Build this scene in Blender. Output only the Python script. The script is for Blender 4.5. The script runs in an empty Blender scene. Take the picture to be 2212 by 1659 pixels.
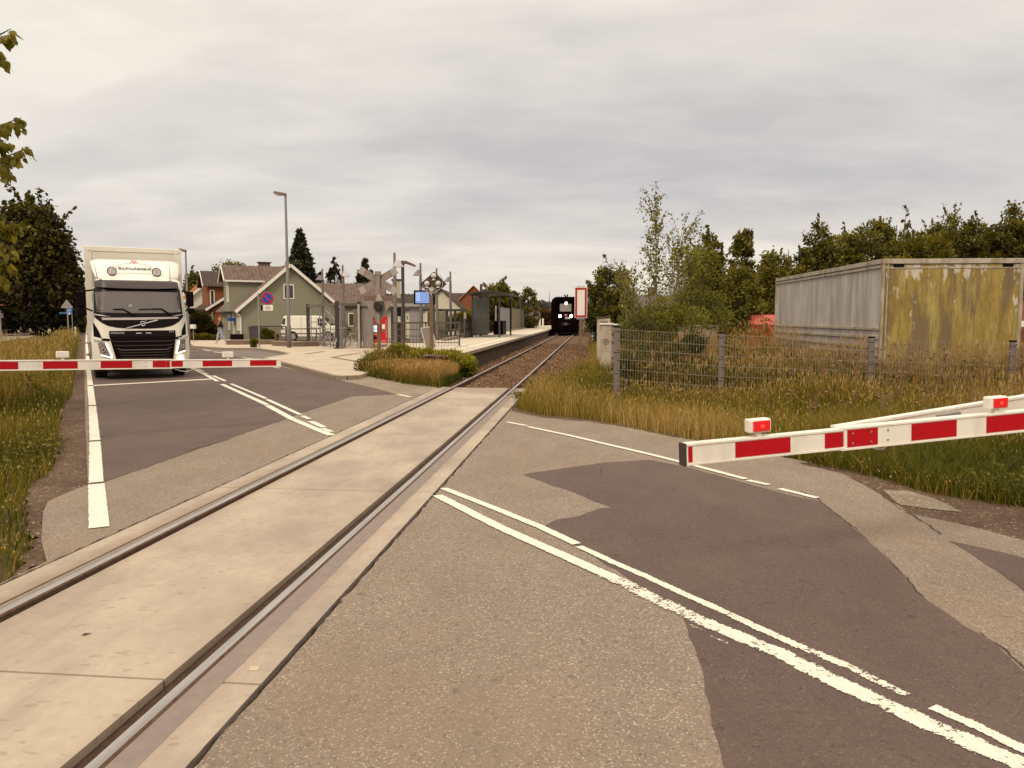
import bpy, math, random
import numpy as np
from mathutils import Vector, Matrix
R = math.radians
scene = bpy.context.scene
COL = scene.collection
random.seed(7); RNG = np.random.default_rng(7)

# ------------------------------------------------------------------ camera
F, CX, CY, YH, H = 1661.2, 1106.0, 829.5, 686.6, 1.7
PITCH = math.atan((CY - YH) / F)
cam = bpy.data.objects.new('camera', bpy.data.cameras.new('camera')); COL.objects.link(cam)
cam.location = (0, 0, H); cam.rotation_euler = (math.pi/2 - PITCH, 0, 0)
cam.data.sensor_width = 36; cam.data.lens = 36 * F / 2212.0
cam.data.clip_start = 0.05; cam.data.clip_end = 6000
scene.camera = cam

# ------------------------------------------------------------------ world and sun
SUN_EL, SUN_AZ = 42.0, 200.0     # azimuth clockwise from +Y : behind, slightly left
w = bpy.data.worlds.new('World'); scene.world = w; w.use_nodes = True
nt = w.node_tree; nt.nodes.clear(); N = nt.nodes.new; L = nt.links.new
out = N('ShaderNodeOutputWorld'); bg = N('ShaderNodeBackground'); L(bg.outputs[0], out.inputs[0])
bg.inputs[1].default_value = 0.1
sky = N('ShaderNodeTexSky'); sky.sky_type = 'NISHITA'; sky.sun_disc = False
sky.sun_elevation = R(SUN_EL); sky.sun_rotation = R(SUN_AZ); sky.air_density = 1; sky.dust_density = 3
tc = N('ShaderNodeTexCoord'); sx = N('ShaderNodeSeparateXYZ'); L(tc.outputs['Generated'], sx.inputs[0])
def wm(op, a, b=None, clamp=False):
    n = N('ShaderNodeMath'); n.operation = op; n.use_clamp = clamp
    for i, v in enumerate((a, b)):
        if v is None: continue
        if isinstance(v, (int, float)): n.inputs[i].default_value = v
        else: L(v, n.inputs[i])
    return n.outputs[0]
zc = wm('ADD', wm('MAXIMUM', sx.outputs[2], 0.0), 0.19)
px_ = wm('DIVIDE', sx.outputs[0], zc); py_ = wm('DIVIDE', sx.outputs[1], zc)
cb = N('ShaderNodeCombineXYZ'); L(px_, cb.inputs[0]); L(py_, cb.inputs[1])
def wnoise(scale, detail, rough, off, sxy=(1, 1)):
    mp = N('ShaderNodeMapping'); mp.inputs['Location'].default_value = (off, off*.7, 0)
    mp.inputs['Scale'].default_value = (sxy[0], sxy[1], 1); L(cb.outputs[0], mp.inputs[0])
    n = N('ShaderNodeTexNoise'); n.inputs['Scale'].default_value = scale; n.inputs['Detail'].default_value = detail
    n.inputs['Roughness'].default_value = rough; n.inputs['Distortion'].default_value = .2; L(mp.outputs[0], n.inputs[0]); return n.outputs[0]
def wramp(f, stops):
    r = N('ShaderNodeValToRGB'); L(f, r.inputs[0]); e = r.color_ramp.elements
    while len(e) < len(stops): e.new(0.5)
    for i, (p_, c) in enumerate(stops): e[i].position = p_; e[i].color = (*c, 1)
    return r.outputs[0]
def wmix(fac, a, b, mode='MIX'):
    m = N('ShaderNodeMixRGB'); m.blend_type = mode
    for i, v in enumerate((fac, a, b)):
        if isinstance(v, (int, float)): m.inputs[i].default_value = v
        elif isinstance(v, tuple): m.inputs[i].default_value = (*v, 1)
        else: L(v, m.inputs[i])
    return m.outputs[0]
big = wnoise(0.70, 4, .50, 3.1, (.75, 1.2)); med = wnoise(2.3, 9, .58, 8.4, (.8, 1.3)); wid = wnoise(.20, 2, .5, 1.3)
f1 = wm('ADD', wm('MULTIPLY', big, .50), wm('ADD', wm('MULTIPLY', med, .33), wm('MULTIPLY', wid, .20)))
clouds = wramp(f1, [(.39, (4.85, 4.62, 4.52)), (.465, (5.6, 5.32, 5.05)), (.53, (6.3, 5.95, 5.45)), (.61, (7.4, 6.95, 6.15))])
zen = wramp(sx.outputs[2], [(0.0, (1.10, 1.05, .98)), (.07, (1.0, .99, .98)), (.16, (.93, .94, .97)), (.34, (1.09, 1.08, 1.05)), (.5, (1.6, 1.56, 1.46)), (1.0, (2.75, 2.65, 2.45))])
clouds = wmix(1.0, clouds, zen, 'MULTIPLY')
L(wmix(.95, sky.outputs[0], clouds), bg.inputs[0])
sun = bpy.data.objects.new('sun', bpy.data.lights.new('sun', 'SUN')); COL.objects.link(sun)
sun.data.energy = 1.5; sun.data.angle = R(12); sun.data.color = (1, .87, .70)
a_ = R(SUN_AZ); d_ = Vector((math.sin(a_)*math.cos(R(SUN_EL)), math.cos(a_)*math.cos(R(SUN_EL)), math.sin(R(SUN_EL))))
sun.rotation_euler = d_.to_track_quat('Z', 'Y').to_euler()
scene.view_settings.view_transform = 'Standard'; scene.view_settings.look = 'None'
scene.view_settings.exposure = 0.31; scene.view_settings.gamma = 1.0
scene.cycles.max_bounces = 6; scene.cycles.transparent_max_bounces = 12
scene.cycles.use_denoising = True

# ------------------------------------------------------------------ photo geometry -> world
def ray(x, y):
    u, v = x - CX, y - CY
    return (u, F*math.cos(PITCH) - v*math.sin(PITCH), -v*math.cos(PITCH) - F*math.sin(PITCH))
def G(x, y, z=0.0):
    r = ray(x, y); t = (z - H) / r[2]; return (r[0]*t, r[1]*t)
def P(x, y, Y):
    r = ray(x, y); t = Y / r[1]; return (r[0]*t, Y, H + r[2]*t)
def ppm(Y): return F / (Y * math.cos(PITCH))
TA = R(5.92); TS, TC = math.sin(TA), math.cos(TA); T0 = (-2.1116, 5.04)
def TW(s, t): return (T0[0] + s*TC + t*TS, T0[1] - s*TS + t*TC)      # track coordinates -> world
def ST(X, Y):
    dx, dy = X - T0[0], Y - T0[1]; return (dx*TC - dy*TS, dx*TS + dy*TC)
def onrail(px, s, z=0.0):
    # point on the line s=const seen at picture column px
    best = None
    for t in np.arange(5, 140, .1):
        X, Y = TW(s, t); e = abs(CX + F*X/(Y*math.cos(PITCH) + 0*z) - px)
        if best is None or e < best[0]: best = (e, X, Y, t)
    return best[1:]

# ------------------------------------------------------------------ materials
MATS = {}
def nodes(name):
    m = bpy.data.materials.new(name); m.use_nodes = True; t = m.node_tree; t.nodes.clear()
    o = t.nodes.new('ShaderNodeOutputMaterial'); b = t.nodes.new('ShaderNodeBsdfPrincipled'); t.links.new(b.outputs[0], o.inputs[0])
    return m, t, b, o
class NT:
    def __init__(s, t): s.t = t
    def n(s, k, **kw):
        x = s.t.nodes.new(k)
        for a, v in kw.items(): setattr(x, a, v)
        return x
    def l(s, a, b): s.t.links.new(a, b)
    def put(s, inp, v):
        if isinstance(v, (int, float)): inp.default_value = v
        elif isinstance(v, tuple): inp.default_value = (*v, 1) if len(v) == 3 and inp.type == 'RGBA' else v
        else: s.l(v, inp)
    def coord(s, scale=(1, 1, 1), loc=(0, 0, 0), kind='Object', rot=(0, 0, 0)):
        c = s.n('ShaderNodeTexCoord'); m = s.n('ShaderNodeMapping'); m.inputs['Scale'].default_value = scale
        m.inputs['Location'].default_value = loc; m.inputs['Rotation'].default_value = rot; s.l(c.outputs[kind], m.inputs[0]); return m.outputs[0]
    def noise(s, scale, detail=4, rough=.5, co=None):
        x = s.n('ShaderNodeTexNoise'); x.inputs['Scale'].default_value = scale; x.inputs['Detail'].default_value = detail
        x.inputs['Roughness'].default_value = rough
        if co is not None: s.l(co, x.inputs[0])
        return x.outputs[0]
    def voro(s, scale, co=None, out='Color'):
        x = s.n('ShaderNodeTexVoronoi'); x.inputs['Scale'].default_value = scale
        if co is not None: s.l(co, x.inputs[0])
        return x.outputs[out]
    def ramp(s, f, stops, interp='LINEAR'):
        r = s.n('ShaderNodeValToRGB'); s.l(f, r.inputs[0]); r.color_ramp.interpolation = interp; e = r.color_ramp.elements
        while len(e) < len(stops): e.new(.5)
        for i, (p_, c) in enumerate(stops):
            e[i].position = p_; e[i].color = (*c, 1) if isinstance(c, tuple) else (c, c, c, 1)
        return r.outputs[0]
    def mix(s, fac, a, b, mode='MIX'):
        m = s.n('ShaderNodeMixRGB', blend_type=mode)
        for i, v in enumerate((fac, a, b)): s.put(m.inputs[i], v)
        return m.outputs[0]
    def math(s, op, a, b=0.0, clamp=False):
        m = s.n('ShaderNodeMath', operation=op, use_clamp=clamp); s.put(m.inputs[0], a); s.put(m.inputs[1], b); return m.outputs[0]
    def attr(s, name, out='Fac'):
        a = s.n('ShaderNodeAttribute', attribute_name=name); return a.outputs[out]
    def bump(s, h, strength, dist, bsdf):
        b = s.n('ShaderNodeBump'); b.inputs['Strength'].default_value = strength; b.inputs['Distance'].default_value = dist
        s.l(h, b.inputs['Height']); s.l(b.outputs[0], bsdf.inputs['Normal'])
    def sep(s, v):
        x = s.n('ShaderNodeSeparateXYZ'); s.l(v, x.inputs[0]); return x.outputs
def c3(c, k): return tuple(min(1, v*k) for v in c)
def M(name, col, rough=.7, var=.12, scale=6, metal=0, bump=0, dirt=None, dirtamt=.5, spec=.4, coat=0):
    if name in MATS: return MATS[name]
    m, t, b, o = nodes(name); q = NT(t); co = q.coord()
    nz = q.noise(scale, 5, .6, co)
    base = q.ramp(nz, [(.25, c3(col, 1-var)), (.75, c3(col, 1+var))])
    if dirt:
        d = q.noise(scale*.6, 6, .65, q.coord((1.6, 1.6, .5), (3, 1, 2)))
        base = q.mix(q.math('MULTIPLY', q.ramp(d, [(.45, 0.), (.72, 1.)]), dirtamt), base, dirt)
    q.l(base, b.inputs['Base Color']); b.inputs['Roughness'].default_value = rough; b.inputs['Metallic'].default_value = metal
    b.inputs['Specular IOR Level'].default_value = spec; b.inputs['Coat Weight'].default_value = coat
    if bump: q.bump(q.noise(scale*6, 4, .6, co), .5, bump, b)
    MATS[name] = m; return m
def EM(name, col, strength):
    m, t, b, o = nodes(name); b.inputs['Base Color'].default_value = (*col, 1)
    b.inputs['Emission Color'].default_value = (*col, 1); b.inputs['Emission Strength'].default_value = strength; MATS[name] = m; return m

def asphalt(name, base, light, dark, stain, fine=110, specks=.10, amt=.35):
    m, t, b, o = nodes(name); q = NT(t); co = q.coord()
    v = q.voro(fine, co); sp = q.sep(v)
    n1 = q.noise(fine*1.7, 3, .7, co)
    c = q.ramp(n1, [(.3, c3(base, .72)), (.7, c3(base, 1.28))])
    v2 = q.sep(q.voro(fine*.62, q.coord(loc=(5, 3, 1))))
    c = q.mix(q.ramp(v2[1], [(.0, .45), (.22, 0.)]), c, dark)
    c = q.mix(q.ramp(sp[0], [(1-specks-.04, 0.), (1-specks+.04, .75)]), c, light)
    big = q.noise(.55, 6, .6, q.coord((1, 1, 1), (2, 7, 0)))
    c = q.mix(q.math('MULTIPLY', q.ramp(big, [(.42, 0.), (.68, 1.)]), amt), c, stain)
    sm = q.noise(9, 4, .7, co)
    c = q.mix(q.ramp(sm, [(.60, 0.), (.70, .45)]), c, c3(dark, 1.2)); s2 = q.noise(26, 3, .6, q.coord((1, .6, 1), (9, 1, 2), rot=(0, 0, .6))); c = q.mix(q.ramp(s2, [(.66, 0.), (.72, .5)]), c, c3(dark, 1.0))
    mid = q.noise(2.3, 5, .6, q.coord((1, .5, 1), rot=(0, 0, .55)))
    c = q.mix(q.ramp(mid, [(.35, .28), (.6, 0.)]), c, c3(base, .55))
    q.l(c, b.inputs['Base Color']); b.inputs['Roughness'].default_value = .86; b.inputs['Specular IOR Level'].default_value = .35
    q.bump(q.math('ADD', n1, q.voro(fine, co, 'Distance')), .6, .004, b)
    MATS[name] = m; return m
LIGHT_ASPH = asphalt('pale asphalt', (.222, .168, .126), (.52, .44, .34), (.045, .030, .022), (.24, .160, .100), 130, .085, .42)
DARK_ASPH = asphalt('dark asphalt', (.106, .070, .058), (.26, .19, .155), (.024, .014, .012), (.145, .100, .072), 150, .03, .4)
MID_ASPH = asphalt('worn asphalt', (.16, .125, .105), (.36, .32, .27), (.045, .032, .026), (.2, .15, .10), 90, .05)

def dirt_mat(name, a, b_, c_, scale=30, specks=.05):
    m, t, b, o = nodes(name); q = NT(t); co = q.coord()
    c = q.ramp(q.noise(scale, 6, .7, co), [(.3, a), (.5, b_), (.72, c_)])
    c = q.mix(q.ramp(q.noise(1.3, 5, .6, co), [(.4, .55), (.65, 0.)]), c, c3(a, .75))
    v = q.sep(q.voro(55, co)); c = q.mix(q.ramp(v[0], [(1-specks-.03, 0.), (1-specks+.03, .8)]), c, (.45, .38, .30))
    q.l(c, b.inputs['Base Color']); b.inputs['Roughness'].default_value = .95; b.inputs['Specular IOR Level'].default_value = .15
    q.bump(q.noise(scale, 6, .7, co), .8, .03, b); MATS[name] = m; return m
DIRT = dirt_mat('verge dirt', (.075, .042, .025), (.15, .095, .060), (.24, .17, .115), 30, .02)
GRAVEL = dirt_mat('pale gravel', (.22, .165, .115), (.30, .24, .175), (.40, .33, .25), 40, .1)
GROUND = dirt_mat('dry field ground', (.05, .036, .012), (.095, .068, .024), (.15, .105, .05), 4, .0)
BALLAST = dirt_mat('rusty ballast', (.052, .022, .008), (.125, .060, .026), (.22, .125, .066), 26, .06)

def concrete(name, base, stain, dark, seam_rust=True):
    m, t, b, o = nodes(name); q = NT(t); co = q.coord()
    c = q.ramp(q.noise(14, 6, .7, co), [(.25, c3(base, .9)), (.75, c3(base, 1.08))])
    big = q.noise(.8, 6, .62, q.coord((1, .7, 1), (4.2, 1.1, 0), rot=(0, 0, .6)))
    c = q.mix(q.ramp(big, [(.40, 0.), (.60, .85)]), c, stain); c = q.mix(q.ramp(q.noise(1.9, 6, .7, q.coord((1.6, .25, 1), (8, 3, 1), rot=(0, 0, -.52))), [(.52, 0.), (.70, .40)]), c, (.24, .18, .14))
    c = q.mix(q.ramp(q.noise(30, 3, .6, q.coord((1, 2.2, 1), rot=(0, 0, .5))), [(.66, 0.), (.72, .40)]), c, dark)
    v = q.sep(q.voro(22, q.coord((1, 2, 1), rot=(0, 0, .5)))); c = q.mix(q.ramp(v[0], [(.95, 0.), (.985, .30)]), c, dark)
    if seam_rust:   # rust stain rubbed off beside the rails
        s = q.attr('rust'); nn = q.noise(3.5, 5, .6, co)
        c = q.mix(q.math('MULTIPLY', q.math('MULTIPLY', s, nn), 1.3, True), c, (.215, .125, .075))
    q.l(c, b.inputs['Base Color']); b.inputs['Roughness'].default_value = .8; b.inputs['Specular IOR Level'].default_value = .3
    q.bump(q.noise(60, 5, .7, co), .4, .003, b); MATS[name] = m; return m
SLAB = concrete('crossing concrete', (.415, .335, .252), (.275, .215, .17), (.15, .105, .078))
PAVE = M('pale paving', (.46, .37, .27), .85, .09, 1.2, dirt=(.33, .25, .18), dirtamt=.5)
PLATTOP = M('platform paving', (.50, .42, .32), .85, .10, 1.5, dirt=(.36, .29, .21), dirtamt=.6)

def paint_mat():
    m, t, b, o = nodes('road paint'); q = NT(t); co = q.coord()
    col = q.ramp(q.noise(25, 5, .7, co), [(.3, (.55, .48, .38)), (.65, (.76, .70, .58))])
    q.l(col, b.inputs['Base Color']); b.inputs['Roughness'].default_value = .7
    tr = q.n('ShaderNodeBsdfTransparent'); mx = q.n('ShaderNodeMixShader')
    nz = q.ramp(q.math('ADD', q.math('MULTIPLY', q.noise(48, 5, .75, co), .7), q.math('MULTIPLY', q.noise(6, 4, .6, q.coord(loc=(3, 3, 3))), .3)), [(.36, 0.), (.64, 1.)])
    e = q.attr('edge')      # 0 at the line's border, 1 inside
    wr = q.attr('wear')
    keep = q.math('SUBTRACT', e, q.math('MULTIPLY', nz, q.math('ADD', .32, q.math('MULTIPLY', wr, 1.9))))
    q.l(q.ramp(keep, [(.0, 0.), (.06, 1.)]), mx.inputs[0]); q.l(tr.outputs[0], mx.inputs[1]); q.l(b.outputs[0], mx.inputs[2]); q.l(mx.outputs[0], o.inputs[0])
    MATS['road paint'] = m; return m
PAINT = paint_mat()

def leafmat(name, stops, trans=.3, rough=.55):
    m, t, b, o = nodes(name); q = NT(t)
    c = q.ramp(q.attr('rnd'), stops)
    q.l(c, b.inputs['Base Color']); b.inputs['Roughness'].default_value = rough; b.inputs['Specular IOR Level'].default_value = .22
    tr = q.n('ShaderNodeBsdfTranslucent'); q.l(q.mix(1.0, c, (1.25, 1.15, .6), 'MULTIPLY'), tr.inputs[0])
    mx = q.n('ShaderNodeMixShader'); mx.inputs[0].default_value = trans; q.l(b.outputs[0], mx.inputs[1]); q.l(tr.outputs[0], mx.inputs[2]); q.l(mx.outputs[0], o.inputs[0])
    MATS[name] = m; return m
GRASS = leafmat('verge grass', [(0, (.034, .040, .004)), (.25, (.085, .090, .007)), (.48, (.165, .140, .013)), (.68, (.26, .175, .028)), (.85, (.36, .22, .06)), (1, (.50, .36, .16))], .38)
DRYGRASS = leafmat('dry tall grass', [(0, (.055, .048, .007)), (.3, (.135, .095, .016)), (.6, (.27, .155, .036)), (.82, (.37, .21, .07)), (1, (.50, .34, .15))], .34)
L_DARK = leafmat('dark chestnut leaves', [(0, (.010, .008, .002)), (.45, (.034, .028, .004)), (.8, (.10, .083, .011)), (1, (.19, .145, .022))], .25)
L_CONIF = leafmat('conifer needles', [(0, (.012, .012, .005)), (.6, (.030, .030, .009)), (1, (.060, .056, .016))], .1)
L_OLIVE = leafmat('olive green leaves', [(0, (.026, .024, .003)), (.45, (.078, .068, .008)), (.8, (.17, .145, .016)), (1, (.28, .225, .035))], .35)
L_BRIGHT = leafmat('yellow green leaves', [(0, (.05, .048, .006)), (.5, (.12, .108, .012)), (1, (.23, .19, .028))], .35)
L_BIRCH = leafmat('birch leaves', [(0, (.045, .045, .006)), (.5, (.15, .14, .016)), (1, (.33, .30, .05))], .42)
L_JUN = leafmat('juniper needles', [(0, (.05, .05, .004)), (.5, (.18, .17, .012)), (1, (.33, .30, .035))], .35)
L_FAR = leafmat('far wood leaves', [(0, (.05, .046, .042)), (1, (.10, .09, .075))], .1)
BARK = M('bark', (.075, .048, .030), .9, .3, 8, bump=.01)
BIRCHBARK = M('birch bark', (.20, .14, .09), .8, .3, 8)

WHITE = M('truck white paint', (.74, .69, .58), .32, .03, 2, spec=.5, coat=.4)
BODYWHITE = M('cargo body white', (.64, .59, .50), .45, .05, 1.2, dirt=(.5, .42, .33), dirtamt=.3)
BLACK = M('black plastic', (.0055, .002, .0018), .6, .2, 8, spec=.08)
BLACKG = M('gloss black', (.006, .0025, .0025), .35, .1, 4, spec=.16)
VISOR = M('smoked visor', (.055, .038, .034), .3, .1, 3)
RUBBER = M('tyre rubber', (.016, .011, .010), .85, .2, 12)
CHROME = M('brushed chrome', (.62, .58, .54), .25, .05, 3, metal=.9)
STEEL = M('galvanised steel', (.30, .27, .26), .5, .15, 9, metal=.35)
GREYPOLE = M('grey painted pole', (.15, .125, .12), .5, .12, 6)
DARKPOLE = M('dark painted pole', (.035, .028, .024), .5, .15, 6)
RUSTPOLE = M('weathered brown pole', (.15, .09, .045), .8, .3, 10, dirt=(.22, .16, .10))
GREYBACK = M('sign back grey', (.26, .205, .175), .6, .14, 7, dirt=(.17, .12, .09))
REDREF = M('reflective red', (.42, .003, .008), .5, .06, 10, spec=.2)
BOOMWHITE = M('boom white', (.76, .70, .60), .5, .05, 5, dirt=(.46, .38, .29), dirtamt=.45)
SIGNWHITE = M('sign white', (.74, .70, .62), .5, .04, 4)
LENS_RED = EM('lit red lens', (.50, .004, .004), .45)
LAMPWARM = EM('lit warm lamp', (1, .86, .58), 6)
DRL = EM('lit daylight strip', (1, .93, .80), 1.6)
GLASSDK = M('dark window glass', (.045, .038, .035), .12, .1, 2, spec=.6)
WSCREEN = M('windscreen glass', (.115, .092, .082), .10, .10, 3, spec=.7)

# ------------------------------------------------------------------ mesh builder
class MB:
    def __init__(s): s.v = []; s.f = []; s.m = []
    def add(s, verts, faces, mi=0, mt=None):
        o = len(s.v)
        s.v += [tuple(mt @ Vector(v)) if mt is not None else tuple(v) for v in verts]
        s.f += [tuple(i + o for i in f) for f in faces]; s.m += [mi]*len(faces); return s
    def box(s, x0, x1, y0, y1, z0, z1, mi=0, mt=None):
        return s.add([(x0,y0,z0),(x1,y0,z0),(x1,y1,z0),(x0,y1,z0),(x0,y0,z1),(x1,y0,z1),(x1,y1,z1),(x0,y1,z1)],
            [(0,3,2,1),(4,5,6,7),(0,1,5,4),(1,2,6,5),(2,3,7,6),(3,0,4,7)], mi, mt)
    def beam(s, a, b, w_, h_, mi=0, up=(0,0,1)):
        a, b = Vector(a), Vector(b); d = (b-a).normalized(); u = Vector(up)
        if abs(d.dot(u)) > .95: u = Vector((0,1,0))
        x = d.cross(u).normalized(); y = x.cross(d)
        vs = [p_ + x*sx_*w_/2 + y*sy_*h_/2 for p_ in (a, b) for sx_, sy_ in ((-1,-1),(1,-1),(1,1),(-1,1))]
        return s.add(vs, [(3,2,1,0),(4,5,6,7),(0,1,5,4),(1,2,6,5),(2,3,7,6),(3,0,4,7)], mi)
    def tube(s, pts, rad, n=8, mi=0, caps=True):
        pts = [Vector(p_) for p_ in pts]; r = rad if hasattr(rad, '__len__') else [rad]*len(pts)
        ref = None; rings = []; vs = []
        for i, p_ in enumerate(pts):
            d = (pts[min(i+1, len(pts)-1)] - pts[max(i-1, 0)]).normalized()
            if ref is None:
                ref = Vector((0,0,1)) if abs(d.z) < .9 else Vector((1,0,0))
                ref = (ref - d*ref.dot(d)).normalized()
            ref = (ref - d*ref.dot(d)).normalized(); b = d.cross(ref)
            for k in range(n):
                an = 2*math.pi*k/n; vs.append(p_ + (ref*math.cos(an) + b*math.sin(an))*r[i])
        fs = [(i*n+k, i*n+(k+1)%n, (i+1)*n+(k+1)%n, (i+1)*n+k) for i in range(len(pts)-1) for k in range(n)]
        if caps: fs += [tuple(range(n))[::-1], tuple((len(pts)-1)*n+k for k in range(n))]
        return s.add(vs, fs, mi)
    def disc(s, c, ax, r, h_, n=20, mi=0, r2=None):
        c, ax = Vector(c), Vector(ax).normalized()
        return s.tube([c - ax*h_/2, c + ax*h_/2], [r, r if r2 is None else r2], n, mi)
    def prism(s, poly, y0, y1, mi=0, mt=None):   # poly in x,z ; extruded along y
        n = len(poly); vs = [(x, y0, z) for x, z in poly] + [(x, y1, z) for x, z in poly]
        fs = [tuple(range(n)), tuple(range(2*n-1, n-1, -1))] + [(i, i+n, (i+1)%n+n, (i+1)%n) for i in range(n)]
        return s.add(vs, fs, mi, mt)
    def flat(s, poly, z0, z1, mi=0):             # poly in x,y ; extruded up
        n = len(poly); vs = [(x, y, z0) for x, y in poly] + [(x, y, z1) for x, y in poly]
        fs = [tuple(range(n-1, -1, -1)), tuple(range(n, 2*n))] + [(i, (i+1)%n, (i+1)%n+n, i+n) for i in range(n)]
        return s.add(vs, fs, mi)
    def ring(s, c, ax, R_, r_, n=24, m_=8, mi=0):
        c, ax = Vector(c), Vector(ax).normalized(); u = ax.orthogonal().normalized(); v = ax.cross(u); vs = []
        for i in range(n):
            a = 2*math.pi*i/n; d = u*math.cos(a) + v*math.sin(a)
            for k in range(m_):
                b = 2*math.pi*k/m_; vs.append(c + d*(R_ + r_*math.cos(b)) + ax*r_*math.sin(b))
        return s.add(vs, [(i*m_+k, ((i+1)%n)*m_+k, ((i+1)%n)*m_+(k+1)%m_, i*m_+(k+1)%m_) for i in range(n) for k in range(m_)], mi)
    def build(s, name, mats, parent=None, loc=None, rot=None, bevel=0, smooth=False, seg=2):
        me = bpy.data.meshes.new(name); me.from_pydata(s.v, [], s.f)
        if not isinstance(mats, (list, tuple)): mats = [mats]
        for m_ in mats: me.materials.append(m_)
        if len(mats) > 1: me.polygons.foreach_set('material_index', s.m)
        if smooth: me.polygons.foreach_set('use_smooth', [True]*len(me.polygons))
        me.update()
        import bmesh
        bm = bmesh.new(); bm.from_mesh(me); bmesh.ops.recalc_face_normals(bm, faces=bm.faces); bm.to_mesh(me); bm.free()
        o = bpy.data.objects.new(name, me); COL.objects.link(o)
        if parent: o.parent = parent
        if loc: o.location = loc
        if rot is not None: o.rotation_euler = rot
        if bevel:
            b = o.modifiers.new('bevel', 'BEVEL'); b.width = bevel; b.segments = seg; b.limit_method = 'ANGLE'
        return o
def tag(o, label=None, cat=None, group=None, kind=None):
    if label: o['label'] = label
    if cat: o['category'] = cat
    if group: o['group'] = group
    if kind: o['kind'] = kind
    return o
def thing(name, label, cat, loc=(0,0,0), rz=0, group=None):
    o = bpy.data.objects.new(name, None); COL.objects.link(o); o.location = loc; o.rotation_euler = (0, 0, rz)
    o.empty_display_size = .2; return tag(o, label, cat, group)
def copy_tree(o, parent=None):
    c = o.copy(); COL.objects.link(c)
    if parent: c.parent = parent
    for ch in o.children: copy_tree(ch, c)
    return c
def text(s, size, parent, loc, rot, mat, name='lettering', sxy=(1, 1), ext=.002, align='CENTER', bold=0):
    cu = bpy.data.curves.new(name, 'FONT'); cu.body = s; cu.size = size; cu.align_x = align; cu.align_y = 'CENTER'; cu.extrude = ext; cu.offset = bold
    cu.resolution_u = 3
    to = bpy.data.objects.new(name+'_tmp', cu); COL.objects.link(to); bpy.context.view_layer.update()
    me = bpy.data.meshes.new_from_object(to.evaluated_get(bpy.context.evaluated_depsgraph_get()))
    bpy.data.objects.remove(to); me.materials.clear(); me.materials.append(mat)
    o = bpy.data.objects.new(name, me); COL.objects.link(o); o.parent = parent; o.location = loc; o.rotation_euler = rot; o.scale = (sxy[0], sxy[1], 1)
    return o
def npmesh(name, V, Fc, mat, attrs=None, parent=None, nside=None):
    # V (n,3), Fc (m,k) same-length faces ; attrs: {name: per-vertex float array}
    me = bpy.data.meshes.new(name); V = np.asarray(V, np.float32); k = Fc.shape[1]
    me.vertices.add(len(V)); me.vertices.foreach_set('co', V.ravel())
    me.loops.add(Fc.size); me.loops.foreach_set('vertex_index', Fc.astype(np.int32).ravel())
    me.polygons.add(len(Fc)); me.polygons.foreach_set('loop_start', np.arange(0, Fc.size, k, dtype=np.int32))
    me.polygons.foreach_set('loop_total', np.full(len(Fc), k, np.int32))
    me.polygons.foreach_set('use_smooth', np.zeros(len(Fc), bool)); me.update(calc_edges=True)
    for a, arr in (attrs or {}).items():
        at = me.attributes.new(a, 'FLOAT', 'POINT'); at.data.foreach_set('value', np.asarray(arr, np.float32))
    me.materials.append(mat); o = bpy.data.objects.new(name, me); COL.objects.link(o)
    if parent: o.parent = parent
    return o

# ------------------------------------------------------------------ ground
def ground():
    ss = np.concatenate([[-1500, -600, -250, -120, -70], np.arange(-40, -7, 3), [-6, -5.2, -4.4, -3.6, -3.0, -2.6, -2.2, -1.9, -1.5, 0, 1.5, 1.9, 2.3, 2.8, 3.4, 4, 5], np.arange(6, 40, 3), [60, 110, 250, 600, 1500]])
    tt = np.concatenate([[-300, -60, -25, -12], np.arange(-10, 13, 2), [13.0, 13.8, 14.6, 16], np.arange(18, 120, 6), [140, 200, 320, 600, 1200, 2600]])
    V = []; 
    for t in tt:
        for s in ss:
            X, Y = TW(s, t); z = -.05
            if t > 13.5 or t < -7:
                a = abs(s)
                dip = 0 if a > 3.0 else (.5 if a < 2.2 else .5*(3.0-a)/.8)
                z -= dip * (1 if t >= 14.6 or t < -7 else max(0, (t-13.5)/1.1))
            elif abs(s) < 1.2: z -= .35
            V.append((X, Y, z))
    n = len(ss); Fc = np.array([(i*n+j, i*n+j+1, (i+1)*n+j+1, (i+1)*n+j) for i in range(len(tt)-1) for j in range(n-1)])
    o = npmesh('ground', V, Fc, GROUND); tag(o, kind='structure')
ground()
def densify(pts, step_px=0):
    return pts
def sheet(name, pix, z, mat, world=None, jag=0.0, seed=1, th=.05):
    pts = world or [G(x, y, z) for x, y in pix]
    if jag:
        rg = random.Random(seed); o2 = []
        for i in range(len(pts)):
            a, b = Vector(pts[i]), Vector(pts[(i+1) % len(pts)]); L_ = (b-a).length; n = min(60, max(1, int(L_/.12)))
            for k in range(n):
                q_ = a.lerp(b, k/n); jj = jag if k else 0
                o2.append((q_.x + rg.uniform(-jj, jj), q_.y + rg.uniform(-jj, jj)))
        pts = o2
    mb = MB(); n = len(pts)
    mb.add([(x, y, z) for x, y in pts], [tuple(range(n))])
    if th: mb.add([(x, y, z) for x, y in pts] + [(x, y, z-th) for x, y in pts], [(i, (i+1)%n, (i+1)%n+n, i+n) for i in range(n)])
    me = bpy.data.meshes.new(name); me.from_pydata(mb.v, [], mb.f); me.materials.append(mat)
    o = bpy.data.objects.new(name, me); COL.objects.link(o); tag(o, kind='structure')
    if me.polygons[0].normal.z < 0: me.flip_normals()
    return o
def ln(a, b, n=6): return [(a[0]+(b[0]-a[0])*i/n, a[1]+(b[1]-a[1])*i/n) for i in range(n)]
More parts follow.
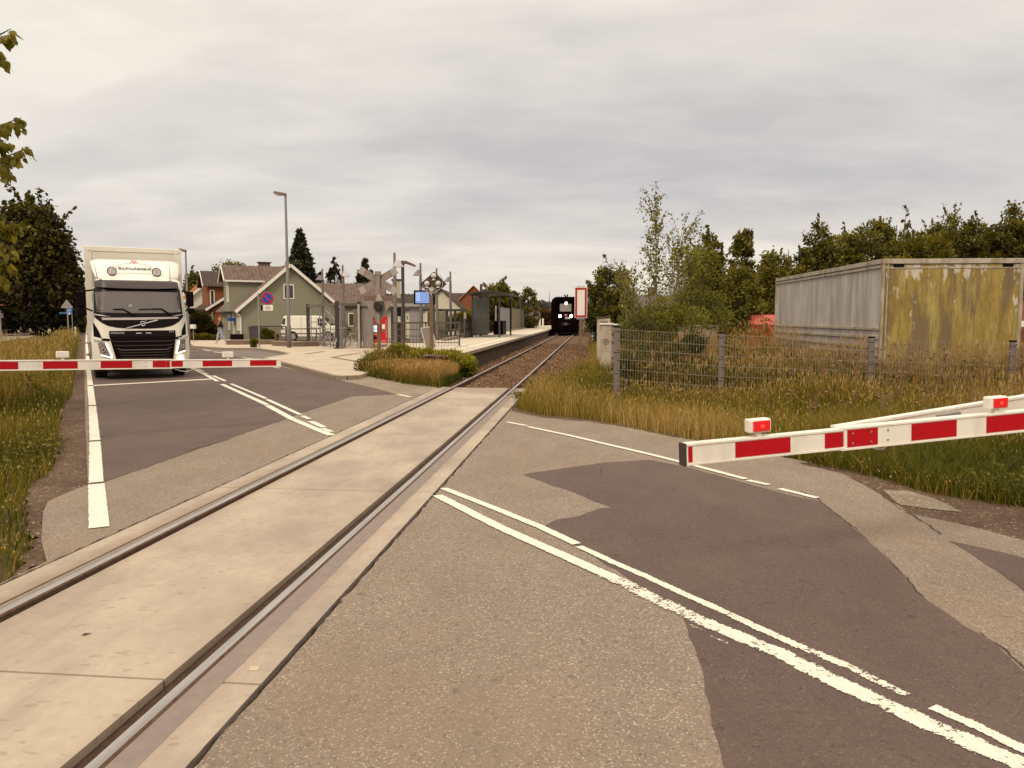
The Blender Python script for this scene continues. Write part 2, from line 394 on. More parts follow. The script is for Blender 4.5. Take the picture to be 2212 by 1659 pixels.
# west side : pale asphalt along the panels, dark road behind it
wl = [TW(-1.12, t) for t in (-.9, 0, 2, 4, 6, 8, 10, 12, 13.7)]
def gw(l, z=0): return [G(x, y, z) for x, y in l]
sheet('road', None, 0.0, LIGHT_ASPH, world=wl + gw([(985, 838), (880, 832), (815, 822), (775, 816), (714, 811), (607, 785), (568, 776), (421, 750), (300, 712), (205, 692), (184, 692), (183, 720), (182, 790), (184, 900), (188, 1000), (190, 1047), (150, 1062), (103, 1083), (93, 1108), (89, 1167), (101, 1212)]))
sheet('road_surface', [(218,1042.5),(300,1015),(410,976),(496,946.6),(611.8,906.9),(644,894),(726,868),(761,855.8),(857,851.6),(815.5,839.7),(716,817),(632,797.5),(580,787),(421,749),(300,711),(215,693),(190,693),(189,720),(189,790),(191,900),(193,1000),(195,1050)], .004, DARK_ASPH, jag=.01)
# east side
el = [TW(1.13, t) for t in (10.2, 8, 6, 4, 2, 0, -2, -4, -6)]
sheet('road', None, 0.0, LIGHT_ASPH, world=el + [(-.5, -3), (7, -3), (9, 1)] + gw([(2500,1270),(2212,1167),(2080,1133),(1965,1109),(1924,1083),(1870,1050),(1817,1022),(1728,1002),(1640,990),(1481,956),(1342,926),(1262,911),(1163,901),(1104,888)]), jag=.012, seed=4)
sheet('road_surface', [(1131,1024.5),(1200,1014),(1299.7,999.7),(1403.8,993),(1481,1008),(1600,1040),(1700,1068),(1772,1082),(1857,1150),(1909,1198),(1960,1250),(2006,1298.7),(2080,1350),(2151,1391.6),(2212,1451),(2700,1900),(1700,2300),(1600,1800),(1564,1652),(1534,1521.7),(1500.7,1395),(1474.7,1330),(1377,1262),(1288,1204),(1247,1178),(1169.5,1139),(1203,1122),(1251,1114.8),(1270,1107),(1296,1098),(1322,1096),(1251,1068),(1177,1042)], .004, DARK_ASPH, jag=.012, seed=9)
sheet('road_surface', [(2050,1168),(2130,1185),(2212,1205),(2300,1225),(2300,1330),(2212,1276),(2132,1220)], .004, DARK_ASPH, jag=.02)
sheet('dirt_shoulder', [(1110,880),(1163,896),(1262,905),(1342,918),(1481,946),(1640,975),(1810,1008),(1888,1026),(2009,1061),(2212,1090),(2500,1140),(2500,1280),(2212,1175),(2080,1141),(1965,1117),(1900,1072),(1817,1028),(1728,1008),(1640,996),(1481,962),(1342,932),(1262,917),(1163,907),(1104,893)], -.012, DIRT, th=0)
sheet('gravel_patch', [(1908,1058),(1960,1060),(2020,1078),(2080,1106),(2000,1098),(1945,1090)], -.006, GRAVEL, th=0, jag=.02)
sheet('gravel_patch', [(1260,909),(1342,921),(1481,948),(1640,978),(1760,1000),(1700,1003),(1640,998),(1481,964),(1342,932),(1262,916)], -.007, GRAVEL, th=0, jag=.04)
sheet('dirt_shoulder', [(184,690),(176,700),(168,740),(160,800),(154,855),(131,885),(125,962),(116,1015),(74,1042),(53,1078),(57,1123),(75,1182),(40,1230),(10,1258),(100,1215),(110,1214),(102,1160),(104,1112),(114,1088),(158,1068),(198,1050),(196,900),(191,740)], -.012, DIRT, th=0, jag=.05)
sheet('gravel_patch', [(800,842),(880,858),(960,842),(985,838),(930,832),(880,824),(815,812),(775,807),(714,808),(607,780),(600,781),(716,820),(780,836)], .0035, GRAVEL, th=0, jag=.03)
CRACK = M('crack shadow', (.045, .030, .021), 1.0, .2, 20)
def crack(pix, w0, w1, seed, world=None, z=.0068):
    r = random.Random(seed); pts = [Vector(p_) for p_ in (world or [G(x, y) for x, y in pix])]; f_ = []
    for a, b in zip(pts[:-1], pts[1:]):
        n = max(1, int((b-a).length/.06)); f_ += [a.lerp(b, k/n) + Vector((r.gauss(0, .007), r.gauss(0, .007))) for k in range(n)]
    mb = MB(); V = []
    for i, p_ in enumerate(f_):
        d = (f_[min(i+1, len(f_)-1)]-f_[max(i-1, 0)]).normalized(); nn = Vector((-d.y, d.x))*r.uniform(w0, w1)*.5; V += [(p_.x+nn.x, p_.y+nn.y, z), (p_.x-nn.x, p_.y-nn.y, z)]
    mb.add(V, [(2*i, 2*i+1, 2*i+3, 2*i+2) for i in range(len(f_)-1)]); tag(mb.build('asphalt_crack', CRACK), kind='structure')
crack([(1728,1062),(1760,1072),(1785,1095),(1820,1122),(1857,1150)], .002, .012, 1); crack([(1905,1195),(1945,1235),(1985,1280),(2010,1300)], .001, .009, 2); crack([(2120,1370),(2151,1391),(2185,1420),(2230,1465)], .002, .012, 3)
crack([(1870,1050),(1905,1068),(1945,1100),(1990,1125),(2040,1160)], .002, .014, 4)
crack([(1290,1000),(1300,1010),(1297,1022),(1302,1034)], .001, .006, 5); crack([(400,976),(440,965),(500,948)], .002, .02, 6)
crack(None, .003, .018, 7, world=[TW(1.122, t) for t in np.arange(-2.5, 6, .5)]); crack(None, .004, .02, 8, world=[TW(1.118, t) for t in np.arange(6, 10.2, .5)]); crack(None, .004, .022, 9, world=[TW(-1.112, t) for t in np.arange(-.8, 13, .5)])
# gravel yard and far ground on the left, brown asphalt around the houses
sheet('gravel_yard', [(-260,745),(-40,739),(0,738),(60,730),(110,716),(128,704),(60,703),(-260,703)], -.02, GRAVEL, th=0)
sheet('yard', [(400,748),(411,734),(620,734),(640,748),(800,750),(860,735),(860,716),(300,716),(330,730)], .045, MID_ASPH, th=0)
sheet('side_road', [(421,749.5),(483,752.8),(557,753.3),(600,759),(623,764),(600,769),(568.8,773.5),(640,795),(560,782),(500,768),(410,750)], .0055, MID_ASPH, th=0)
# pavement and kerbs
ZP = .11
pv = [(774.6,811),(750,812),(726,812),(714,808.7),(660,795),(607,781.4),(590,777.5),(568.8,772.5),(600,768),(618,765),(623,763),(600,758),(557,752.2),(483,751.6),(420,747.5),(411,741),(411,733),(520,733),(640,737),(720,739),(800,740),(870,741),(935,744),(960,760),(900,775),(840,790)]
o = sheet('pavement', pv, ZP, PAVE, th=.12)
KERB = M('kerb stone', (.24, .18, .13), .9, .2, 6)
for k, seg in enumerate([[(774.6,811),(750,812),(726,812)], [(726,812),(714,808.7),(660,795),(607,781.4),(590,777.5),(568.8,772.5)], [(568.8,772.5),(600,768),(618,765),(623,763)], [(623,763),(600,758),(557,752.2),(483,751.6),(420,747.5)]]):
    mb = MB(); w_ = [G(x, y, ZP) for x, y in seg]
    for a, b in zip(w_[:-1], w_[1:]):
        mb.beam((a[0], a[1], .055), (b[0], b[1], .055), .14, .125)
    tag(mb.build('kerb', KERB), kind='structure')
BRICKP = M('brown paving bricks', (.17, .10, .07), .9, .15, 9)
for a, b in (((717.8,772),(779.8,762)), ((717.8,772),(796,785)), ((752,758),(806,758)), ((660,765),(700,759))):
    p, q_ = G(*a, ZP), G(*b, ZP); d = Vector((q_[0]-p[0], q_[1]-p[1])).normalized(); nn = Vector((-d.y, d.x))*.11
    sheet('paving_strip', None, ZP+.004, BRICKP, world=[(p[0]+nn.x,p[1]+nn.y),(q_[0]+nn.x,q_[1]+nn.y),(q_[0]-nn.x,q_[1]-nn.y),(p[0]-nn.x,p[1]-nn.y)], th=0)
# paving joints of the pavement slabs: real thin grooves drawn as darker inlay strips
JOINT = M('paving joint', (.30, .23, .16), .95, .1, 6)
# road markings --------------------------------------------------------------
def marking(pix, width, wear=.0, z=.0085, world=None):
    pts = [Vector(p_) for p_ in (world or [G(x, y, 0) for x, y in pix])]
    fine = []
    for a, b in zip(pts[:-1], pts[1:]):
        n = max(1, int((b-a).length/.25)); fine += [a.lerp(b, k/n) for k in range(n)]
    fine.append(pts[-1]); V = []; E_ = []; W = []
    for i, p_ in enumerate(fine):
        d = (fine[min(i+1, len(fine)-1)] - fine[max(i-1, 0)]).normalized(); nn = Vector((-d.y, d.x))
        ww = wear(i/max(1, len(fine)-1)) if callable(wear) else wear
        wd = .84*(width(i/max(1, len(fine)-1)) if callable(width) else width)
        for k, e in ((-.66, 0), (-.38, .95), (0, 1), (.38, .95), (.66, 0)):
            V.append((p_.x + nn.x*wd*k, p_.y + nn.y*wd*k, z)); E_.append(e if 0 < i < len(fine)-1 else e*.9); W.append(ww)
    Fc = np.array([(i*5+k, i*5+k+1, (i+1)*5+k+1, (i+1)*5+k) for i in range(len(fine)-1) for k in range(4)])
    o = npmesh('road_marking', V, Fc, PAINT, dict(edge=E_, wear=W)); tag(o, kind='structure')
marking([(944.6,1071.3),(1080,1140.8),(1214,1200.3),(1348,1261.6),(1407,1292),(1474,1324),(1536,1353),(1686,1414),(1798,1472),(1928,1532),(2095,1607),(2212,1659),(2330,1712)], lambda u: .105+.03*(u>.5), wear=lambda u: .12 + (.55 if .50 < u < .64 else 0) + (.34 if u > .64 else 0))
marking([(958,1056),(1065,1098),(1167.6,1139.7),(1245.7,1177)], .085, .12)
marking([(1251,1182),(1325.6,1217),(1400,1249),(1463,1279),(1538,1311.7),(1705,1389.8),(1835,1443.6),(1957.8,1505)], .075, lambda u: .28+.30*u)
marking([(2013,1530),(2114,1574),(2212,1623),(2320,1670)], .075, .42)
marking([(1490,1350),(1530,1372),(1570,1393)], .035, .95, z=.0075)
marking([(1095,912.5),(1137,920.3)], .085, .1); marking([(1140,922.5),(1230,941.4),(1312,961),(1403.8,982.3),(1490,1004),(1611,1036)], .085, .1)
marking([(1615,1039),(1661,1048.5)], .085, .2); marking([(1684,1057),(1765.6,1077)], .085, .25)
marking([(479.5,830.5),(577,875)], .12, .1); marking([(578,876.5),(632,906),(691.5,931.5),(716,941)], .125, .1)
marking([(499,829.5),(575,861.5)], .09, .15); marking([(577,863.5),(649,896.5)], .09, .15); marking([(653,899),(668,906)], .1, .3); marking([(671,911),(700,924)], .11, .15); marking([(696,926),(717,933.5)], .09, .2)
marking([(405,791),(440,808),(470,824)], .11, .15); marking([(415,793),(440,803)], .08, .35); marking([(437,804.5),(466,813)], .08, .2); marking([(450,808),(487,823.5)], .10, .2)
marking([(189,834),(300,828),(458,819.3)], .26, .0)
marking([(188.9,769),(192.5,810),(199.5,876)], .13, .1); marking([(199.6,878),(205,952)], .135, .1); marking([(205.2,955),(208,1043)], .14, .1); marking([(208.3,1047),(214.5,1141)], .15, .05)
marking([(187,715),(187,739)], .12, .1); marking([(187.2,743),(188.5,764)], .12, .1)
marking([(860,853),(887,858.3)], .10, .1); marking([(577,791.3),(604.7,795.5)], .09, .2)
marking([(439.8,755.5),(453.5,758.2)], .12, .2); marking([(462,760.5),(481,762.8)], .12, .2); marking([(524,773),(545,775.5)], .12, .2)

# ------------------------------------------------------------------ crossing panels, rails, ballast
def slab(s0, s1, t0, t1, z=.006):
    ns = max(2, int((s1-s0)/.07)); nt_ = max(2, int((t1-t0)/.3)); V = []; RU = []
    for i in range(nt_+1):
        for j in range(ns+1):
            s = s0+(s1-s0)*j/ns; t = t0+(t1-t0)*i/nt_; X, Y = TW(s, t); V.append((X, Y, z))
            dist = min(abs(s+.69), abs(s-.69)) if s0 < 0 < s1 else min(abs(abs(s)-.80), 9)
            r = max(0, 1-dist/.13)*.55 if s0 < 0 < s1 else max(0, 1-(abs(s)-min(abs(s0), abs(s1)))/.06)*.4
            if t > 12.3: r = max(r, min(1, (t-12.3)/1.2)*.75)
            if s < -.8 and t < 3.5: r = max(r, .85*max(0, 1-(abs(s)-.865)/.16))
            RU.append(r)
    n = ns+1; Fc = [(i*n+j, i*n+j+1, (i+1)*n+j+1, (i+1)*n+j) for i in range(nt_) for j in range(ns)]
    base = len(V); ring = [j for j in range(n)] + [i*n+n-1 for i in range(1, nt_+1)] + [nt_*n+j for j in range(n-2, -1, -1)] + [i*n for i in range(nt_-1, 0, -1)]
    V += [(V[k][0], V[k][1], z-.14) for k in ring]; RU += [1.0]*len(ring); m_ = len(ring)
    Fc += [(ring[k], base+k, base+(k+1)%m_, ring[(k+1)%m_]) for k in range(m_)]
    o = npmesh('crossing_panel', V, np.array(Fc), SLAB, dict(rust=RU)); tag(o, kind='structure')
SEAMS = [-9.4, -5.45, -1.5, 2.46, 6.1, 9.85, 13.68]
for a, b in zip(SEAMS[:-1], SEAMS[1:]):
    g = .009
    slab(-.645, .635, a+g, b-g); slab(-1.10, -.865, a+g, b-g); slab(.925, 1.105, a+g, b-g)
FILL = M('rusty channel', (.055, .028, .014), .95, .4, 20, bump=.01)
for nm, s0, s1, z, mt in (('crossing_bed', -1.09, 1.09, -.035, FILL),):
    mb = MB(); mb.add([(*TW(s0, -9.4), z), (*TW(s1, -9.4), z), (*TW(s1, 13.66), z), (*TW(s0, 13.66), z)], [(0,1,2,3)]); tag(mb.build(nm, mt), kind='structure')
SEAMF = M('seam filler', (.22, .17, .13), .9, .2, 10)
for t in SEAMS[1:-1]:
    for s0, s1 in ((-.64, .63), (.93, 1.10), (-1.095, -.87)):
        mb = MB(); mb.add([(*TW(s0, t-.011), .001), (*TW(s1, t-.011), .001), (*TW(s1, t+.011), .001), (*TW(s0, t+.011), .001)], [(0,1,2,3)]); tag(mb.build('panel_joint', SEAMF), kind='structure')
STRIP = M('bitumen strip', (.205, .16, .135), .85, .12, 12, dirt=(.26, .19, .14))
for s0, s1 in ((.795, .918), (-.858, -.80)):
    mb = MB(); mb.box(s0, s1, -9.4, 13.66, -.05, .0)
    o = mb.build('joint_strip', STRIP, loc=(T0[0], T0[1], 0), rot=(0, 0, -TA)); tag(o, kind='structure')
def railmat():
    m, t, b, o = nodes('rail steel'); q = NT(t); co = q.coord(); s = q.sep(q.n('ShaderNodeNewGeometry').outputs['Normal'])
    z = q.sep(q.coord())[2]
    top = q.math('MULTIPLY', q.ramp(s[2], [(.75, 0.), (.95, 1.)]), q.ramp(q.math('ADD', z, .5), [(.49, 0.), (.50, 1.)]))
    rust = q.ramp(q.noise(14, 5, .7, co), [(.3, (.06, .028, .012)), (.7, (.15, .08, .04))])
    st = q.ramp(q.noise(3, 3, .5, q.coord((8, .4, 1))), [(.3, (.24, .215, .205)), (.7, (.36, .33, .31))])
    q.l(q.mix(top, rust, st), b.inputs['Base Color']); q.l(q.math('MULTIPLY', top, .25), b.inputs['Metallic'])
    q.l(q.ramp(top, [(0, .9), (1, .48)]), b.inputs['Roughness']); MATS['rail'] = m; return m
RAIL = railmat()
for s in (-.757, .757):
    prof = [(-.036, -.035), (-.036, .001), (-.026, .011), (.026, .011), (.036, .001), (.036, -.035), (.012, -.05), (.012, -.13), (.07, -.15), (.07, -.165), (-.07, -.165), (-.07, -.15), (-.012, -.13), (-.012, -.05)]
    mb = MB(); mb.prism([(x+s, z) for x, z in prof], -9, 108)
    o = mb.build('rail', RAIL, loc=(T0[0], T0[1], 0), rot=(0, 0, -TA))
    tag(o, 'steel running rail on the ' + ('platform' if s < 0 else 'fence') + ' side of the track, shiny top and rusty flanks', 'rail', 'rails of the railway track')
# ballast bed with lumps
def ballast():
    ss = np.arange(-2.35, 2.86, .09); tt = np.concatenate([np.arange(13.70, 40, .11), np.arange(40, 112, .5)])
    S, T = np.meshgrid(ss, tt); a = np.abs(S)
    z = np.where(a < .95, -.10, np.where(a < 1.5, -.12, -.12-(a-1.5)*.16)) + RNG.normal(0, .014, S.shape)
    z += .02*np.sin(S*5+T*1.3)
    X = T0[0] + S*TC + T*TS; Y = T0[1] - S*TS + T*TC
    V = np.stack([X, Y, z], -1).reshape(-1, 3); n = len(ss)
    ii, jj = np.meshgrid(np.arange(len(tt)-1), np.arange(n-1), indexing='ij'); b = (ii*n+jj).ravel()
    o = npmesh('ballast', V, np.stack([b, b+1, b+n+1, b+n], 1), BALLAST); tag(o, kind='stuff', label='rusty brown ballast between and beside the rails', cat='ballast')
ballast()
def stones(name, label, pts, size, mat):
    # irregular stones, one stuff object
    base = np.array([(1,0,0),(-1,0,0),(0,1,0),(0,-1,0),(0,0,1),(0,0,-1)], float)
    Fb = np.array([(0,2,4),(2,1,4),(1,3,4),(3,0,4),(2,0,5),(1,2,5),(3,1,5),(0,3,5)])
    n = len(pts); sc = RNG.uniform(.5, 1.3, (n, 1, 3))*size*RNG.uniform(.6, 1.5, (n, 1, 1)); V = base[None]*sc + RNG.normal(0, size*.2, (n, 6, 3))
    an = RNG.uniform(0, 6.28, n); c, s_ = np.cos(an)[:, None], np.sin(an)[:, None]; x = V[..., 0]*c - V[..., 1]*s_; y = V[..., 0]*s_ + V[..., 1]*c
    V = np.stack([x, y, V[..., 2]*.7], -1) + np.asarray(pts)[:, None, :]
    Fc = (Fb[None] + (np.arange(n)*6)[:, None, None]).reshape(-1, 3)
    o = npmesh(name, V.reshape(-1, 3), Fc, mat, dict(rnd=np.repeat(RNG.random(n), 6))); tag(o, label, name.replace('_', ' '), kind='stuff')
STONE = leafmat('ballast stone', [(0, (.05, .021, .008)), (.6, (.14, .070, .032)), (.93, (.23, .14, .08)), (1, (.42, .32, .22))], 0, .9)
n = 26000; s = RNG.uniform(-2.3, 2.8, n); t = 13.75 + RNG.random(n)**1.6*34
X = T0[0] + s*TC + t*TS; Y = T0[1] - s*TS + t*TC; a = np.abs(s); z = np.where(a < 1.5, -.095, -.11-(a-1.5)*.16)
ok = (np.abs(a-.757) > .09)
stones('ballast_stones', 'loose rusty stones on the ballast beside the rails', np.stack([X, Y, z], 1)[ok], .026, STONE)
SLEEP = M('weathered sleeper', (.075, .042, .024), .95, .3, 8, bump=.01)

# ------------------------------------------------------------------ vegetation
def inpoly(x, y, poly):
    r = np.zeros(len(x), bool); n = len(poly)
    for i in range(n):
        x1, y1 = poly[i]; x2, y2 = poly[(i+1) % n]
        c = ((y1 > y) != (y2 > y)) & (x < (x2-x1)*(y-y1)/((y2-y1) or 1e-9)+x1); r ^= c
    return r
def sample(poly, n, near=None):
    P_ = np.array(poly); lo, hi = P_.min(0), P_.max(0); out_ = []
    tot = 0
    while tot < n:
        x = RNG.uniform(lo[0], hi[0], n*2); y = RNG.uniform(lo[1], hi[1], n*2); k = inpoly(x, y, poly)
        if near:   # thin out far away
            k &= RNG.random(len(x)) < np.minimum(1, (near/np.maximum(y, .1))**1.0)
        out_.append(np.stack([x[k], y[k]], 1)); tot += k.sum()
    return np.concatenate(out_)[:n]
def patchnoise(xy, f, seed):
    r = np.random.default_rng(seed); v = np.zeros(len(xy))
    for k in range(5):
        a = r.uniform(0, 6.28); ff = f*r.uniform(.6, 1.8); v += np.sin((xy[:, 0]*math.cos(a)+xy[:, 1]*math.sin(a))*ff + r.uniform(0, 6.28))
    return v/3.0
def blades(name, label, cat, xy, h, width, mat, z=-.05, bend=.35, dry=0.5, seed=3, heads=0, hfun=None):
    n = len(xy); r = np.random.default_rng(seed); pn = patchnoise(xy, 1.1, seed)
    hh = h*r.uniform(.45, 1.25, n)*(1+.35*pn)
    if hfun is not None: hh = hh*hfun(xy)
    hh = np.maximum(hh, .03)
    an = r.uniform(0, 6.28, n); wd = width*r.uniform(.6, 1.4, n); ba = r.uniform(0, 6.28, n); be = bend*r.uniform(.1, 1.3, n)*hh
    ca, sa = np.cos(an)*wd, np.sin(an)*wd; bx, by = np.cos(ba)*be, np.sin(ba)*be
    x, y = xy[:, 0], xy[:, 1]; zz = np.full(n, z)
    p0 = np.stack([x-ca, y-sa, zz], 1); p1 = np.stack([x+ca, y+sa, zz], 1)
    m0 = np.stack([x-ca*.8+bx*.3, y-sa*.8+by*.3, zz+hh*.55], 1); m1 = np.stack([x+ca*.8+bx*.3, y+sa*.8+by*.3, zz+hh*.55], 1)
    t0 = np.stack([x+bx-ca*.1, y+by-sa*.1, zz+hh*.97], 1); t1 = np.stack([x+bx+ca*.1, y+by+sa*.1, zz+hh*.97], 1)
    V = np.stack([p0, p1, m0, m1, t0, t1], 1).reshape(-1, 3); b = np.arange(n)*6
    Fc = np.concatenate([np.stack([b, b+1, b+3, b+2], 1), np.stack([b+2, b+3, b+5, b+4], 1)])
    rn = np.clip(r.normal(dry, .2, n) + .24*patchnoise(xy, .8, seed+50) + .10*pn, 0, 1); at = np.repeat(rn, 6)
    if heads:
        k = np.where(r.random(n) < heads)[0]; m_ = len(k); L_ = np.clip(hh[k]*.16, .03, .13)
        tip = np.stack([x[k]+bx[k], y[k]+by[k], z+hh[k]*.95], 1); w2 = np.maximum(wd[k]*2.0, .004)
        a2 = r.uniform(0, 6.28, m_); dx, dy = np.cos(a2)*w2, np.sin(a2)*w2
        q0 = tip; q1 = tip + np.stack([dx, dy, L_*.5], 1); q2 = tip + np.stack([bx[k]*.12, by[k]*.12, L_], 1); q3 = tip + np.stack([-dx, -dy, L_*.5], 1)
        V2 = np.stack([q0, q1, q2, q3], 1).reshape(-1, 3); o_ = len(V); b2 = np.arange(m_)*4+o_
        V = np.concatenate([V, V2]); Fc = np.concatenate([Fc, np.stack([b2, b2+1, b2+2, b2+3], 1)]); at = np.concatenate([at, np.repeat(np.clip(r.normal(.85, .12, m_), 0, 1), 4)])
    o = npmesh(name, V, Fc, mat, dict(rnd=at)); return tag(o, label, cat, kind='stuff')
def leaves(centers, size, rnd, elong=1.0, droop=0, seed=1):
    # one bent leaf (2 tris as a quad) per centre
    n = len(centers); r = np.random.default_rng(seed); sz = size*r.uniform(.6, 1.4, (n, 1))
    d = r.normal(0, 1, (n, 3)); d[:, 2] -= droop; d /= np.linalg.norm(d, axis=1)[:, None]
    e = np.cross(d, r.normal(0, 1, (n, 3))); e /= np.linalg.norm(e, axis=1)[:, None]
    c = np.asarray(centers); a = c - d*sz*elong*.5; b = c + e*sz*.36; t = c + d*sz*elong*.5; f_ = c - e*sz*.36
    V = np.stack([a, b, t, f_], 1).reshape(-1, 3); k = np.arange(n)*4
    return V, np.stack([k, k+1, k+2, k+3], 1), np.repeat(rnd, 4)
def crown_points(r, n, clusters, crad):
    k = r.integers(0, len(clusters), n); d = r.normal(0, 1, (n, 3)); d /= np.linalg.norm(d, axis=1)[:, None]
    rad = crad[k]*(r.random(n)**.45)
    return clusters[k] + d*rad[:, None]*np.array([1, 1, .72]), k
def tree(name, label, cat, x, y, h, w_, mat, n=9000, leaf=.16, z0=-.05, trunk=.12, base=.25, shape='round', ncl=70, group=None, seed=1, bark=None, dens=1.0, lean=0, toppow=1.0, elong=1.0):
    r = np.random.default_rng(seed); root = thing(name, label, cat, (x, y, z0), 0, group)
    zb = h*base; cl = []; cr = []; w_ *= 1.22; ncl = int(ncl*1.5)
    while len(cl) < ncl:
        u = r.random(); zz = zb + (h-zb)*u
        if shape == 'round': rad = w_*math.sqrt(max(0, 1-(2*u-1)**2))
        elif shape == 'cone': rad = w_*(1-u)**.85+.02
        elif shape == 'dome': rad = w_*math.sqrt(max(0, 1-u**2.0))
        elif shape == 'column': rad = w_*(math.sin(math.pi*min(1, u*.85+.15))**.6)
        else: rad = w_*(1-u**1.5)
        if r.random() > .25+.75*rad/w_: continue
        q_ = math.sqrt(r.random()); a = r.uniform(0, 6.28)
        ir = rad*(.30+.62*q_)
        cl.append((ir*math.cos(a)+lean*u, ir*math.sin(a), zz)); cr.append(max(.10, w_*(.30 if shape != 'cone' else .36*(1.12-u))*r.uniform(.5, 1.3)))
    cl = np.array(cl); cr = np.array(cr); cl[:, 2] = np.minimum(cl[:, 2], h-cr*.5)
    mb = MB(); tp = [(0, 0, 0), (r.normal(0, .02)*h, r.normal(0, .02)*h, h*.35), (lean*.6+r.normal(0, .02)*h, r.normal(0, .02)*h, h*.7), (lean, 0, h*.93)]
    mb.tube(tp, [trunk, trunk*.75, trunk*.42, trunk*.08], 7)
    for k in r.choice(ncl, min(ncl, 26), replace=False):
        c = cl[k]; zz = max(h*.12, min(c[2]*.8, c[2]-.25*math.hypot(c[0], c[1]))); u = zz/h
        a = Vector((lean*u, 0, zz)); b = Vector(c); mid = a.lerp(b, .5) + Vector((0, 0, .06*h*.3))
        mb.tube([a, mid, b], [trunk*.34*(1-u*.6), trunk*.2, trunk*.05], 5, caps=False)
    mb.build('trunk', bark or BARK, root, smooth=True)
    wg = cr**1.6; k = r.choice(ncl, n, p=wg/wg.sum()); d = r.normal(0, 1, (n, 3)); sg = .50
    pts = cl[k] + np.clip(d, -1.9, 1.9)*(cr[k]*sg)[:, None]*np.array([1, 1, .85])
    m_ = n//9; ks = r.choice(ncl, max(6, m_//26)); sp = cl[ks] + np.stack([r.normal(0, .3, len(ks))*cr[ks], r.normal(0, .3, len(ks))*cr[ks], cr[ks]*.5], 1)
    dirs = np.stack([r.normal(0, .35, len(ks)), r.normal(0, .35, len(ks)), np.full(len(ks), 1.)], 1) + .5*cl[ks]*np.array([1, 1, 0])/max(w_, .1)
    kk = r.integers(0, len(ks), m_); tt_ = r.random(m_); pts[:m_] = sp[kk] + dirs[kk]*(tt_*cr[ks][kk]*1.5)[:, None] + r.normal(0, .05, (m_, 3))*w_*.5
    pts[:, 2] = np.maximum(pts[:, 2], .05)
    out_ = np.clip(np.linalg.norm(d, axis=1)/2, 0, 1)
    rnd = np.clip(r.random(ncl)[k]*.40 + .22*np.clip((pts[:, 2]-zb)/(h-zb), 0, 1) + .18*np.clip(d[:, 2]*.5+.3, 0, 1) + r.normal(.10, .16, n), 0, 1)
    V, Fc, at = leaves(pts, leaf, rnd, elong=elong, droop=.3, seed=seed); npmesh('crown', V, Fc, mat, dict(rnd=at), root)
    return root
def wood_ground(xy, z): return np.concatenate([xy, np.full((len(xy), 1), z)], 1)

# west verge
WV = [G(x, y) for x, y in [(-900,1270),(-30,1275),(10,1262),(40,1230),(75,1182),(57,1123),(53,1078),(74,1042),(116,1015),(125,962),(131,885),(154,855),(160,813),(166,760),(172,728),(150,742),(110,756),(60,768),(0,782),(-500,790),(-900,900)]]
def dist_h(xy):   # taller away from the camera and away from the road
    return np.clip((xy[:, 1]-4)/8, .35, 1.15)
blades('grass', 'green and straw coloured grass on the verge left of the road', 'grass', sample(WV, 90000, 9), .34, .0042, GRASS, dry=.42, seed=5, hfun=dist_h, heads=.12, bend=.5)
WV2 = [G(x, y) for x, y in [(-300,900),(20,900),(100,860),(140,830),(152,790),(165,750),(160,735),(130,745),(110,758),(60,772),(0,786),(-300,800)]]
blades('tall_grass', 'tall brownish weeds with seed heads behind the left barrier', 'weeds', sample(WV2, 26000, 18), .78, .0055, GRASS, dry=.5, seed=6, heads=.4, bend=.25)
WV3 = [G(x, y) for x, y in [(135,742),(166,742),(178,700),(181,694),(130,697),(130,712)]]
blades('tall_grass', 'dry grass strip between the far left road edge and the gravel yard', 'grass', sample(WV3, 14000, 60), .45, .012, GRASS, dry=.5, seed=8, heads=.3)
# leafy herbs in the west verge
def herbs(name, label, xy, h, size, mat, per=60, seed=1, spread=.25):
    r = np.random.default_rng(seed); m_ = len(xy); k = np.repeat(np.arange(m_), per)
    hh = h*r.uniform(.5, 1.2, m_)
    p_ = np.stack([xy[k, 0] + r.normal(0, spread, len(k)), xy[k, 1] + r.normal(0, spread, len(k)), -.03 + hh[k]*r.random(len(k))**.7], 1)
    rn = np.clip(r.random(m_)[k]*.5 + r.normal(.3, .15, len(k)), 0, 1)
    V, Fc, at = leaves(p_, size, rn, 1.6, seed=seed); o = npmesh(name, V, Fc, mat, dict(rnd=at)); return tag(o, label, 'weeds', kind='stuff')
herbs('leafy_weeds', 'leafy green weeds among the grass left of the road', sample(WV2, 130, 18), .62, .06, L_BRIGHT, 70, 3, .25)
herbs('leafy_weeds', 'greener leafy weeds low in the grass near the left road edge', sample([G(x, y) for x, y in [(40,1010),(100,1000),(112,960),(60,950)]], 14), .22, .035, L_OLIVE, 90, 4, .12)
# east verge between road, track and fence, and behind the fence
EV = [TW(1.35, 11.2), TW(1.3, 14), TW(1.9, 18), TW(2.6, 24), TW(2.4, 45), TW(8, 40)] + [(12, 19), (16, 15)] + gw([(3000,1240),(2500,1150),(2212,1098),(2009,1066),(1888,1031),(1810,1013),(1728,994),(1640,975),(1481,946),(1342,918),(1262,905),(1163,895),(1112,884)])
blades('grass', 'ochre and green grass on the verge in front of the wire fence', 'grass', sample(EV, 160000, 7), .27, .0042, GRASS, dry=.52, seed=15, heads=.18, bend=.45, hfun=lambda xy: np.clip(.55+.1*(xy[:, 1]-6), .5, 1.3))
EV2 = [(2.45, 15.8), (4, 15.2), (7, 14.7), (10, 14.2), (16, 13.6), (18, 24), (9, 26), (4.8, 30), (3.4, 20)]
blades('tall_grass', 'tall reddish brown dry weeds behind the wire fence', 'weeds', sample(EV2, 52000, 16), .95, .0055, DRYGRASS, dry=.36, seed=16, heads=.5, bend=.22)
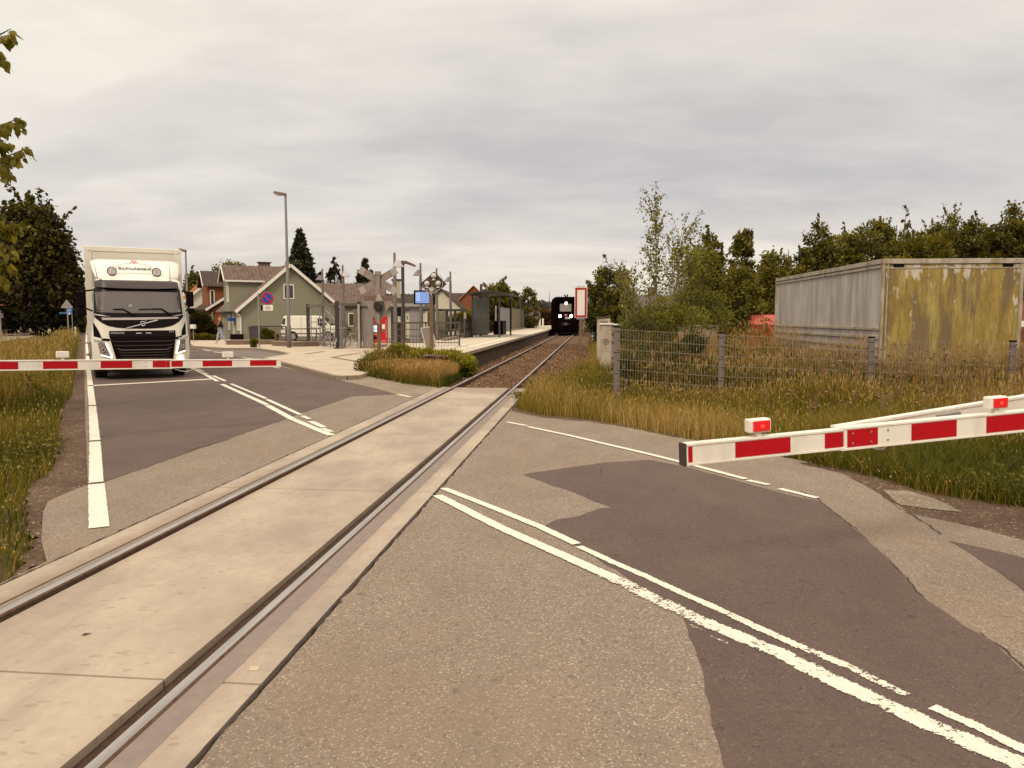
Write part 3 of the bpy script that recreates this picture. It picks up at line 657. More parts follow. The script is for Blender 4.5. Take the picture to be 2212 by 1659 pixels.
blades('tall_grass', 'tall dry weeds sticking out in front of the wire fence', 'weeds', sample([(6.3,12.2),(9.8,11.6),(10.2,13.8),(6.2,14.3),(4.6,14.2)], 5000), .58, .0048, GRASS, dry=.55, seed=17, heads=.4, bend=.3)
blades('tall_grass', 'tangled tall weeds growing up against the wire fence', 'weeds', sample([(2.2,14.6),(4.2,13.9),(7,13.4),(10.5,12.8),(10.6,13.9),(7,14.4),(4.1,15.0),(2.3,15.6)], 10000), .40, .0046, GRASS, dry=.48, seed=18, heads=.4, bend=.4)
GV = [G(x, y) for x, y in [(1700,935),(1850,905),(2212,930),(2500,1000),(2500,1140),(2212,1095),(2009,1064),(1888,1028),(1780,1005),(1640,970)]]
blades('grass', 'lush green grass below the right barrier', 'grass', sample(GV, 42000), .30, .0042, GRASS, dry=.33, seed=19, bend=.6)
herbs('leafy_weeds', 'broad green leaves in the grass below the right barrier', sample(GV, 120), .22, .035, L_BRIGHT, 40, 13, .10)
herbs('leafy_weeds', 'green leafy weeds low behind the wire fence', sample([(2.5,15.9),(9,14.9),(12,15),(12,18),(3.8,20)], 230), .75, .075, L_OLIVE, 110, 9, .28)
herbs('leafy_weeds', 'bright green mugwort stalks above the wire fence', np.array([P(x, 700, 17.5)[:2] for x in (1490,1510,1565,1580,1595,1640,1655,1500,1575,1648)]), 1.75, .05, L_BRIGHT, 150, 10, .08)
herbs('leafy_weeds', 'low dark plants at the end of the concrete crossing panels', np.array([TW(1.35, 13.5), TW(1.25, 12.9), TW(1.4, 12.4), TW(1.1, 11.4)]), .25, .04, L_OLIVE, 160, 12, .10)
# dry grass + juniper between pavement and track
JV = [TW(-1.45, 13.6), TW(-1.9, 16), TW(-2.3, 19.6)] + gw([(1000,800),(960,815),(945,838),(880,826),(800,812),(778,808),(790,790),(812,770),(830,760)])
blades('tall_grass', 'straw coloured grass around the crossing signal post', 'grass', sample([G(x, y) for x, y in [(780,809),(880,829),(945,836),(990,812),(985,796),(900,788),(835,788),(795,795)]], 22000), .34, .006, DRYGRASS, dry=.62, seed=21, heads=.45, bend=.3, z=-.02)
blades('tall_grass', 'scattered taller stalks around the crossing signal post', 'grass', sample([G(x, y) for x, y in [(785,806),(880,826),(940,832),(995,808),(1000,790),(900,778),(835,778),(800,790)]], 1500), .62, .006, DRYGRASS, dry=.75, seed=23, heads=.9, bend=.3, z=-.02)
blades('grass', 'rough green tufts in the straw coloured grass island', 'grass', sample([G(x, y) for x, y in [(780,808),(850,822),(860,800),(800,790)]], 4000), .42, .006, GRASS, dry=.15, seed=24, z=-.02)
blades('grass', 'short green grass at the foot of the straw coloured grass', 'grass', sample([G(x, y) for x, y in [(776,811),(880,831),(950,839),(1000,820),(985,800),(880,800),(790,799)]], 9000), .24, .006, GRASS, dry=.3, seed=22, z=-.02)
def bush(name, label, cat, pts, rads, mat, n, leaf, seed, stems=True, elong=1.6, group=None, flat=.8):
    x0, y0 = np.mean([p_[0] for p_ in pts]), np.mean([p_[1] for p_ in pts]); root = thing(name, label, cat, (x0, y0, -.05), 0, group)
    r = np.random.default_rng(seed); cl = np.array([(p_[0]-x0, p_[1]-y0, p_[2]+.05) for p_ in pts]); cr = np.array(rads)
    wgt = cr**2/np.sum(cr**2); k = r.choice(len(cl), n, p=wgt); d = r.normal(0, 1, (n, 3)); d /= np.linalg.norm(d, axis=1)[:, None]
    q_ = cl[k] + d*(cr[k]*(r.random(n)**.35))[:, None]*np.array([1, 1, flat]); q_[:, 2] = np.maximum(q_[:, 2], .03)
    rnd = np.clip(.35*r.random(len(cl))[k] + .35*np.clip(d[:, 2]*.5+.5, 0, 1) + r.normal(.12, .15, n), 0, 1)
    V, Fc, at = leaves(q_, leaf, rnd, elong, seed=seed); npmesh('foliage', V, Fc, mat, dict(rnd=at), root)
    if stems:
        mb = MB()
        for c in cl: mb.tube([(c[0]*.02, c[1]*.02, 0), (c[0]*.6, c[1]*.6, c[2]*.6), tuple(c)], [.02, .015, .006], 5)
        mb.build('stems', BARK, root)
    return root
jp = []; jr = []
rg = random.Random(5)
for i in range(34):
    u = i/33; px = 842 + 158*u; p_ = P(px, 0, 26.5 - 2.5*u + rg.uniform(-.8, .8)); top = 747 + 28*u**1.3 + rg.uniform(-5, 7)
    zt = P(px, top, p_[1])[2]; jp.append((p_[0], p_[1], max(.12, zt-.22))); jr.append(rg.uniform(.20, .42))
for i in range(12):
    p_ = G(960 + rg.uniform(-20, 48), 800+rg.uniform(-8, 4)); jp.append((p_[0], p_[1], .25)); jr.append(.3)
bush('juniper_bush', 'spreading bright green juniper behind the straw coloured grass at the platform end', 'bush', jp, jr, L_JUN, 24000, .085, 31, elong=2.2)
jp = [(*G(x, y), .25) for x, y in [(786,808),(796,806),(806,808),(818,806),(812,790),(820,780)]]
bush('low_shrub', 'small leafy shrub at the pavement corner left of the crossing post', 'bush', jp, [.32,.3,.28,.25,.3,.3], L_OLIVE, 3500, .06, 32)

# ------------------------------------------------------------------ truck
def truck():
    W0 = P(310, 800, 21.3); RZ = R(28.9)
    root = thing('delivery_truck', 'white box truck with dark grille and lettered roof deflector waiting behind the left barrier', 'truck', (W0[0], W0[1], .0), RZ)
    def X(zx): return (zx-800)/474.0
    def Z(zy): return 1.7 + (909-zy)/428.8
    LV = [(.30, .10, 1.17), (.34, .02, 1.21), (.62, .0, 1.23), (1.12, .0, 1.24), (1.35, .03, 1.21), (1.62, .05, 1.20), (1.80, .09, 1.19), (2.42, .27, 1.13), (2.52, .31, 1.12), (2.72, .42, 1.10), (2.80, .62, 1.03), (2.83, .95, .95)]
    def prof(z):
        if z <= LV[0][0]: return LV[0][1:]
        for a, b in zip(LV[:-1], LV[1:]):
            if z <= b[0]:
                u = (z-a[0])/(b[0]-a[0]); return (a[1]+(b[1]-a[1])*u, a[2]+(b[2]-a[2])*u)
        return LV[-1][1:]
    def fy(x, z):
        y, hw = prof(z); u = min(1, abs(x)/hw); return y + .07*u**2 + .26*max(0, (u-.72)/.28)**2.4
    mb = MB(); xs = [-1, -.985, -.95, -.9, -.84, -.76, -.6, -.4, -.2, 0, .2, .4, .6, .76, .84, .9, .95, .985, 1]; vs = []; zs = [l[0] for l in LV]
    zs = sorted(set(zs + [.9, 2.0, 2.2, 2.6])); YB = 2.05
    for z in zs:
        hw = prof(z)[1]; vs += [(u*hw, fy(u*hw, z), z) for u in xs] + [(hw, YB, z), (-hw, YB, z)]
    n = len(xs)+2; fs = [(i*n+k, i*n+(k+1)%n, (i+1)*n+(k+1)%n, (i+1)*n+k) for i in range(len(zs)-1) for k in range(n)]
    fs += [tuple(range(n))[::-1], tuple((len(zs)-1)*n+k for k in range(n))]
    mb.add(vs, fs); cab = mb.build('cab', WHITE, root, smooth=True)
    es = cab.modifiers.new('split', 'EDGE_SPLIT'); es.split_angle = R(40)
    def patch(name, top, bot, mat, off=.012, nu=24, nv=8, parent=root, thick=.02, m=None, bevel=0):
        def ip(l, u):
            f = u*(len(l)-1); i = min(int(f), len(l)-2); f -= i; return (l[i][0]+(l[i+1][0]-l[i][0])*f, l[i][1]+(l[i+1][1]-l[i][1])*f)
        V = []
        for j in range(nv+1):
            for i in range(nu+1):
                a, b = ip(top, i/nu), ip(bot, i/nu); v = j/nv; x, z = X(a[0]+(b[0]-a[0])*v), Z(a[1]+(b[1]-a[1])*v)
                hw = prof(z)[1]; x = max(-hw, min(hw, x)); V.append((x, fy(x, z)-off, z))
        k = nu+1; N_ = len(V); F_ = [(j*k+i, j*k+i+1, (j+1)*k+i+1, (j+1)*k+i) for j in range(nv) for i in range(nu)]
        V2 = V + [(x, y+thick, z) for x, y, z in V]
        per = [i for i in range(k)] + [j*k+nu for j in range(1, nv+1)] + [nv*k+i for i in range(nu-1, -1, -1)] + [j*k for j in range(nv-1, 0, -1)]
        F_ += [(per[q], per[(q+1) % len(per)], per[(q+1) % len(per)]+N_, per[q]+N_) for q in range(len(per))]
        b_ = MB(); b_.add(V2, F_); o_ = b_.build(name, mat, parent, smooth=True); e = o_.modifiers.new('split', 'EDGE_SPLIT'); e.split_angle = R(45); return o_
    # windscreen with black surround, black nose panel
    patch('windscreen_surround', [(262,555),(520,540),(800,536),(1080,540),(1300,555)], [(255,860),(500,900),(800,905),(1100,900),(1312,860)], BLACKG, .010)
    ws = patch('windscreen', [(282,604),(500,598),(800,596),(1060,598),(1272,600)], [(290,842),(500,850),(800,853),(1080,850),(1296,838)], WSCREEN, .018)
    patch('visor', [(262,470),(330,463),(800,462),(1200,463),(1270,475)], [(246,545),(520,560),(800,563),(1060,560),(1285,548)], VISOR, .10, thick=.10)
    patch('nose_panel', [(258,872),(330,885),(420,893),(520,900),(660,902),(800,903),(940,902),(1070,900),(1160,893),(1240,885),(1318,868)], [(260,900),(325,958),(410,1002),(520,1024),(660,1034),(800,1036),(930,1034),(1060,1026),(1165,1004),(1250,960),(1314,900)], BLACKG, .012)
    patch('trim_strip', [(340,908),(800,904),(1255,898)], [(352,934),(800,932),(1245,916)], M('strip silver', (.42,.37,.35), .3, .05), .03, nv=2, thick=.03)
    em = patch('emblem', [(985,928),(1000,940)], [(606,1028),(616,1036)], CHROME, .03, nu=2, nv=10, thick=.02)
    rb = MB(); rb.ring((X(815), fy(X(815), Z(978))-.045, Z(978)), (0, 1, 0), .060, .013, 24, 8); rb.beam((X(815)-.055, fy(.03, Z(978))-.045, Z(990)), (X(815)+.055, fy(.03, Z(978))-.045, Z(966)), .02, .03)
    rb.beam((X(815)+.045, fy(.03, Z(978))-.045, Z(958)), (X(815)+.085, fy(.03, Z(978))-.045, Z(936)), .016, .016); rb.build('emblem_ring', CHROME, em, smooth=False)
    patch('nameplate_panel', [(418,1062),(800,1058),(1205,1058)], [(418,1128),(800,1128),(1208,1128)], BLACKG, .012, nv=3)
    patch('grille', [(420,1128),(800,1128),(1210,1122)], [(492,1415),(800,1420),(1166,1405)], BLACK, .014, nv=10)
    for y0, x0, x1, sag in ((1180, 440, 1200, 6), (1228, 470, 1180, 8), (1268, 500, 1150, 18), (1310, 520, 1140, 10), (1345, 535, 1130, 8), (1378, 545, 1120, 6)):
        patch('grille_slat', [(x0,y0-8),(x0+60,y0+sag-6),(x1-60,y0+sag-6),(x1,y0-14)], [(x0+6,y0+3),(x0+60,y0+sag+5),(x1-60,y0+sag+5),(x1-6,y0-3)], M('grille slat grey', (.04,.028,.026), .4, .1) if y0 != 1268 else M('grille slat light', (.12,.095,.09), .35, .1), .03, nv=1, thick=.03)
    patch('corner_deflector', [(240,958),(262,990),(300,1060)], [(242,1125),(290,1135),(332,1145)], BLACK, .012, nu=8)
    patch('corner_deflector', [(1290,1060),(1330,980),(1345,950)], [(1280,1120),(1320,1118),(1345,1108)], BLACK, .012, nu=8)
    patch('bumper_gap', [(330,1146),(420,1152)], [(334,1172),(422,1180)], BLACK, .012, nu=6, nv=2); patch('bumper_gap', [(1208,1140),(1285,1122)], [(1208,1168),(1290,1146)], BLACK, .012, nu=6, nv=2)
    for sgn, top, bot, drl in ((-1, [(284,1200),(330,1192),(372,1196)], [(312,1352),(380,1372),(452,1392)], [[(366,1200),(378,1200)], [(436,1368),(450,1372)], [(312,1334),(440,1368)], [(314,1346),(446,1384)]]),
                          (1, [(1252,1180),(1300,1172),(1332,1170)], [(1200,1352),(1270,1338),(1326,1316)], [[(1246,1182),(1258,1182)], [(1202,1338),(1214,1338)], [(1208,1334),(1324,1302)], [(1202,1350),(1324,1314)]])):
        hl = patch('headlight', top, bot, M('headlight housing', (.22,.18,.16), .2, .5, 18, spec=.7), .016, nu=10)
        patch('running_light', drl[0], drl[1], DRL, .028, nu=2, nv=10, parent=hl, thick=.012); patch('running_light', drl[2], drl[3], DRL, .028, nu=10, nv=2, parent=hl, thick=.012)
        cx = X(345 if sgn < 0 else 1285); cz = Z(1282 if sgn < 0 else 1250); b_ = MB(); b_.disc((cx, fy(cx, cz)-.035, cz), (0,1,0), .045, .02, 16); b_.ring((cx, fy(cx, cz)-.045, cz), (0,1,0), .05, .008, 20, 6); b_.build('reflector', [CHROME], hl)
        b_ = MB(); b_.disc((cx, fy(cx, cz)-.05, cz), (0,1,0), .024, .012, 14); b_.build('bulb_lens', BLACKG, hl)
        patch('fender_trim', [(234,1150),(330,1166)] if sgn < 0 else [(1240,1146),(1375,1128)], [(244,1180),(332,1182)] if sgn < 0 else [(1240,1164),(1370,1146)], M('trim silver', (.5,.46,.42), .3, .05), .035, nu=8, nv=2, thick=.06)
    b_ = MB(); cx, cz = X(1262), Z(1398); b_.disc((cx, fy(cx, cz)-.03, cz), (0,1,0), .07, .03, 18); b_.build('fog_light', LAMPWARM, root)
    b_ = MB(); cx, cz = X(360), Z(1420); b_.disc((cx, fy(cx, cz)-.02, cz), (0,1,0), .06, .03, 18); b_.build('fog_light', M('fog lens', (.3,.26,.22), .2, .2), root)
    patch('bumper_lower', [(240,1440),(500,1470),(800,1475),(1100,1465),(1362,1430)], [(250,1492),(500,1505),(800,1508),(1100,1500),(1350,1480)], BLACK, .012)
    b_ = MB(); b_.box(X(745), X(962), -.045, -.02, Z(1508), Z(1482)); pl = b_.build('number_plate', M('plate yellow', (.62,.38,.04), .5, .05), root)
    text('GA 92 475', .085, pl, (X(853), -.049, Z(1495)), (R(90), 0, 0), BLACK, 'plate_characters')
    SILV = M('lettering silver', (.5,.46,.44), .35, .02)
    text('VOLVO', .082, root, (X(515), fy(X(515), Z(1087))-.030, Z(1087)), (R(90), 0, 0), SILV, 'lettering', (1.25, .8), bold=.002)
    text('FM', .085, root, (X(1155), fy(X(1155), Z(1075))-.030, Z(1075)), (R(90), 0, R(8)), SILV, 'lettering', (1.1, .85))
    b_ = MB(); b_.box(X(730), X(795), -.034, -.02, Z(1095), Z(1083)); b_.build('badge', SILV, root)
    b_ = MB(); b_.box(X(845), X(910), -.034, -.02, Z(1094), Z(1082)); b_.build('badge', SILV, root)
    # wipers
    for a, b, c in (((308, 824), (590, 806), (725, 885)), ((775, 808), (1045, 800), (1180, 885))):
        pts = [(X(p_[0]), fy(X(p_[0]), Z(p_[1]))-.04, Z(p_[1])) for p_ in (a, b)]; b_ = MB(); b_.tube(pts, .013, 6); wp = b_.build('wiper', BLACK, root)
        pts = [(X(p_[0]), fy(X(p_[0]), Z(p_[1]))-.05, Z(p_[1])) for p_ in ((b[0]-110, b[1]+2), b, c)]; b_ = MB(); b_.tube(pts, [.012, .017, .022], 6); b_.build('wiper_arm', BLACK, wp)
    b_ = MB(); b_.box(X(1238), X(1274), fy(X(1255), Z(820))-.022, fy(X(1255), Z(820))-.016, Z(834), Z(812)); b_.build('sticker', M('sticker teal', (.12,.34,.30), .5), root)
    b_ = MB(); b_.disc((X(680), fy(0, Z(765))-.021, Z(768)), (0, 1, 0), .05, .004, 14); b_.build('sticker', M('sticker grey', (.36,.33,.31), .5), root)
    # roof deflector : a rounded scoop leaning back
    def dp(u, v):   # u -1..1, v 0..1 bottom to top
        z = 2.80 + .60*v; hw = 1.02 + .16*v**.6; x = u*hw
        y = .62 + 1.0*v**1.15 + .32*max(0, (abs(u)-.62)/.38)**1.6*(1-.35*v) + .05*u*u
        if v > .92: y += (v-.92)*2.2
        return (x, y, z - .05*max(0, (abs(u)-.8)/.2)**2*v)
    nu, nv = 32, 16; V = [dp(-1+2*i/nu, j/nv) for j in range(nv+1) for i in range(nu+1)]; k = nu+1
    F_ = [(j*k+i, j*k+i+1, (j+1)*k+i+1, (j+1)*k+i) for j in range(nv) for i in range(nu)]
    N_ = len(V); bk = [(V[j*k][0], 2.0, V[j*k][2]) for j in range(nv+1)] + [(V[j*k+nu][0], 2.0, V[j*k+nu][2]) for j in range(nv+1)]
    F_ += [(j*k, (j+1)*k, N_+j+1, N_+j) for j in range(nv)] + [(j*k+nu, N_+nv+1+j, N_+nv+2+j, (j+1)*k+nu) for j in range(nv)]
    V += bk; F_ += [tuple([nv*k+i for i in range(nu+1)] + [N_+2*nv+1, N_+nv])]
    b_ = MB(); b_.add(V, F_); df = b_.build('roof_deflector', WHITE, root, smooth=True); e = df.modifiers.new('split', 'EDGE_SPLIT'); e.split_angle = R(50)
    # sign plate with lettering lies on the sloping deflector face
    th = math.atan2(1.0, .60)
    def ond(x, z, off): v = (z-2.80)/.60; return (x, .62+1.0*v**1.15-off, z)
    def sgnplane(v): return R(90) - math.atan(1.15*1.0*v**.15/.60)
    v = .52; zc = 2.80+.6*v; rx = sgnplane(v)
    tx = text('Schulstad', .215, df, ond(-.06, zc-.005, .045), (rx, 0, 0), M('lettering grey', (.06,.06,.055), .5, .05), 'lettering', (1.06, 1.0), bold=.004)
    RED_ = M('emblem red', (.60,.10,.13), .5, .05); b_ = MB()
    cz = zc+.185; c_ = ond(-.06, cz, .05)
    for dx in (-.055, .055): b_.ring((c_[0]+dx, c_[1], c_[2]-.02), (0, -math.cos(rx)*1, math.sin(rx)), .042, .011, 18, 6)
    for dx in (-.05, 0, .05): b_.beam((c_[0]+dx*.5, c_[1]+.02, c_[2]+.01), (c_[0]+dx, c_[1]+.055, c_[2]+.075), .014, .012)
    b_.build('bakery_emblem', RED_, df)
    b_ = MB(); zt, zb = zc+.15, zc-.15; P5 = [(-.56, zc-.06), (-.50, zc+.08), (-.30, zt), (-.16, zt)]
    b_.tube([ond(x, z, .035) for x, z in P5], .007, 6); b_.tube([ond(-.12-x+.0, z, .035) for x, z in P5], .007, 6); b_.tube([ond(-.47, zb, .035), ond(.35, zb, .035)], .007, 6)
    b_.build('sign_outline', M('outline grey', (.42,.40,.37), .4), df)
    for lx in (X(490), X(1028)):
        c_ = ond(lx, 3.0, .16); b_ = MB(); b_.disc((c_[0], c_[1]-.02, c_[2]), (0, -1, .1), .11, .02, 22); sp = b_.build('spotlight', M('spot lens', (.55,.48,.42), .15, .5, 22, metal=.4), root)
        b_ = MB(); b_.ring((c_[0], c_[1]-.02, c_[2]), (0, -1, .1), .112, .014, 24, 6); b_.build('spotlight_rim', BLACKG, sp)
        b_ = MB(); b_.disc((c_[0], c_[1]+.05, c_[2]), (0, -1, .1), .06, .12, 20, r2=.10); b_.build('spotlight_shell', BLACKG, sp)
        b_ = MB(); b_.beam((c_[0], c_[1]+.02, c_[2]-.10), (c_[0], c_[1]+.16, c_[2]-.17), .03, .03); b_.build('spotlight_bracket', BLACK, sp)
    for x_, tx_ in ((X(318), X(290)), (X(1186), X(1192))):
        b_ = MB(); b_.tube([(x_, .55, 2.76), (tx_, .75, 3.18)], [.010, .004], 6); b_.build('antenna', BLACK, root)
    for x_ in (X(350), X(1180)):
        b_ = MB(); b_.box(x_-.04, x_+.04, .44, .52, 2.735, 2.79); b_.build('marker_lamp', M('marker lamp', (.8,.75,.65), .2), root, bevel=.01)
    # mirrors
    for sgn, (x0, x1, z0, z1), (x2, x3, z2, z3) in ((-1, (68,166,785,600), (62,178,885,795)), (1, (1362,1455,770,590), (1378,1470,862,790))):
        xc = X((x0+x1)/2); b_ = MB(); b_.box(X(x0), X(x1), .16, .34, Z(z0), Z(z1)); mr = b_.build('mirror', BLACK, root, bevel=.035, seg=3)
        b_ = MB(); b_.box(X(x2), X(x3), .14, .34, Z(z2), Z(z3)); b_.build('lower_mirror', BLACK, mr, bevel=.045, seg=3)
        xi = sgn*1.10; b_ = MB(); b_.tube([(xc, .25, Z(z1+4)), (xi, .42, 2.46)], .022, 8); b_.build('mirror_arm', BLACK, mr)
        b_ = MB(); b_.tube([(xc, .25, Z(z0-6)), (sgn*1.17, .30, Z(830))], .022, 8); b_.build('mirror_arm', BLACK, mr)
    b_ = MB()
    b_.box(-1.02, 1.02, .30, 9.6, .55, .95); b_.box(-1.0, 1.0, .25, 2.2, .42, .56); b_.build('chassis', BLACK, root)
    b_ = MB(); b_.box(-1.29, 1.29, 2.32, 9.7, .98, 3.80); cb_ = b_.build('cargo_box', BODYWHITE, root, bevel=.03)
    b_ = MB(); b_.box(-1.31, -1.12, 2.30, 2.33, .98, 3.78); b_.box(1.12, 1.31, 2.30, 2.33, .98, 3.78); b_.box(-1.12, 1.12, 2.30, 2.33, 3.66, 3.79); b_.build('box_frame', M('box edging', (.70,.64,.54), .4, .03), cb_, bevel=.005)
    for x_ in (-1.2, 1.2):
        b_ = MB(); b_.disc((x_, 2.29, 3.70), (0,1,0), .03, .03, 12); b_.build('marker_lamp', M('marker lamp', (.8,.75,.65), .2), cb_)
    b_ = MB(); b_.box(-1.26, -1.22, 2.6, 9.5, .45, .95); b_.build('side_guard', STEEL, root)
    def wheel(x_, y_, wd):
        b_ = MB(); b_.tube([(x_-wd/2, y_, .5), (x_-wd/2+.04, y_, .5), (x_+wd/2-.04, y_, .5), (x_+wd/2, y_, .5)], [.44, .50, .50, .44], 28); wh = b_.build('wheel', RUBBER, root, smooth=False)
        b_ = MB(); s_ = 1 if x_ > 0 else -1; b_.disc((x_+s_*wd/2, y_, .5), (1,0,0), .27, .03, 24); b_.disc((x_+s_*(wd/2+.02), y_, .5), (1,0,0), .12, .06, 16); b_.build('rim', STEEL, wh)
    for x_, y_, wd in ((-1.03, 1.32, .34), (1.03, 1.32, .34), (-.98, 6.6, .56), (.98, 6.6, .56)): wheel(x_, y_, wd)
    for x0_ in (-1.22, .86): b_ = MB(); b_.box(x0_, x0_+.36, .78, .84, .5, 1.0); b_.build('wheel_arch', BLACK, root)
    for s_ in (-1, 1):   # cab side windows
        b_ = MB(); b_.prism([(.62, 1.85), (.80, 2.40), (1.75, 2.42), (1.75, 1.75), (.75, 1.68)], 0, .01); o_ = b_.build('side_window', GLASSDK, root); o_.rotation_euler = (0, 0, R(90)); o_.location = (s_*1.165+(.0 if s_ > 0 else .01), 0, 0)
truck()

# ------------------------------------------------------------------ barriers
def boom(name, label, A, B, zA, zB, hA, stripes, joint, lamps, end_black, mach):
    # A tip , B root (world xy). local x from tip to root. stripes as fractions of length in metres
    A3, B3 = Vector((*A, zA)), Vector((*B, zB)); d = B3 - A3; Lm = d.length; yaw = math.atan2(d.y, d.x); pit = -math.asin(d.z/Lm)
    root = thing(name, label, 'barrier', (B[0], B[1], 0), 0)
    piv = Matrix.Translation(A3 - Vector((B[0], B[1], 0))) @ Matrix.Rotation(yaw, 4, 'Z') @ Matrix.Rotation(pit, 4, 'Y')
    def put(mb, nm, mt, parent=root, **k):
        mb.v = [tuple(piv @ Vector(v)) for v in mb.v]; return mb.build(nm, mt, parent, **k)
    def sect(x0, x1, h, off=0):
        t_ = .028
        b_ = MB(); b_.box(x0, x1, -t_+off, t_+off, -h/2+.012, h/2-.012)
        b_.box(x0, x1, -t_-.006+off, t_+.006+off, h/2-.012, h/2+.004); b_.box(x0, x1, -t_-.006+off, t_+.006+off, -h/2-.004, -h/2+.012); return b_
    put(sect(0, joint, hA), 'tip_beam', BOOMWHITE, bevel=.003)
    put(sect(joint-.03, Lm+.3, hA*1.12, 0), 'main_beam', BOOMWHITE, bevel=.003)
    for x0, x1 in stripes:
        h = (hA if x1 <= joint+.02 else hA*1.12)/2 - .016
        b_ = MB(); b_.box(x0, x1, -.0305, .0305, -h, h); put(b_, 'red_stripe', REDREF)
    if end_black: b_ = MB(); b_.box(-.02, 0, -.034, .034, -hA/2-.006, hA/2+.006); put(b_, 'end_cap', M('end cap rubber', (.05,.035,.025), .8, .2), bevel=.004)
    for xb in (joint+.06, joint+.20, joint+.33):
        for zz in (-.032, .032): b_ = MB(); b_.disc((xb, 0, zz), (0,1,0), .0065, .068, 10); put(b_, 'bolt', STEEL)
    for xl, lit, face in lamps:
        h2 = (hA if xl < joint else hA*1.12)/2
        b_ = MB(); b_.box(xl-.02, xl+.02, -.02, .02, h2, h2+.035); b_.box(xl-.075, xl+.075, -.035, .035, h2+.03, h2+.115); lm = put(b_, 'lamp', BOOMWHITE, bevel=.010)
        if face:
            b_ = MB(); b_.box(xl-.055, xl+.062, -.044, -.034, h2+.040, h2+.105); put(b_, 'lamp_lens', LENS_RED, lm, bevel=.004)
            b_ = MB(); b_.disc((xl+.005, -.046, h2+.072), (0,1,0), .012, .006, 14); put(b_, 'bulb', EM('bulb red', (1, .05, .03), .9) if 'bulb red' not in MATS else MATS['bulb red'], lm)
    return root, put, Lm, piv
# left barrier
LA, LB = P(606, 788, 11.9), P(0, 792, 9.75)
dx, dy = LB[0]-LA[0], LB[1]-LA[1]; LL = math.hypot(dx, dy); ux, uy = dx/LL, dy/LL
def lx(px):    # distance from the tip of the point seen at column px
    k = (px-CX)/(F/math.cos(PITCH)) ; return (LA[0]-k*LA[1])/(k*uy-ux)
LZ = lambda px, py: P(px, py, LA[1]+uy*lx(px))[2]
zA, zB = LZ(606, 783.5), LZ(0, 789.5)
ext = 1.6; Bx = (LB[0]+ux*ext, LB[1]+uy*ext); zBe = zB + (zB-zA)/LL*ext
st = [(536,593),(433,497),(325,364),(366,390),(212,280),(87,162),(-60,33)]
r_, put, Lm, piv = boom('barrier', 'red and white striped barrier boom lowered in front of the truck', LA[:2], Bx, zA, zBe, .115,
    sorted([(lx(b), lx(a)) for a, b in st if a != 325] + [(lx(362), lx(325))]), lx(364), [(lx(489), 0, 0), (lx(130), 0, 0)], False, None)
for o in list(r_.children):
    if o.name.startswith('lamp'): pass
b_ = MB(); b_.add([(lx(489)-.10, -.038, .06), (lx(489)+.10, -.038, .06), (lx(489)+.10, -.038, .0), (lx(489)+.02, -.038, -.065), (lx(489)-.02, -.038, -.065), (lx(489)-.10, -.038, .0),
    (lx(489)-.10, -.032, .06), (lx(489)+.10, -.032, .06), (lx(489)+.10, -.032, .0), (lx(489)+.02, -.032, -.065), (lx(489)-.02, -.032, -.065), (lx(489)-.10, -.032, .0)],
    [(0,1,2,3,4,5),(11,10,9,8,7,6)] + [(i, (i+1)%6, (i+1)%6+6, i+6) for i in range(6)]); put(b_, 'lamp_bracket', BOOMWHITE)
b_ = MB(); b_.tube([(lx(372), 0, -.07), (lx(385), 0, -.10), (lx(398), 0, -.115), (lx(415), 0, -.085), (lx(432), 0, -.07)], .006, 6); put(b_, 'cable', BOOMWHITE)
b_ = MB(); b_.box(-.35, .35, -.3, .3, 0, 1.15); b_.build('barrier_machine', GREYBACK, r_, bevel=.02)
b_ = MB(); b_.box(-.09, .09, -.2, .2, 1.15, zBe+.02); b_.build('pivot_head', STEEL, r_, bevel=.01)
# right barrier
RA, RB = P(1478, 981, 4.62), P(2212, 908, 5.30)
dx, dy = RB[0]-RA[0], RB[1]-RA[1]; LL = math.hypot(dx, dy); ux, uy = dx/LL, dy/LL
def rx(px):
    k = (px-CX)/(F/math.cos(PITCH))*1.0
    # columns high off the axis: use the exact ray at the boom's row
    best = None
    for s in np.arange(-.2, 5, .004):
        X_, Y_ = RA[0]+ux*s, RA[1]+uy*s; zz = RA[2] + (RB[2]-RA[2])*s/LL
        dz = zz-H; cz = Y_*math.cos(PITCH) - dz*math.sin(PITCH); e = abs(CX+F*X_/cz-px)
        if best is None or e < best[0]: best = (e, s)
    return best[1]
ext = 3.3; Bx = (RB[0]+ux*ext, RB[1]+uy*ext); zBe = RB[2] + (RB[2]-RA[2])/LL*ext
st = [(1482.5,1491.4),(1582.7,1701),(1776,1815),(1824,1890),(1962,2059.6),(2124,2209.5)]
ss_ = [(rx(a), rx(b)) for a, b in st] + [(rx(2209)+.28, rx(2209)+.56), (rx(2209)+.9, rx(2209)+1.2)]
r_, put, Lm, piv = boom('barrier', 'red and white striped barrier boom with lit red lamps in the right foreground', RA[:2], Bx, RA[2], zBe, .128, ss_, rx(1818), [(rx(1638), 1, 1), (rx(2150), 1, 1)], True, None)
jx = rx(1812)
b_ = MB(); b_.beam((jx, .04, .004), (jx+3.9, .86, .03), .045, .130); b_.beam((jx, .04, .072), (jx+3.9, .86, .098), .062, .016); put(b_, 'rear_beam', BOOMWHITE)
b_ = MB(); b_.beam((jx+.98, .215, .016), (jx+1.20, .262, .018), .055, .075); put(b_, 'beam_plate', STEEL)
b_ = MB(); b_.tube([(rx(1885), .03, -.075), (rx(1900), .03, -.10), (rx(1915), .03, -.105), (rx(1925), .03, -.08)], .005, 6); put(b_, 'cable', BOOMWHITE)
b_ = MB(); b_.box(-.35, .35, -.1, .9, 0, 1.25); b_.build('barrier_machine', GREYBACK, r_, bevel=.02)

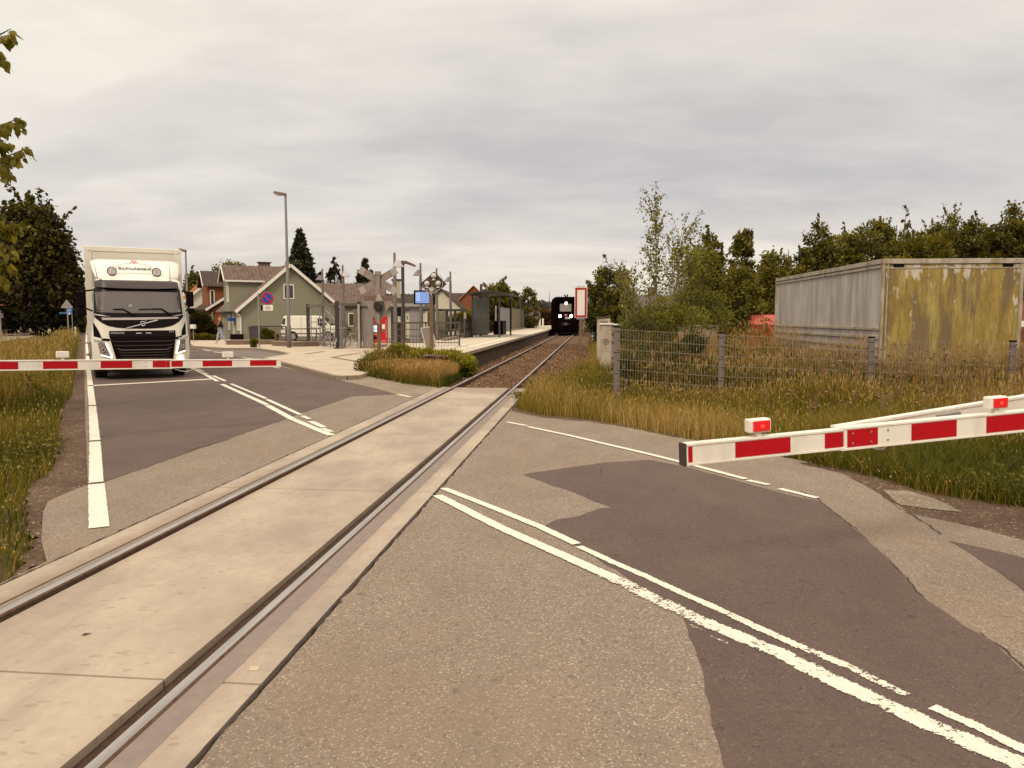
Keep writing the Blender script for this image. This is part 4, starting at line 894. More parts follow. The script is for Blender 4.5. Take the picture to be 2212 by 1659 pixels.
# ------------------------------------------------------------------ crossing signals seen from behind
def cross_signal():
    X0, Y0 = G(822, 799)[0], 25.0; X0 = P(818, 700, Y0)[0]
    root = thing('crossing_sign', 'back of a grey crossbuck with a triangle board and black lamp on a brown post', 'railway sign', (X0, Y0, -.02))
    def q(px, py): p_ = P(px, py, Y0); return (p_[0]-X0, p_[2]+.02)
    t_ = q(817, 586)[1]; mb = MB(); mb.box(-.05, .05, -.05, .05, 0, q(817, 700)[1]); mb.build('post', RUSTPOLE, root, bevel=.006)
    mb = MB(); mb.box(-.06, .06, -.055, .02, q(817, 700)[1], t_); mb.build('upper_post', GREYBACK, root, bevel=.006)
    for a, b, yy in (((776, 581.5), (856, 630.5), .04), ((856, 583), (777, 630), .055)):
        A, B = q(*a), q(*b); mb = MB(); mb.beam((A[0], yy, A[1]), (B[0], yy, B[1]), .012, .235, up=(0, 0, 1)); cbd = mb.build('cross_board', GREYBACK, root)
        for u in (.0, .86):
            C = (A[0]+(B[0]-A[0])*u, A[1]+(B[1]-A[1])*u); D = (A[0]+(B[0]-A[0])*(u+.14), A[1]+(B[1]-A[1])*(u+.14))
            mb = MB(); mb.beam((C[0], yy-.010, C[1]), (D[0], yy-.010, D[1]), .006, .232); mb.build('board_tip', M('board tip grey', (.36,.31,.27), .6, .08), cbd)
    mb = MB(); pts = [q(782.5, 640), q(851.5, 640), q(851.5, 644), q(821, 696), q(814, 696), q(782.5, 644)]; mb.prism(pts, .02, .035); tb = mb.build('triangle_board', GREYBACK, root)
    mb = MB(); pts = [q(783, 638.2), q(851, 638.2), q(847, 649), q(787, 649)]; mb.prism(pts, .012, .019); mb.build('board_rim', M('rim brown', (.16,.10,.075), .7, .1), tb)
    mb = MB(); pts = [q(819.5, 633), q(828, 650), q(811.5, 650)]; mb.prism(pts, -.06, .0); mb.build('cable_cover', M('board tip grey', (.36,.31,.27)), root)
    c = q(817.7, 661.3); mb = MB(); pts = [q(809, 650.5), q(828, 650.5), q(829, 664), q(824, 672), q(813, 672), q(807.5, 664)]; mb.prism(pts, -.10, .015); lb = mb.build('lamp_housing', M('hood brown', (.09,.055,.04), .6, .1), root, bevel=.006)
    mb = MB(); mb.disc((c[0], -.15, c[1]), (0,1,0), .125, .12, 24); mb.build('lamp_back', M('lamp back black', (.018,.008,.007), .6, .1), lb)
    mb = MB(); A, B = q(817, 668), q(820, 705); mb.tube([(A[0], -.07, A[1]), (A[0]+.01, -.09, (A[1]+B[1])/2), (B[0], -.07, B[1])], .010, 6); mb.build('cable', M('cable pale', (.4,.34,.28), .6), root)
    mb = MB(); mb.box(-.16, .16, -.07, -.05, q(818, 701)[1], q(818, 698)[1]); mb.build('clamp', RUSTPOLE, root)
    mb = MB(); mb.box(-.10, .10, -.07, .03, t_-.12, t_); mb.build('top_bracket', GREYBACK, root, bevel=.01)
cross_signal()
def diamond_signal():
    Y0 = 27.0; X0 = P(932, 700, Y0)[0]
    root = thing('signal', 'diamond shaped brown signal board with three white lamp backs on a brown post', 'railway signal', (X0, Y0, 0))
    def q(px, py): p_ = P(px, py, Y0); return (p_[0]-X0, p_[2])
    mb = MB(); mb.box(-.06, .06, -.06, .06, 0, q(930, 640)[1]); mb.build('post', RUSTPOLE, root, bevel=.006)
    mb = MB(); mb.prism([q(938, 587.5), q(964, 613.5), q(935, 641.5), q(906.5, 614.5)], .02, .05); bd = mb.build('board', M('board brown', (.075,.05,.032), .7, .2, 6), root)
    mb = MB(); PP = [q(938, 587.5), q(964, 613.5), q(935, 641.5), q(906.5, 614.5)]
    for a, b in zip(PP, PP[1:]+PP[:1]): mb.beam((a[0], .035, a[1]), (b[0], .035, b[1]), .05, .02)
    mb.build('board_rim', M('hood brown', (.09,.055,.04)), bd)
    DOME = M('lamp dome grey', (.50,.46,.43), .4, .2, 20)
    for px, py in ((937, 596.3), (922.5, 612.8), (946.5, 612.5)):
        c = q(px, py); mb = MB(); mb.tube([(c[0], .02, c[1]), (c[0], -.04, c[1]), (c[0], -.09, c[1]), (c[0], -.11, c[1])], [.105, .10, .07, .02], 18); ld = mb.build('lamp', DOME, root, smooth=True)
        mb = MB(); mb.ring((c[0], .0, c[1]), (0,1,0), .115, .012, 20, 6); mb.build('lamp_rim', BLACK, ld)
        mb = MB(); mb.box(c[0]-.055, c[0]+.055, -.04, -.01, c[1]-.15, c[1]-.10); mb.build('lamp_bracket', SIGNWHITE, ld, bevel=.01)
    c = q(932, 627.5); mb = MB(); vs = []
    CAB = M('cable pale', (.4,.34,.28), .6)
    for i in range(21): a = 2*math.pi*i/20; vs.append((c[0]+.16*math.cos(a), -.02, c[1]+.095*math.sin(a)))
    mb.tube(vs, .014, 6); jr_ = mb.build('cable_ring', CAB, root)
    mb = MB(); mb.disc((c[0], .0, c[1]+.03), (0,1,0), .09, .04, 16); mb.build('junction_plate', DOME, jr_)
    for i in range(5): mb = MB(); mb.tube([(c[0]-.06+.03*i, -.03, c[1]+.02), (c[0]-.04+.02*i, -.035, c[1]-.08), (c[0]-.01, -.03, c[1]-.2)], .008, 5); mb.build('cable', CAB, root)
    for a, b, c_ in (((915, 615), (917, 624), (928, 636)), ((956, 607), (955, 620), (940, 634))):
        mb = MB(); mb.tube([(q(*a)[0], -.02, q(*a)[1]), (q(*b)[0], -.03, q(*b)[1]), (q(*c_)[0], -.03, q(*c_)[1])], .012, 6); mb.build('cable', CAB, root)
diamond_signal()

# ------------------------------------------------------------------ signs
def redsign():
    Y0 = 24.8; X0 = P(1254, 700, Y0)[0]; root = thing('track_sign', 'tall white rectangular board with a thick red border on a thin brown post', 'railway sign', (X0, Y0, -.05))
    def q(px, py): p_ = P(px, py, Y0); return (p_[0]-X0, p_[2]+.05)
    mb = MB(); mb.box(-.042, .042, -.02, .04, 0, q(1254, 650)[1]); mb.build('post', RUSTPOLE, root)
    a, b = q(1240.8, 686.5), q(1268.5, 620.5); mb = MB(); mb.box(a[0], b[0], -.045, -.03, a[1], b[1]); bd = mb.build('board', SIGNWHITE, root, bevel=.004)
    REDP = M('sign red', (.38,.015,.012), .4, .05)
    def fr(x0, x1, z0, z1, w_, y): m_ = MB(); m_.box(x0, x1, y-.004, y, z1-w_, z1); m_.box(x0, x1, y-.004, y, z0, z0+w_); m_.box(x0, x0+w_, y-.004, y, z0+w_, z1-w_); m_.box(x1-w_, x1, y-.004, y, z0+w_, z1-w_); return m_
    fr(a[0]+.018, b[0]-.018, a[1]+.018, b[1]-.018, .062, -.046).build('red_border', REDP, bd)
    mb = MB(); mb.box(-.13, .13, -.045, .0, b[1], b[1]+.035); mb.build('top_clamp', M('clamp white', (.5,.45,.38), .6), root)
    mb = MB(); mb.box(-.13, .13, -.03, .0, a[1]-.05, a[1]); mb.build('lower_clamp', STEEL, root)
redsign()
def sign2():
    Y0 = 55.; p_ = P(1280, 700, Y0); root = thing('marker_board', 'small white board with a black number 2 on a white post beside the track', 'railway sign', (p_[0], Y0, -.05))
    def z(py): return P(1280, py, Y0)[2]+.05
    mb = MB(); mb.box(-.05, .05, -.04, .04, 0, z(690)); mb.build('post', SIGNWHITE, root)
    mb = MB(); mb.box(-.22, .22, -.07, -.045, z(685), z(673.5)); bd = mb.build('board', SIGNWHITE, root, bevel=.005)
    text('2', .46, bd, (0, -.074, z(679.2)), (R(90), 0, 0), BLACK, 'number', bold=.012)
sign2()
def noparking():
    Y0 = 42.; p_ = P(560.5, 745, Y0); root = thing('no_parking_sign', 'round blue no parking sign with red ring on a slim grey pole', 'road sign', (p_[0], Y0, .1))
    def q(px, py): a = P(px, py, Y0); return (a[0]-p_[0], a[2]-.1)
    mb = MB(); mb.tube([(0,0,0), (0,0,q(560, 634)[1])], .035, 10); mb.build('pole', STEEL, root)
    c = q(577.8, 644.4); r = .345
    mb = MB(); mb.disc((c[0], -.04, c[1]), (0,1,0), r*1.06, .02, 32); mb.box(c[0]-r*1.06, c[0]-r*.7, -.05, -.03, q(0, 671)[1], c[1]); bd = mb.build('board', GREYPOLE, root)
    mb = MB(); mb.disc((c[0], -.052, c[1]), (0,1,0), r*.97, .008, 32); mb.build('red_ring', M('sign red bright', (.42,.012,.02), .4, .04), bd)
    mb = MB(); mb.disc((c[0], -.058, c[1]), (0,1,0), r*.74, .006, 32); mb.build('blue_disc', M('sign blue', (.008,.05,.32), .4, .05), bd)
    mb = MB(); mb.beam((c[0]-r*.53, -.063, c[1]+r*.53), (c[0]+r*.53, -.063, c[1]-r*.53), .006, .085); mb.build('red_bar', MATS['sign red bright'], bd)
    a, b = q(564, 671), q(590, 659); mb = MB(); mb.box(a[0], b[0], -.05, -.03, a[1], b[1]); sb = mb.build('lower_plate', SIGNWHITE, root, bevel=.01)
    text('1', .26, sb, (a[0]+.09, -.054, (a[1]+b[1])/2), (R(90), 0, 0), BLACK, 'marking')
    for i in range(3): text(('kl. 8-17', 'PARKERING', 'FORBUDT')[i], .066, sb, (a[0]+.40, -.054, b[1]-.07-.075*i), (R(90), 0, 0), BLACK, 'marking')
    mb = MB(); mb.box(-.02, c[0], -.03, -.015, c[1]-.02, c[1]+.02); mb.build('bracket', STEEL, root)
noparking()
def streetlamp(px, base, top, arm, label, wpole=.075):
    Y0 = G(px, base)[1]; X0 = P(px, base, Y0)[0]; root = thing('street_lamp', label, 'street lamp', (X0, Y0, 0), 0, 'street lamps')
    zt = P(px, top, Y0)[2]; mb = MB(); mb.tube([(0,0,0),(0,0,1.2),(0,0,1.25),(0,0,zt)], [wpole*1.35, wpole*1.3, wpole, wpole*.6], 12); mb.build('pole', GREYPOLE, root, smooth=True)
    mb = MB(); a = arm; mb.add([(0.05,-.1,zt-.10),(a,-.14,zt+.02),(a,.14,zt+.02),(0.05,.1,zt-.10),(0.05,-.08,zt+.04),(a*.97,-.10,zt+.15),(a*.97,.10,zt+.15),(0.05,.08,zt+.04)],[(0,3,2,1),(4,5,6,7),(0,1,5,4),(1,2,6,5),(2,3,7,6),(3,0,4,7)])
    h_ = mb.build('lamp_head', M('lamp head', (.17,.11,.065), .7, .3, 12), root, bevel=.03)
    mb = MB(); mb.box(min(a*.85, a*.2), max(a*.85, a*.2), -.07, .07, zt-.085, zt-.05); mb.build('lamp_glass', M('lamp glass', (.5,.46,.40), .3), h_)
streetlamp(625, 755, 419, -.62, 'tall grey street lamp on the pavement in front of the green house', .095)
streetlamp(408, 742, 541, -.42, 'grey street lamp directly behind the right side of the truck', .08)

# station lamps with cone shades
def hatlamp(px, Y0, top, haty, side, label, first=[None]):
    X0 = P(px, 700, Y0)[0]; root = thing('platform_lamp', label, 'lamp post', (X0, Y0, .08), 0, 'station lamps with hooded shades')
    zt = P(px, top, Y0)[2]-.08; zh = P(px, haty, Y0)[2]-.08
    mb = MB(); mb.tube([(0,0,0), (0,0,zh-.3), (0,0,zh-.2), (0,0,zt)], [.085, .075, .055, .05], 10); mb.build('pole', GREYPOLE, root)
    s = side; mb = MB(); n = 12
    rim = [(s*.16+math.cos(a)*.25, math.sin(a)*.24, zh-.13) for a in [2*math.pi*k/n for k in range(n)]]
    up = [(x*.30+s*.06, y*.3, zh+.16) for x, y, z in rim]; vs = rim+up
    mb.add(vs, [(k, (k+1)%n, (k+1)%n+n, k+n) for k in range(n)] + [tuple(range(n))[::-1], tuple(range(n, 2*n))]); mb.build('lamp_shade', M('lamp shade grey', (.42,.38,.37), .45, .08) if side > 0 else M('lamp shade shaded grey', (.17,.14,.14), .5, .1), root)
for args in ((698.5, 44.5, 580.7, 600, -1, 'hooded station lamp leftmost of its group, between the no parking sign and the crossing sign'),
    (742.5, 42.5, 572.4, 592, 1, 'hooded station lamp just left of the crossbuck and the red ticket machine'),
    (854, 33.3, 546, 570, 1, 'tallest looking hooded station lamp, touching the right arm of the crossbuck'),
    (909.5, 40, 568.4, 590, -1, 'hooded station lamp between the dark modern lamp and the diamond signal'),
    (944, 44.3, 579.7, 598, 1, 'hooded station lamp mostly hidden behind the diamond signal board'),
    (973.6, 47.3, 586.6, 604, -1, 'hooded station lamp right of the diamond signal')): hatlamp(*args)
def darklamp(px, py, z0, top, arm, label, w_=.085):
    X0, Y0 = G(px, py, z0); root = thing('dark_lamp_post', label, 'lamp post', (X0, Y0, z0), 0, 'dark lamp posts'); zt = P(px, top, Y0)[2]-z0
    mb = MB(); mb.box(-w_, w_, -w_, w_, 0, zt); mb.build('pole', DARKPOLE, root, bevel=.01)
    mb = MB(); mb.add([(-w_,-.1,zt-.12),(arm*.3,-.14,zt-.10),(arm,-.11,zt-.26),(arm,.11,zt-.26),(arm*.3,.14,zt-.10),(-w_,.1,zt-.12),(-w_,-.1,zt+.05),(arm*.3,-.14,zt+.04),(arm,-.09,zt-.15),(arm,.09,zt-.15),(arm*.3,.14,zt+.04),(-w_,.1,zt+.05)],
       [(5,4,1,0),(4,3,2,1),(6,7,10,11),(7,8,9,10),(0,1,7,6),(1,2,8,7),(2,3,9,8),(3,4,10,9),(4,5,11,10),(5,0,6,11)]); mb.build('lamp_head', M('head brown', (.10,.06,.045), .5), root)
darklamp(872, 757, .1, 565.5, .62, 'dark square lamp post right of the crossbuck, lamp head pointing right', .07)
darklamp(1039.5, 721, .55, 615, .40, 'thin dark lamp post beside the platform shelter')

# ------------------------------------------------------------------ ticket machine, screen, shelter, railings
def ticket():
    X0, Y0 = G(814, 752, .1); root = thing('ticket_machine', 'bright red ticket machine with a lit screen at the station entrance', 'ticket machine', (X0, Y0, .1), R(4))
    RD = M('machine red', (.46,.006,.010), .35, .05)
    mb = MB(); mb.box(-.54, .54, 0, .5, .24, 1.70); mb.build('body', RD, root, bevel=.02)
    mb = MB(); mb.box(-.52, .52, .03, .5, 0, .235); mb.build('plinth', GREYPOLE, root); mb = MB(); mb.box(-.54, .54, -.02, .05, .20, .25); mb.build('sill', SIGNWHITE, root)
    mb = MB(); mb.box(-.34, .24, -.015, .001, .78, 1.24); fp = mb.build('screen_surround', M('machine dark red', (.20,.006,.008), .4), root)
    mb = MB(); mb.box(-.31, .08, -.03, -.016, .86, 1.20); sc_ = mb.build('screen', EM('ticket screen', (.62,.66,.66), .75), root)
    mb = MB(); mb.box(-.27, .05, -.034, -.031, .92, 1.10); mb.build('screen_image', EM('ticket screen blue', (.40,.50,.56), .6), sc_)
    mb = MB(); mb.box(.29, .44, -.02, .001, 1.02, 1.26); mb.build('card_panel', SIGNWHITE, root); mb = MB(); mb.box(.29, .44, -.025, .001, .86, 1.0); mb.build('keypad', GREYPOLE, root)
    mb = MB(); mb.box(-.18, .12, -.01, .02, .50, .60); mb.build('tray_slot', BLACK, root)
    WH = M('machine white print', (.7,.5,.46), .5)
    text('Billetter', .11, root, (-.22, -.006, 1.47), (R(90),0,0), WH, 'lettering'); text('Tickets', .09, root, (-.22, -.006, 1.38), (R(90),0,0), WH, 'lettering')
    text('DSB', .10, root, (.36, -.006, .36), (R(90),0,0), WH, 'lettering')
    for x_ in (-.49, -.36, .50): mb = MB(); mb.box(x_-.007, x_+.007, -.006, .001, .55, 1.5); mb.build('trim_line', WH, root)
    for x_ in (-.24, -.06): mb = MB(); mb.box(x_-.06, x_+.06, -.006, .001, .72, .77); mb.build('notice', WH, root)
ticket()
def screen():
    Y0 = 36.; p_ = P(916, 690, Y0); root = thing('departure_screen', 'blue departure screen in a black frame above the shelter roof', 'display', (p_[0], Y0, .1))
    def q(px, py): a = P(px, py, Y0); return (a[0]-p_[0], a[2]-.1)
    a, b = q(894, 657), q(939.5, 627); mb = MB(); mb.box(a[0], b[0], 0, .16, a[1], b[1]); cs = mb.build('case', BLACK, root, bevel=.01)
    a2, b2 = q(897.5, 655), q(927, 630.5); mb = MB(); mb.box(a2[0], b2[0], -.008, .0, a2[1], b2[1]); sc_ = mb.build('display_panel', EM('blue display', (.12,.20,.42), .62), root)
    for i in range(5): mb = MB(); mb.box(a2[0]+.03, a2[0]+.22, -.012, -.008, b2[1]-.08-.08*i, b2[1]-.055-.08*i); mb.build('text_row', EM('display text', (.35,.48,.7), .7) if i == 0 else MATS['display text'], sc_)
    mb = MB(); mb.box(b[0]-.12, b[0]-.02, .05, .15, 0, b[1]-.02); mb.build('post', DARKPOLE, root)
screen()
OLIVEP = M('olive planks', (.20,.17,.11), .85, .1, 3)
def planks(name, parent, x0, x1, y, z0, z1, mat, pitch=.15):
    mb = MB(); x = x0; k = 0
    while x < x1-.01:
        xe = min(x1, x+pitch-.012); mb.box(x, xe, y, y+.02, z0, z1); x += pitch
    mb.box(x0, x1, y+.02, y+.035, z0+.02, z1-.02)
    return mb.build(name, mat, parent)
def cycle_shelter():
    A = Vector(G(666.7, 742, .1)); B = Vector(G(729, 753.5, .1)); C = Vector(G(777, 752, .1))
    root = thing('cycle_shelter', 'open cycle shelter with black posts and flat beam roof left of the ticket machine', 'shelter', (B.x, B.y, .1))
    def rel(p_): return (p_.x-B.x, p_.y-B.y)
    for p_ in (A, B, C): x, y = rel(p_); mb = MB(); mb.box(x-.09, x+.09, y-.09, y+.09, 0, 2.45); mb.build('post', DARKPOLE, root)
    x, y = rel(B); mb = MB(); mb.box(x+.14, x+.26, y-.06, y+.06, 0, 2.4); mb.build('post', GREYPOLE, root)
    a, b, c = rel(A), rel(B), rel(C); BW = M('beam grey brown', (.13,.10,.09), .7, .1)
    mb = MB(); mb.beam((*a, 2.30), (*b, 2.30), .12, .12); mb.build('roof_beam', BW, root); mb = MB(); mb.beam((b[0]+.1, b[1], 2.30), (*c, 2.30), .12, .12); mb.build('roof_beam', BW, root)
    bk = (c[0], c[1]+3.2); bl = (b[0]+.2, b[1]+3.2)
    mb = MB(); mb.add([(b[0], b[1], 2.37), (c[0], c[1], 2.37), (*bk, 2.55), (*bl, 2.55), (b[0], b[1], 2.40), (c[0], c[1], 2.40), (*bk, 2.58), (*bl, 2.58)], [(3,2,1,0),(4,5,6,7),(0,1,5,4),(1,2,6,5),(2,3,7,6),(3,0,4,7)])
    # slatted olive wall behind the cycles
    for p0, p1 in (((a[0]+1.1, a[1]+3.0), (b[0]-.25, b[1]+3.2)), (bl, bk)):
        d = Vector((p1[0]-p0[0], p1[1]-p0[1])); n = int(d.length/.14); mb = MB()
        for i in range(n):
            u0, u1 = i/n, (i+.86)/n; mb.beam((p0[0]+d.x*u0, p0[1]+d.y*u0, 1.2), (p0[0]+d.x*u1, p0[1]+d.y*u1, 1.2), .03, 1.75)
        mb.build('slat_wall', OLIVEP, root)
    mb = MB(); mb.beam((*a, .15), (*b, .15), .05, .05); mb.build('low_rail', BW, root)
    for z in (1.0, 1.35): mb = MB(); mb.beam((a[0], a[1], z), (b[0]-.1, b[1]+.1, z), .04, .05); mb.build('side_rail', STEEL, root)
    for u in (.12, .45, .62, .8): x, y = a[0]+(b[0]-a[0])*u, a[1]+(b[1]-a[1])*u; mb = MB(); mb.tube([(x, y, 0), (x, y, 2.24)], .03, 8); mb.build('thin_post', STEEL, root)
    mb = MB(); mb.beam((a[0]+.4, a[1]+3, 2.1), (b[0]-.3, b[1]+3.1, .9), .03, .03); mb.build('brace', STEEL, root)
    mb = MB(); mb.beam((bl[0]+.1, bl[1]-.1, .9), (bk[0]-.1, bk[1]-.1, 2.1), .03, .03); mb.build('brace', STEEL, root)
cycle_shelter()
X0, Y0 = G(786, 753, .1); root = thing('service_cabinet', 'tall grey concrete cabinet wall immediately left of the ticket machine', 'cabinet', (X0, Y0, .1))
mb = MB(); mb.box(-.12, .42, .35, 1.4, 0, 2.22); mb.build('body', M('cabinet grey', (.20,.175,.16), .7, .1, 3, dirt=(.14,.11,.09)), root, bevel=.01)
mb = MB(); mb.box(-.30, -.20, .0, .12, 0, 2.3); mb.build('side_post', M('post beige', (.34,.29,.25), .6), root); mb = MB(); mb.box(-.34, .5, .2, 1.45, 2.22, 2.28); mb.build('roof', GREYPOLE, root)
# cycles
def cycle(px, py, rz, label):
    X0, Y0 = G(px, py, .1); root = thing('bicycle', label, 'bicycle', (X0, Y0, .1), rz, 'bicycles parked in the cycle shelter')
    for x in (-.52, .52):
        mb = MB(); mb.ring((x, 0, .34), (0,1,0), .325, .022, 26, 6); wv = mb.build('wheel', M('tyre grey', (.14,.11,.10), .7), root)
        mb = MB(); mb.disc((x, 0, .34), (0,1,0), .025, .07, 10)
        for k in range(8): a = math.pi*k/8; mb.beam((x-.3*math.cos(a), 0, .34-.3*math.sin(a)), (x+.3*math.cos(a), 0, .34+.3*math.sin(a)), .004, .004)
        mb.build('spokes', CHROME, wv)
    mb = MB(); FR = M('cycle frame grey', (.42,.38,.35), .3)
    for a, b in (((-.52,0,.34),(-.08,0,.30)), ((-.52,0,.34),(-.2,0,.72)), ((-.08,0,.30),(-.24,0,.84)), ((-.08,0,.30),(.36,0,.72)), ((-.2,0,.72),(.34,0,.82)), ((.32,0,.92),(.52,0,.34))): mb.tube([a, b], .018, 8)
    mb.build('frame', FR, root)
    mb = MB(); mb.tube([(-.24,0,.84),(-.27,0,.95)], .014, 8); mb.box(-.40, -.14, -.07, .07, .95, 1.0); mb.build('saddle', BLACK, root, bevel=.02)
    mb = MB(); mb.tube([(.32,0,.92),(.30,0,1.06)], .014, 8); mb.tube([(.16,-.28,1.06),(.28,-.15,1.08),(.30,0,1.06),(.28,.15,1.08),(.16,.28,1.06)], .014, 8); mb.build('handlebar', CHROME, root)
    return root
bk = cycle(766, 750.5, R(12), 'pale bicycle seen side on between the grey posts and the cabinet')
for px, py, rz, lb in ((734, 753, R(80), 'bicycle seen end on close to the middle black post of the shelter'), (714, 748, R(65), 'dark bicycle left of the middle black post of the shelter'), (697.5, 746, R(72), 'bicycle next to the leftmost hooded lamp post')):
    c = copy_tree(bk); p_ = G(px, py, .1); c.location = (*p_, .1); c.rotation_euler = (0, 0, rz); c['label'] = lb
# second shelter and building parts behind the railing
def waiting():
    Y0 = 45.; x0 = P(840, 700, Y0)[0]; root = thing('waiting_shelter', 'grey waiting shelter with flat roof beams behind the railing, right of the crossbuck', 'shelter', (x0, Y0, .1))
    def q(px, py, Y=Y0): a = P(px, py, Y); return (a[0]-x0, a[2]-.1)
    z = q(0, 661.5)[1]
    mb = MB(); mb.box(q(836, 0)[0], q(912, 0)[0], -.2, 2.2, z-.02, z+.16); mb.build('roof', M('shelter roof grey', (.27,.24,.21), .7, .1), root)
    mb = MB(); mb.box(q(908, 0)[0], q(1004, 0)[0], -.2, 0, z-.30, z-.16); mb.build('roof_beam', DARKPOLE, root)
    mb = MB(); mb.box(q(876, 0)[0], q(900, 0)[0], .1, .6, 0, z-.02); mb.build('grey_panel', M('panel grey violet', (.24,.21,.22), .6, .05), root)
    for px in (838, 862, 904, 931, 960.5, 979, 1001): mb = MB(); mb.box(q(px, 0)[0]-.07, q(px, 0)[0]+.07, -.1, .1, 0, z-(.02 if px < 905 else .30)); mb.build('post', DARKPOLE if px not in (862, 1001) else STEEL, root)
    for a, b in ((912, 929), (934, 956)): planks('slat_wall', root, q(a, 0)[0], q(b, 0)[0], 1.2, 0, z-.3, OLIVEP, .17)
    mb = MB(); mb.box(q(840, 0)[0], q(860, 0)[0], 1.4, 1.45, 0, z-.05); mb.build('glass_wall', GLASSDK, root)
    mb = MB(); mb.box(q(843, 0)[0], q(850, 0)[0], 1.3, 1.35, q(0, 697)[1], q(0, 683)[1]); mb.build('notice', SIGNWHITE, root)
    mb = MB(); mb.box(q(863.5, 0)[0], q(867, 0)[0], 1.3, 1.35, q(0, 692)[1], q(0, 682)[1]); mb.build('notice', SIGNWHITE, root)
waiting()
def railing(name, label, pts, z0, z1, mat, bars=('rails', 2), nb=0, pitch=.12, postp=1.8, group=None):
    A = Vector(pts[0]); root = thing(name, label, 'railing', (A.x, A.y, z0), 0, group)
    for a, b in zip(pts[:-1], pts[1:]):
        a, b = Vector(a)-A, Vector(b)-A; d = b-a
        for k in range(nb): z = (z1-z0)*(1-k/nb); mb = MB(); mb.beam((a.x, a.y, z), (b.x, b.y, z), .06 if k == 0 else .035, .07 if k == 0 else .035); mb.build('rail', mat, root)
        n = max(1, round(d.length/postp))
        for i in range(n+1): p_ = a + d*i/n; mb = MB(); mb.box(p_.x-.03, p_.x+.03, p_.y-.03, p_.y+.03, 0, z1-z0); mb.build('post', mat, root)
        if pitch:
            mb = MB(); m_ = int(d.length/pitch)
            for i in range(m_): p_ = a + d*(i+.5)/m_; mb.box(p_.x-.008, p_.x+.008, p_.y-.008, p_.y+.008, .1, z1-z0-.05)
            mb.box(min(a.x, b.x), max(a.x, b.x), -.01, .01, .06, .1) if abs(d.y) < .01 else mb.beam((a.x, a.y, .08), (b.x, b.y, .08), .03, .03); mb.build('infill_bars', mat, root)
    return root
OLDR = M('lichen grey rail', (.085,.065,.042), .85, .25, 8)
p0, p1 = P(838, 0, 31.5)[:2], P(988, 0, 31.5)[:2]
railing('railing', 'weathered railing with crossed bars behind the juniper', [p0, p1], .15, 1.50, OLDR, nb=5, pitch=.13, postp=1.1)
railing('railing', 'low tube railing in front of the white van and green house', [P(576, 0, 49)[:2], P(668, 0, 49)[:2]], .1, 1.0, M('rail brown', (.13,.10,.08), .7), nb=3, pitch=0, postp=2.2)
railing('railing', 'thin rod fence in front of the rubbish bin and green house', [P(522, 0, 50)[:2], P(600, 0, 50)[:2]], .1, 1.15, DARKPOLE, nb=2, pitch=.10, postp=1.6)
pA, pB = onrail(993, -4.6), onrail(1047, -4.6)
railing('railing', 'dark baluster railing along the back of the platform before the shelter', [pA[:2], pB[:2]], .55, 1.60, DARKPOLE, nb=2, pitch=.14, postp=2.0)
# leaning info board seen from behind
p_ = P(925, 715, 29.5); root = thing('leaning_board', 'grey board leaning against the railing beside the diamond signal post', 'board', (p_[0], 29.5, .3))
mb = MB(); mb.add([(-.28,0,1.0),(.12,0,1.08),(.30,0,.30),(-.05,0,.10),(-.28,.03,1.0),(.12,.03,1.08),(.30,.03,.30),(-.05,.03,.10)],[(0,1,2,3),(7,6,5,4),(0,4,5,1),(1,5,6,2),(2,6,7,3),(3,7,4,0)]); mb.build('panel', M('board mid grey', (.20,.17,.15), .6), root)
mb = MB(); V_ = [(-.28,0,1.0),(.12,0,1.08),(.30,0,.30),(-.05,0,.10)]
for a, b in zip(V_, V_[1:]+V_[:1]): mb.beam((a[0], .015, a[2]), (b[0], .015, b[2]), .035, .035)
mb.build('rim', M('clamp white', (.5,.45,.38)), root)
p_ = G(940, 806); root = thing('cable_box', 'small dark brown metal box half hidden in the straw coloured grass', 'metal box', (p_[0], p_[1], -.05), R(-8))
mb = MB(); mb.box(-.36, .36, 0, .4, 0, .56); mb.build('body', M('box brown', (.06,.032,.020), .8, .2), root); mb = MB(); mb.box(-.40, .40, -.04, .44, .56, .60); mb.build('lid', M('box lid', (.10,.065,.045), .7), root)

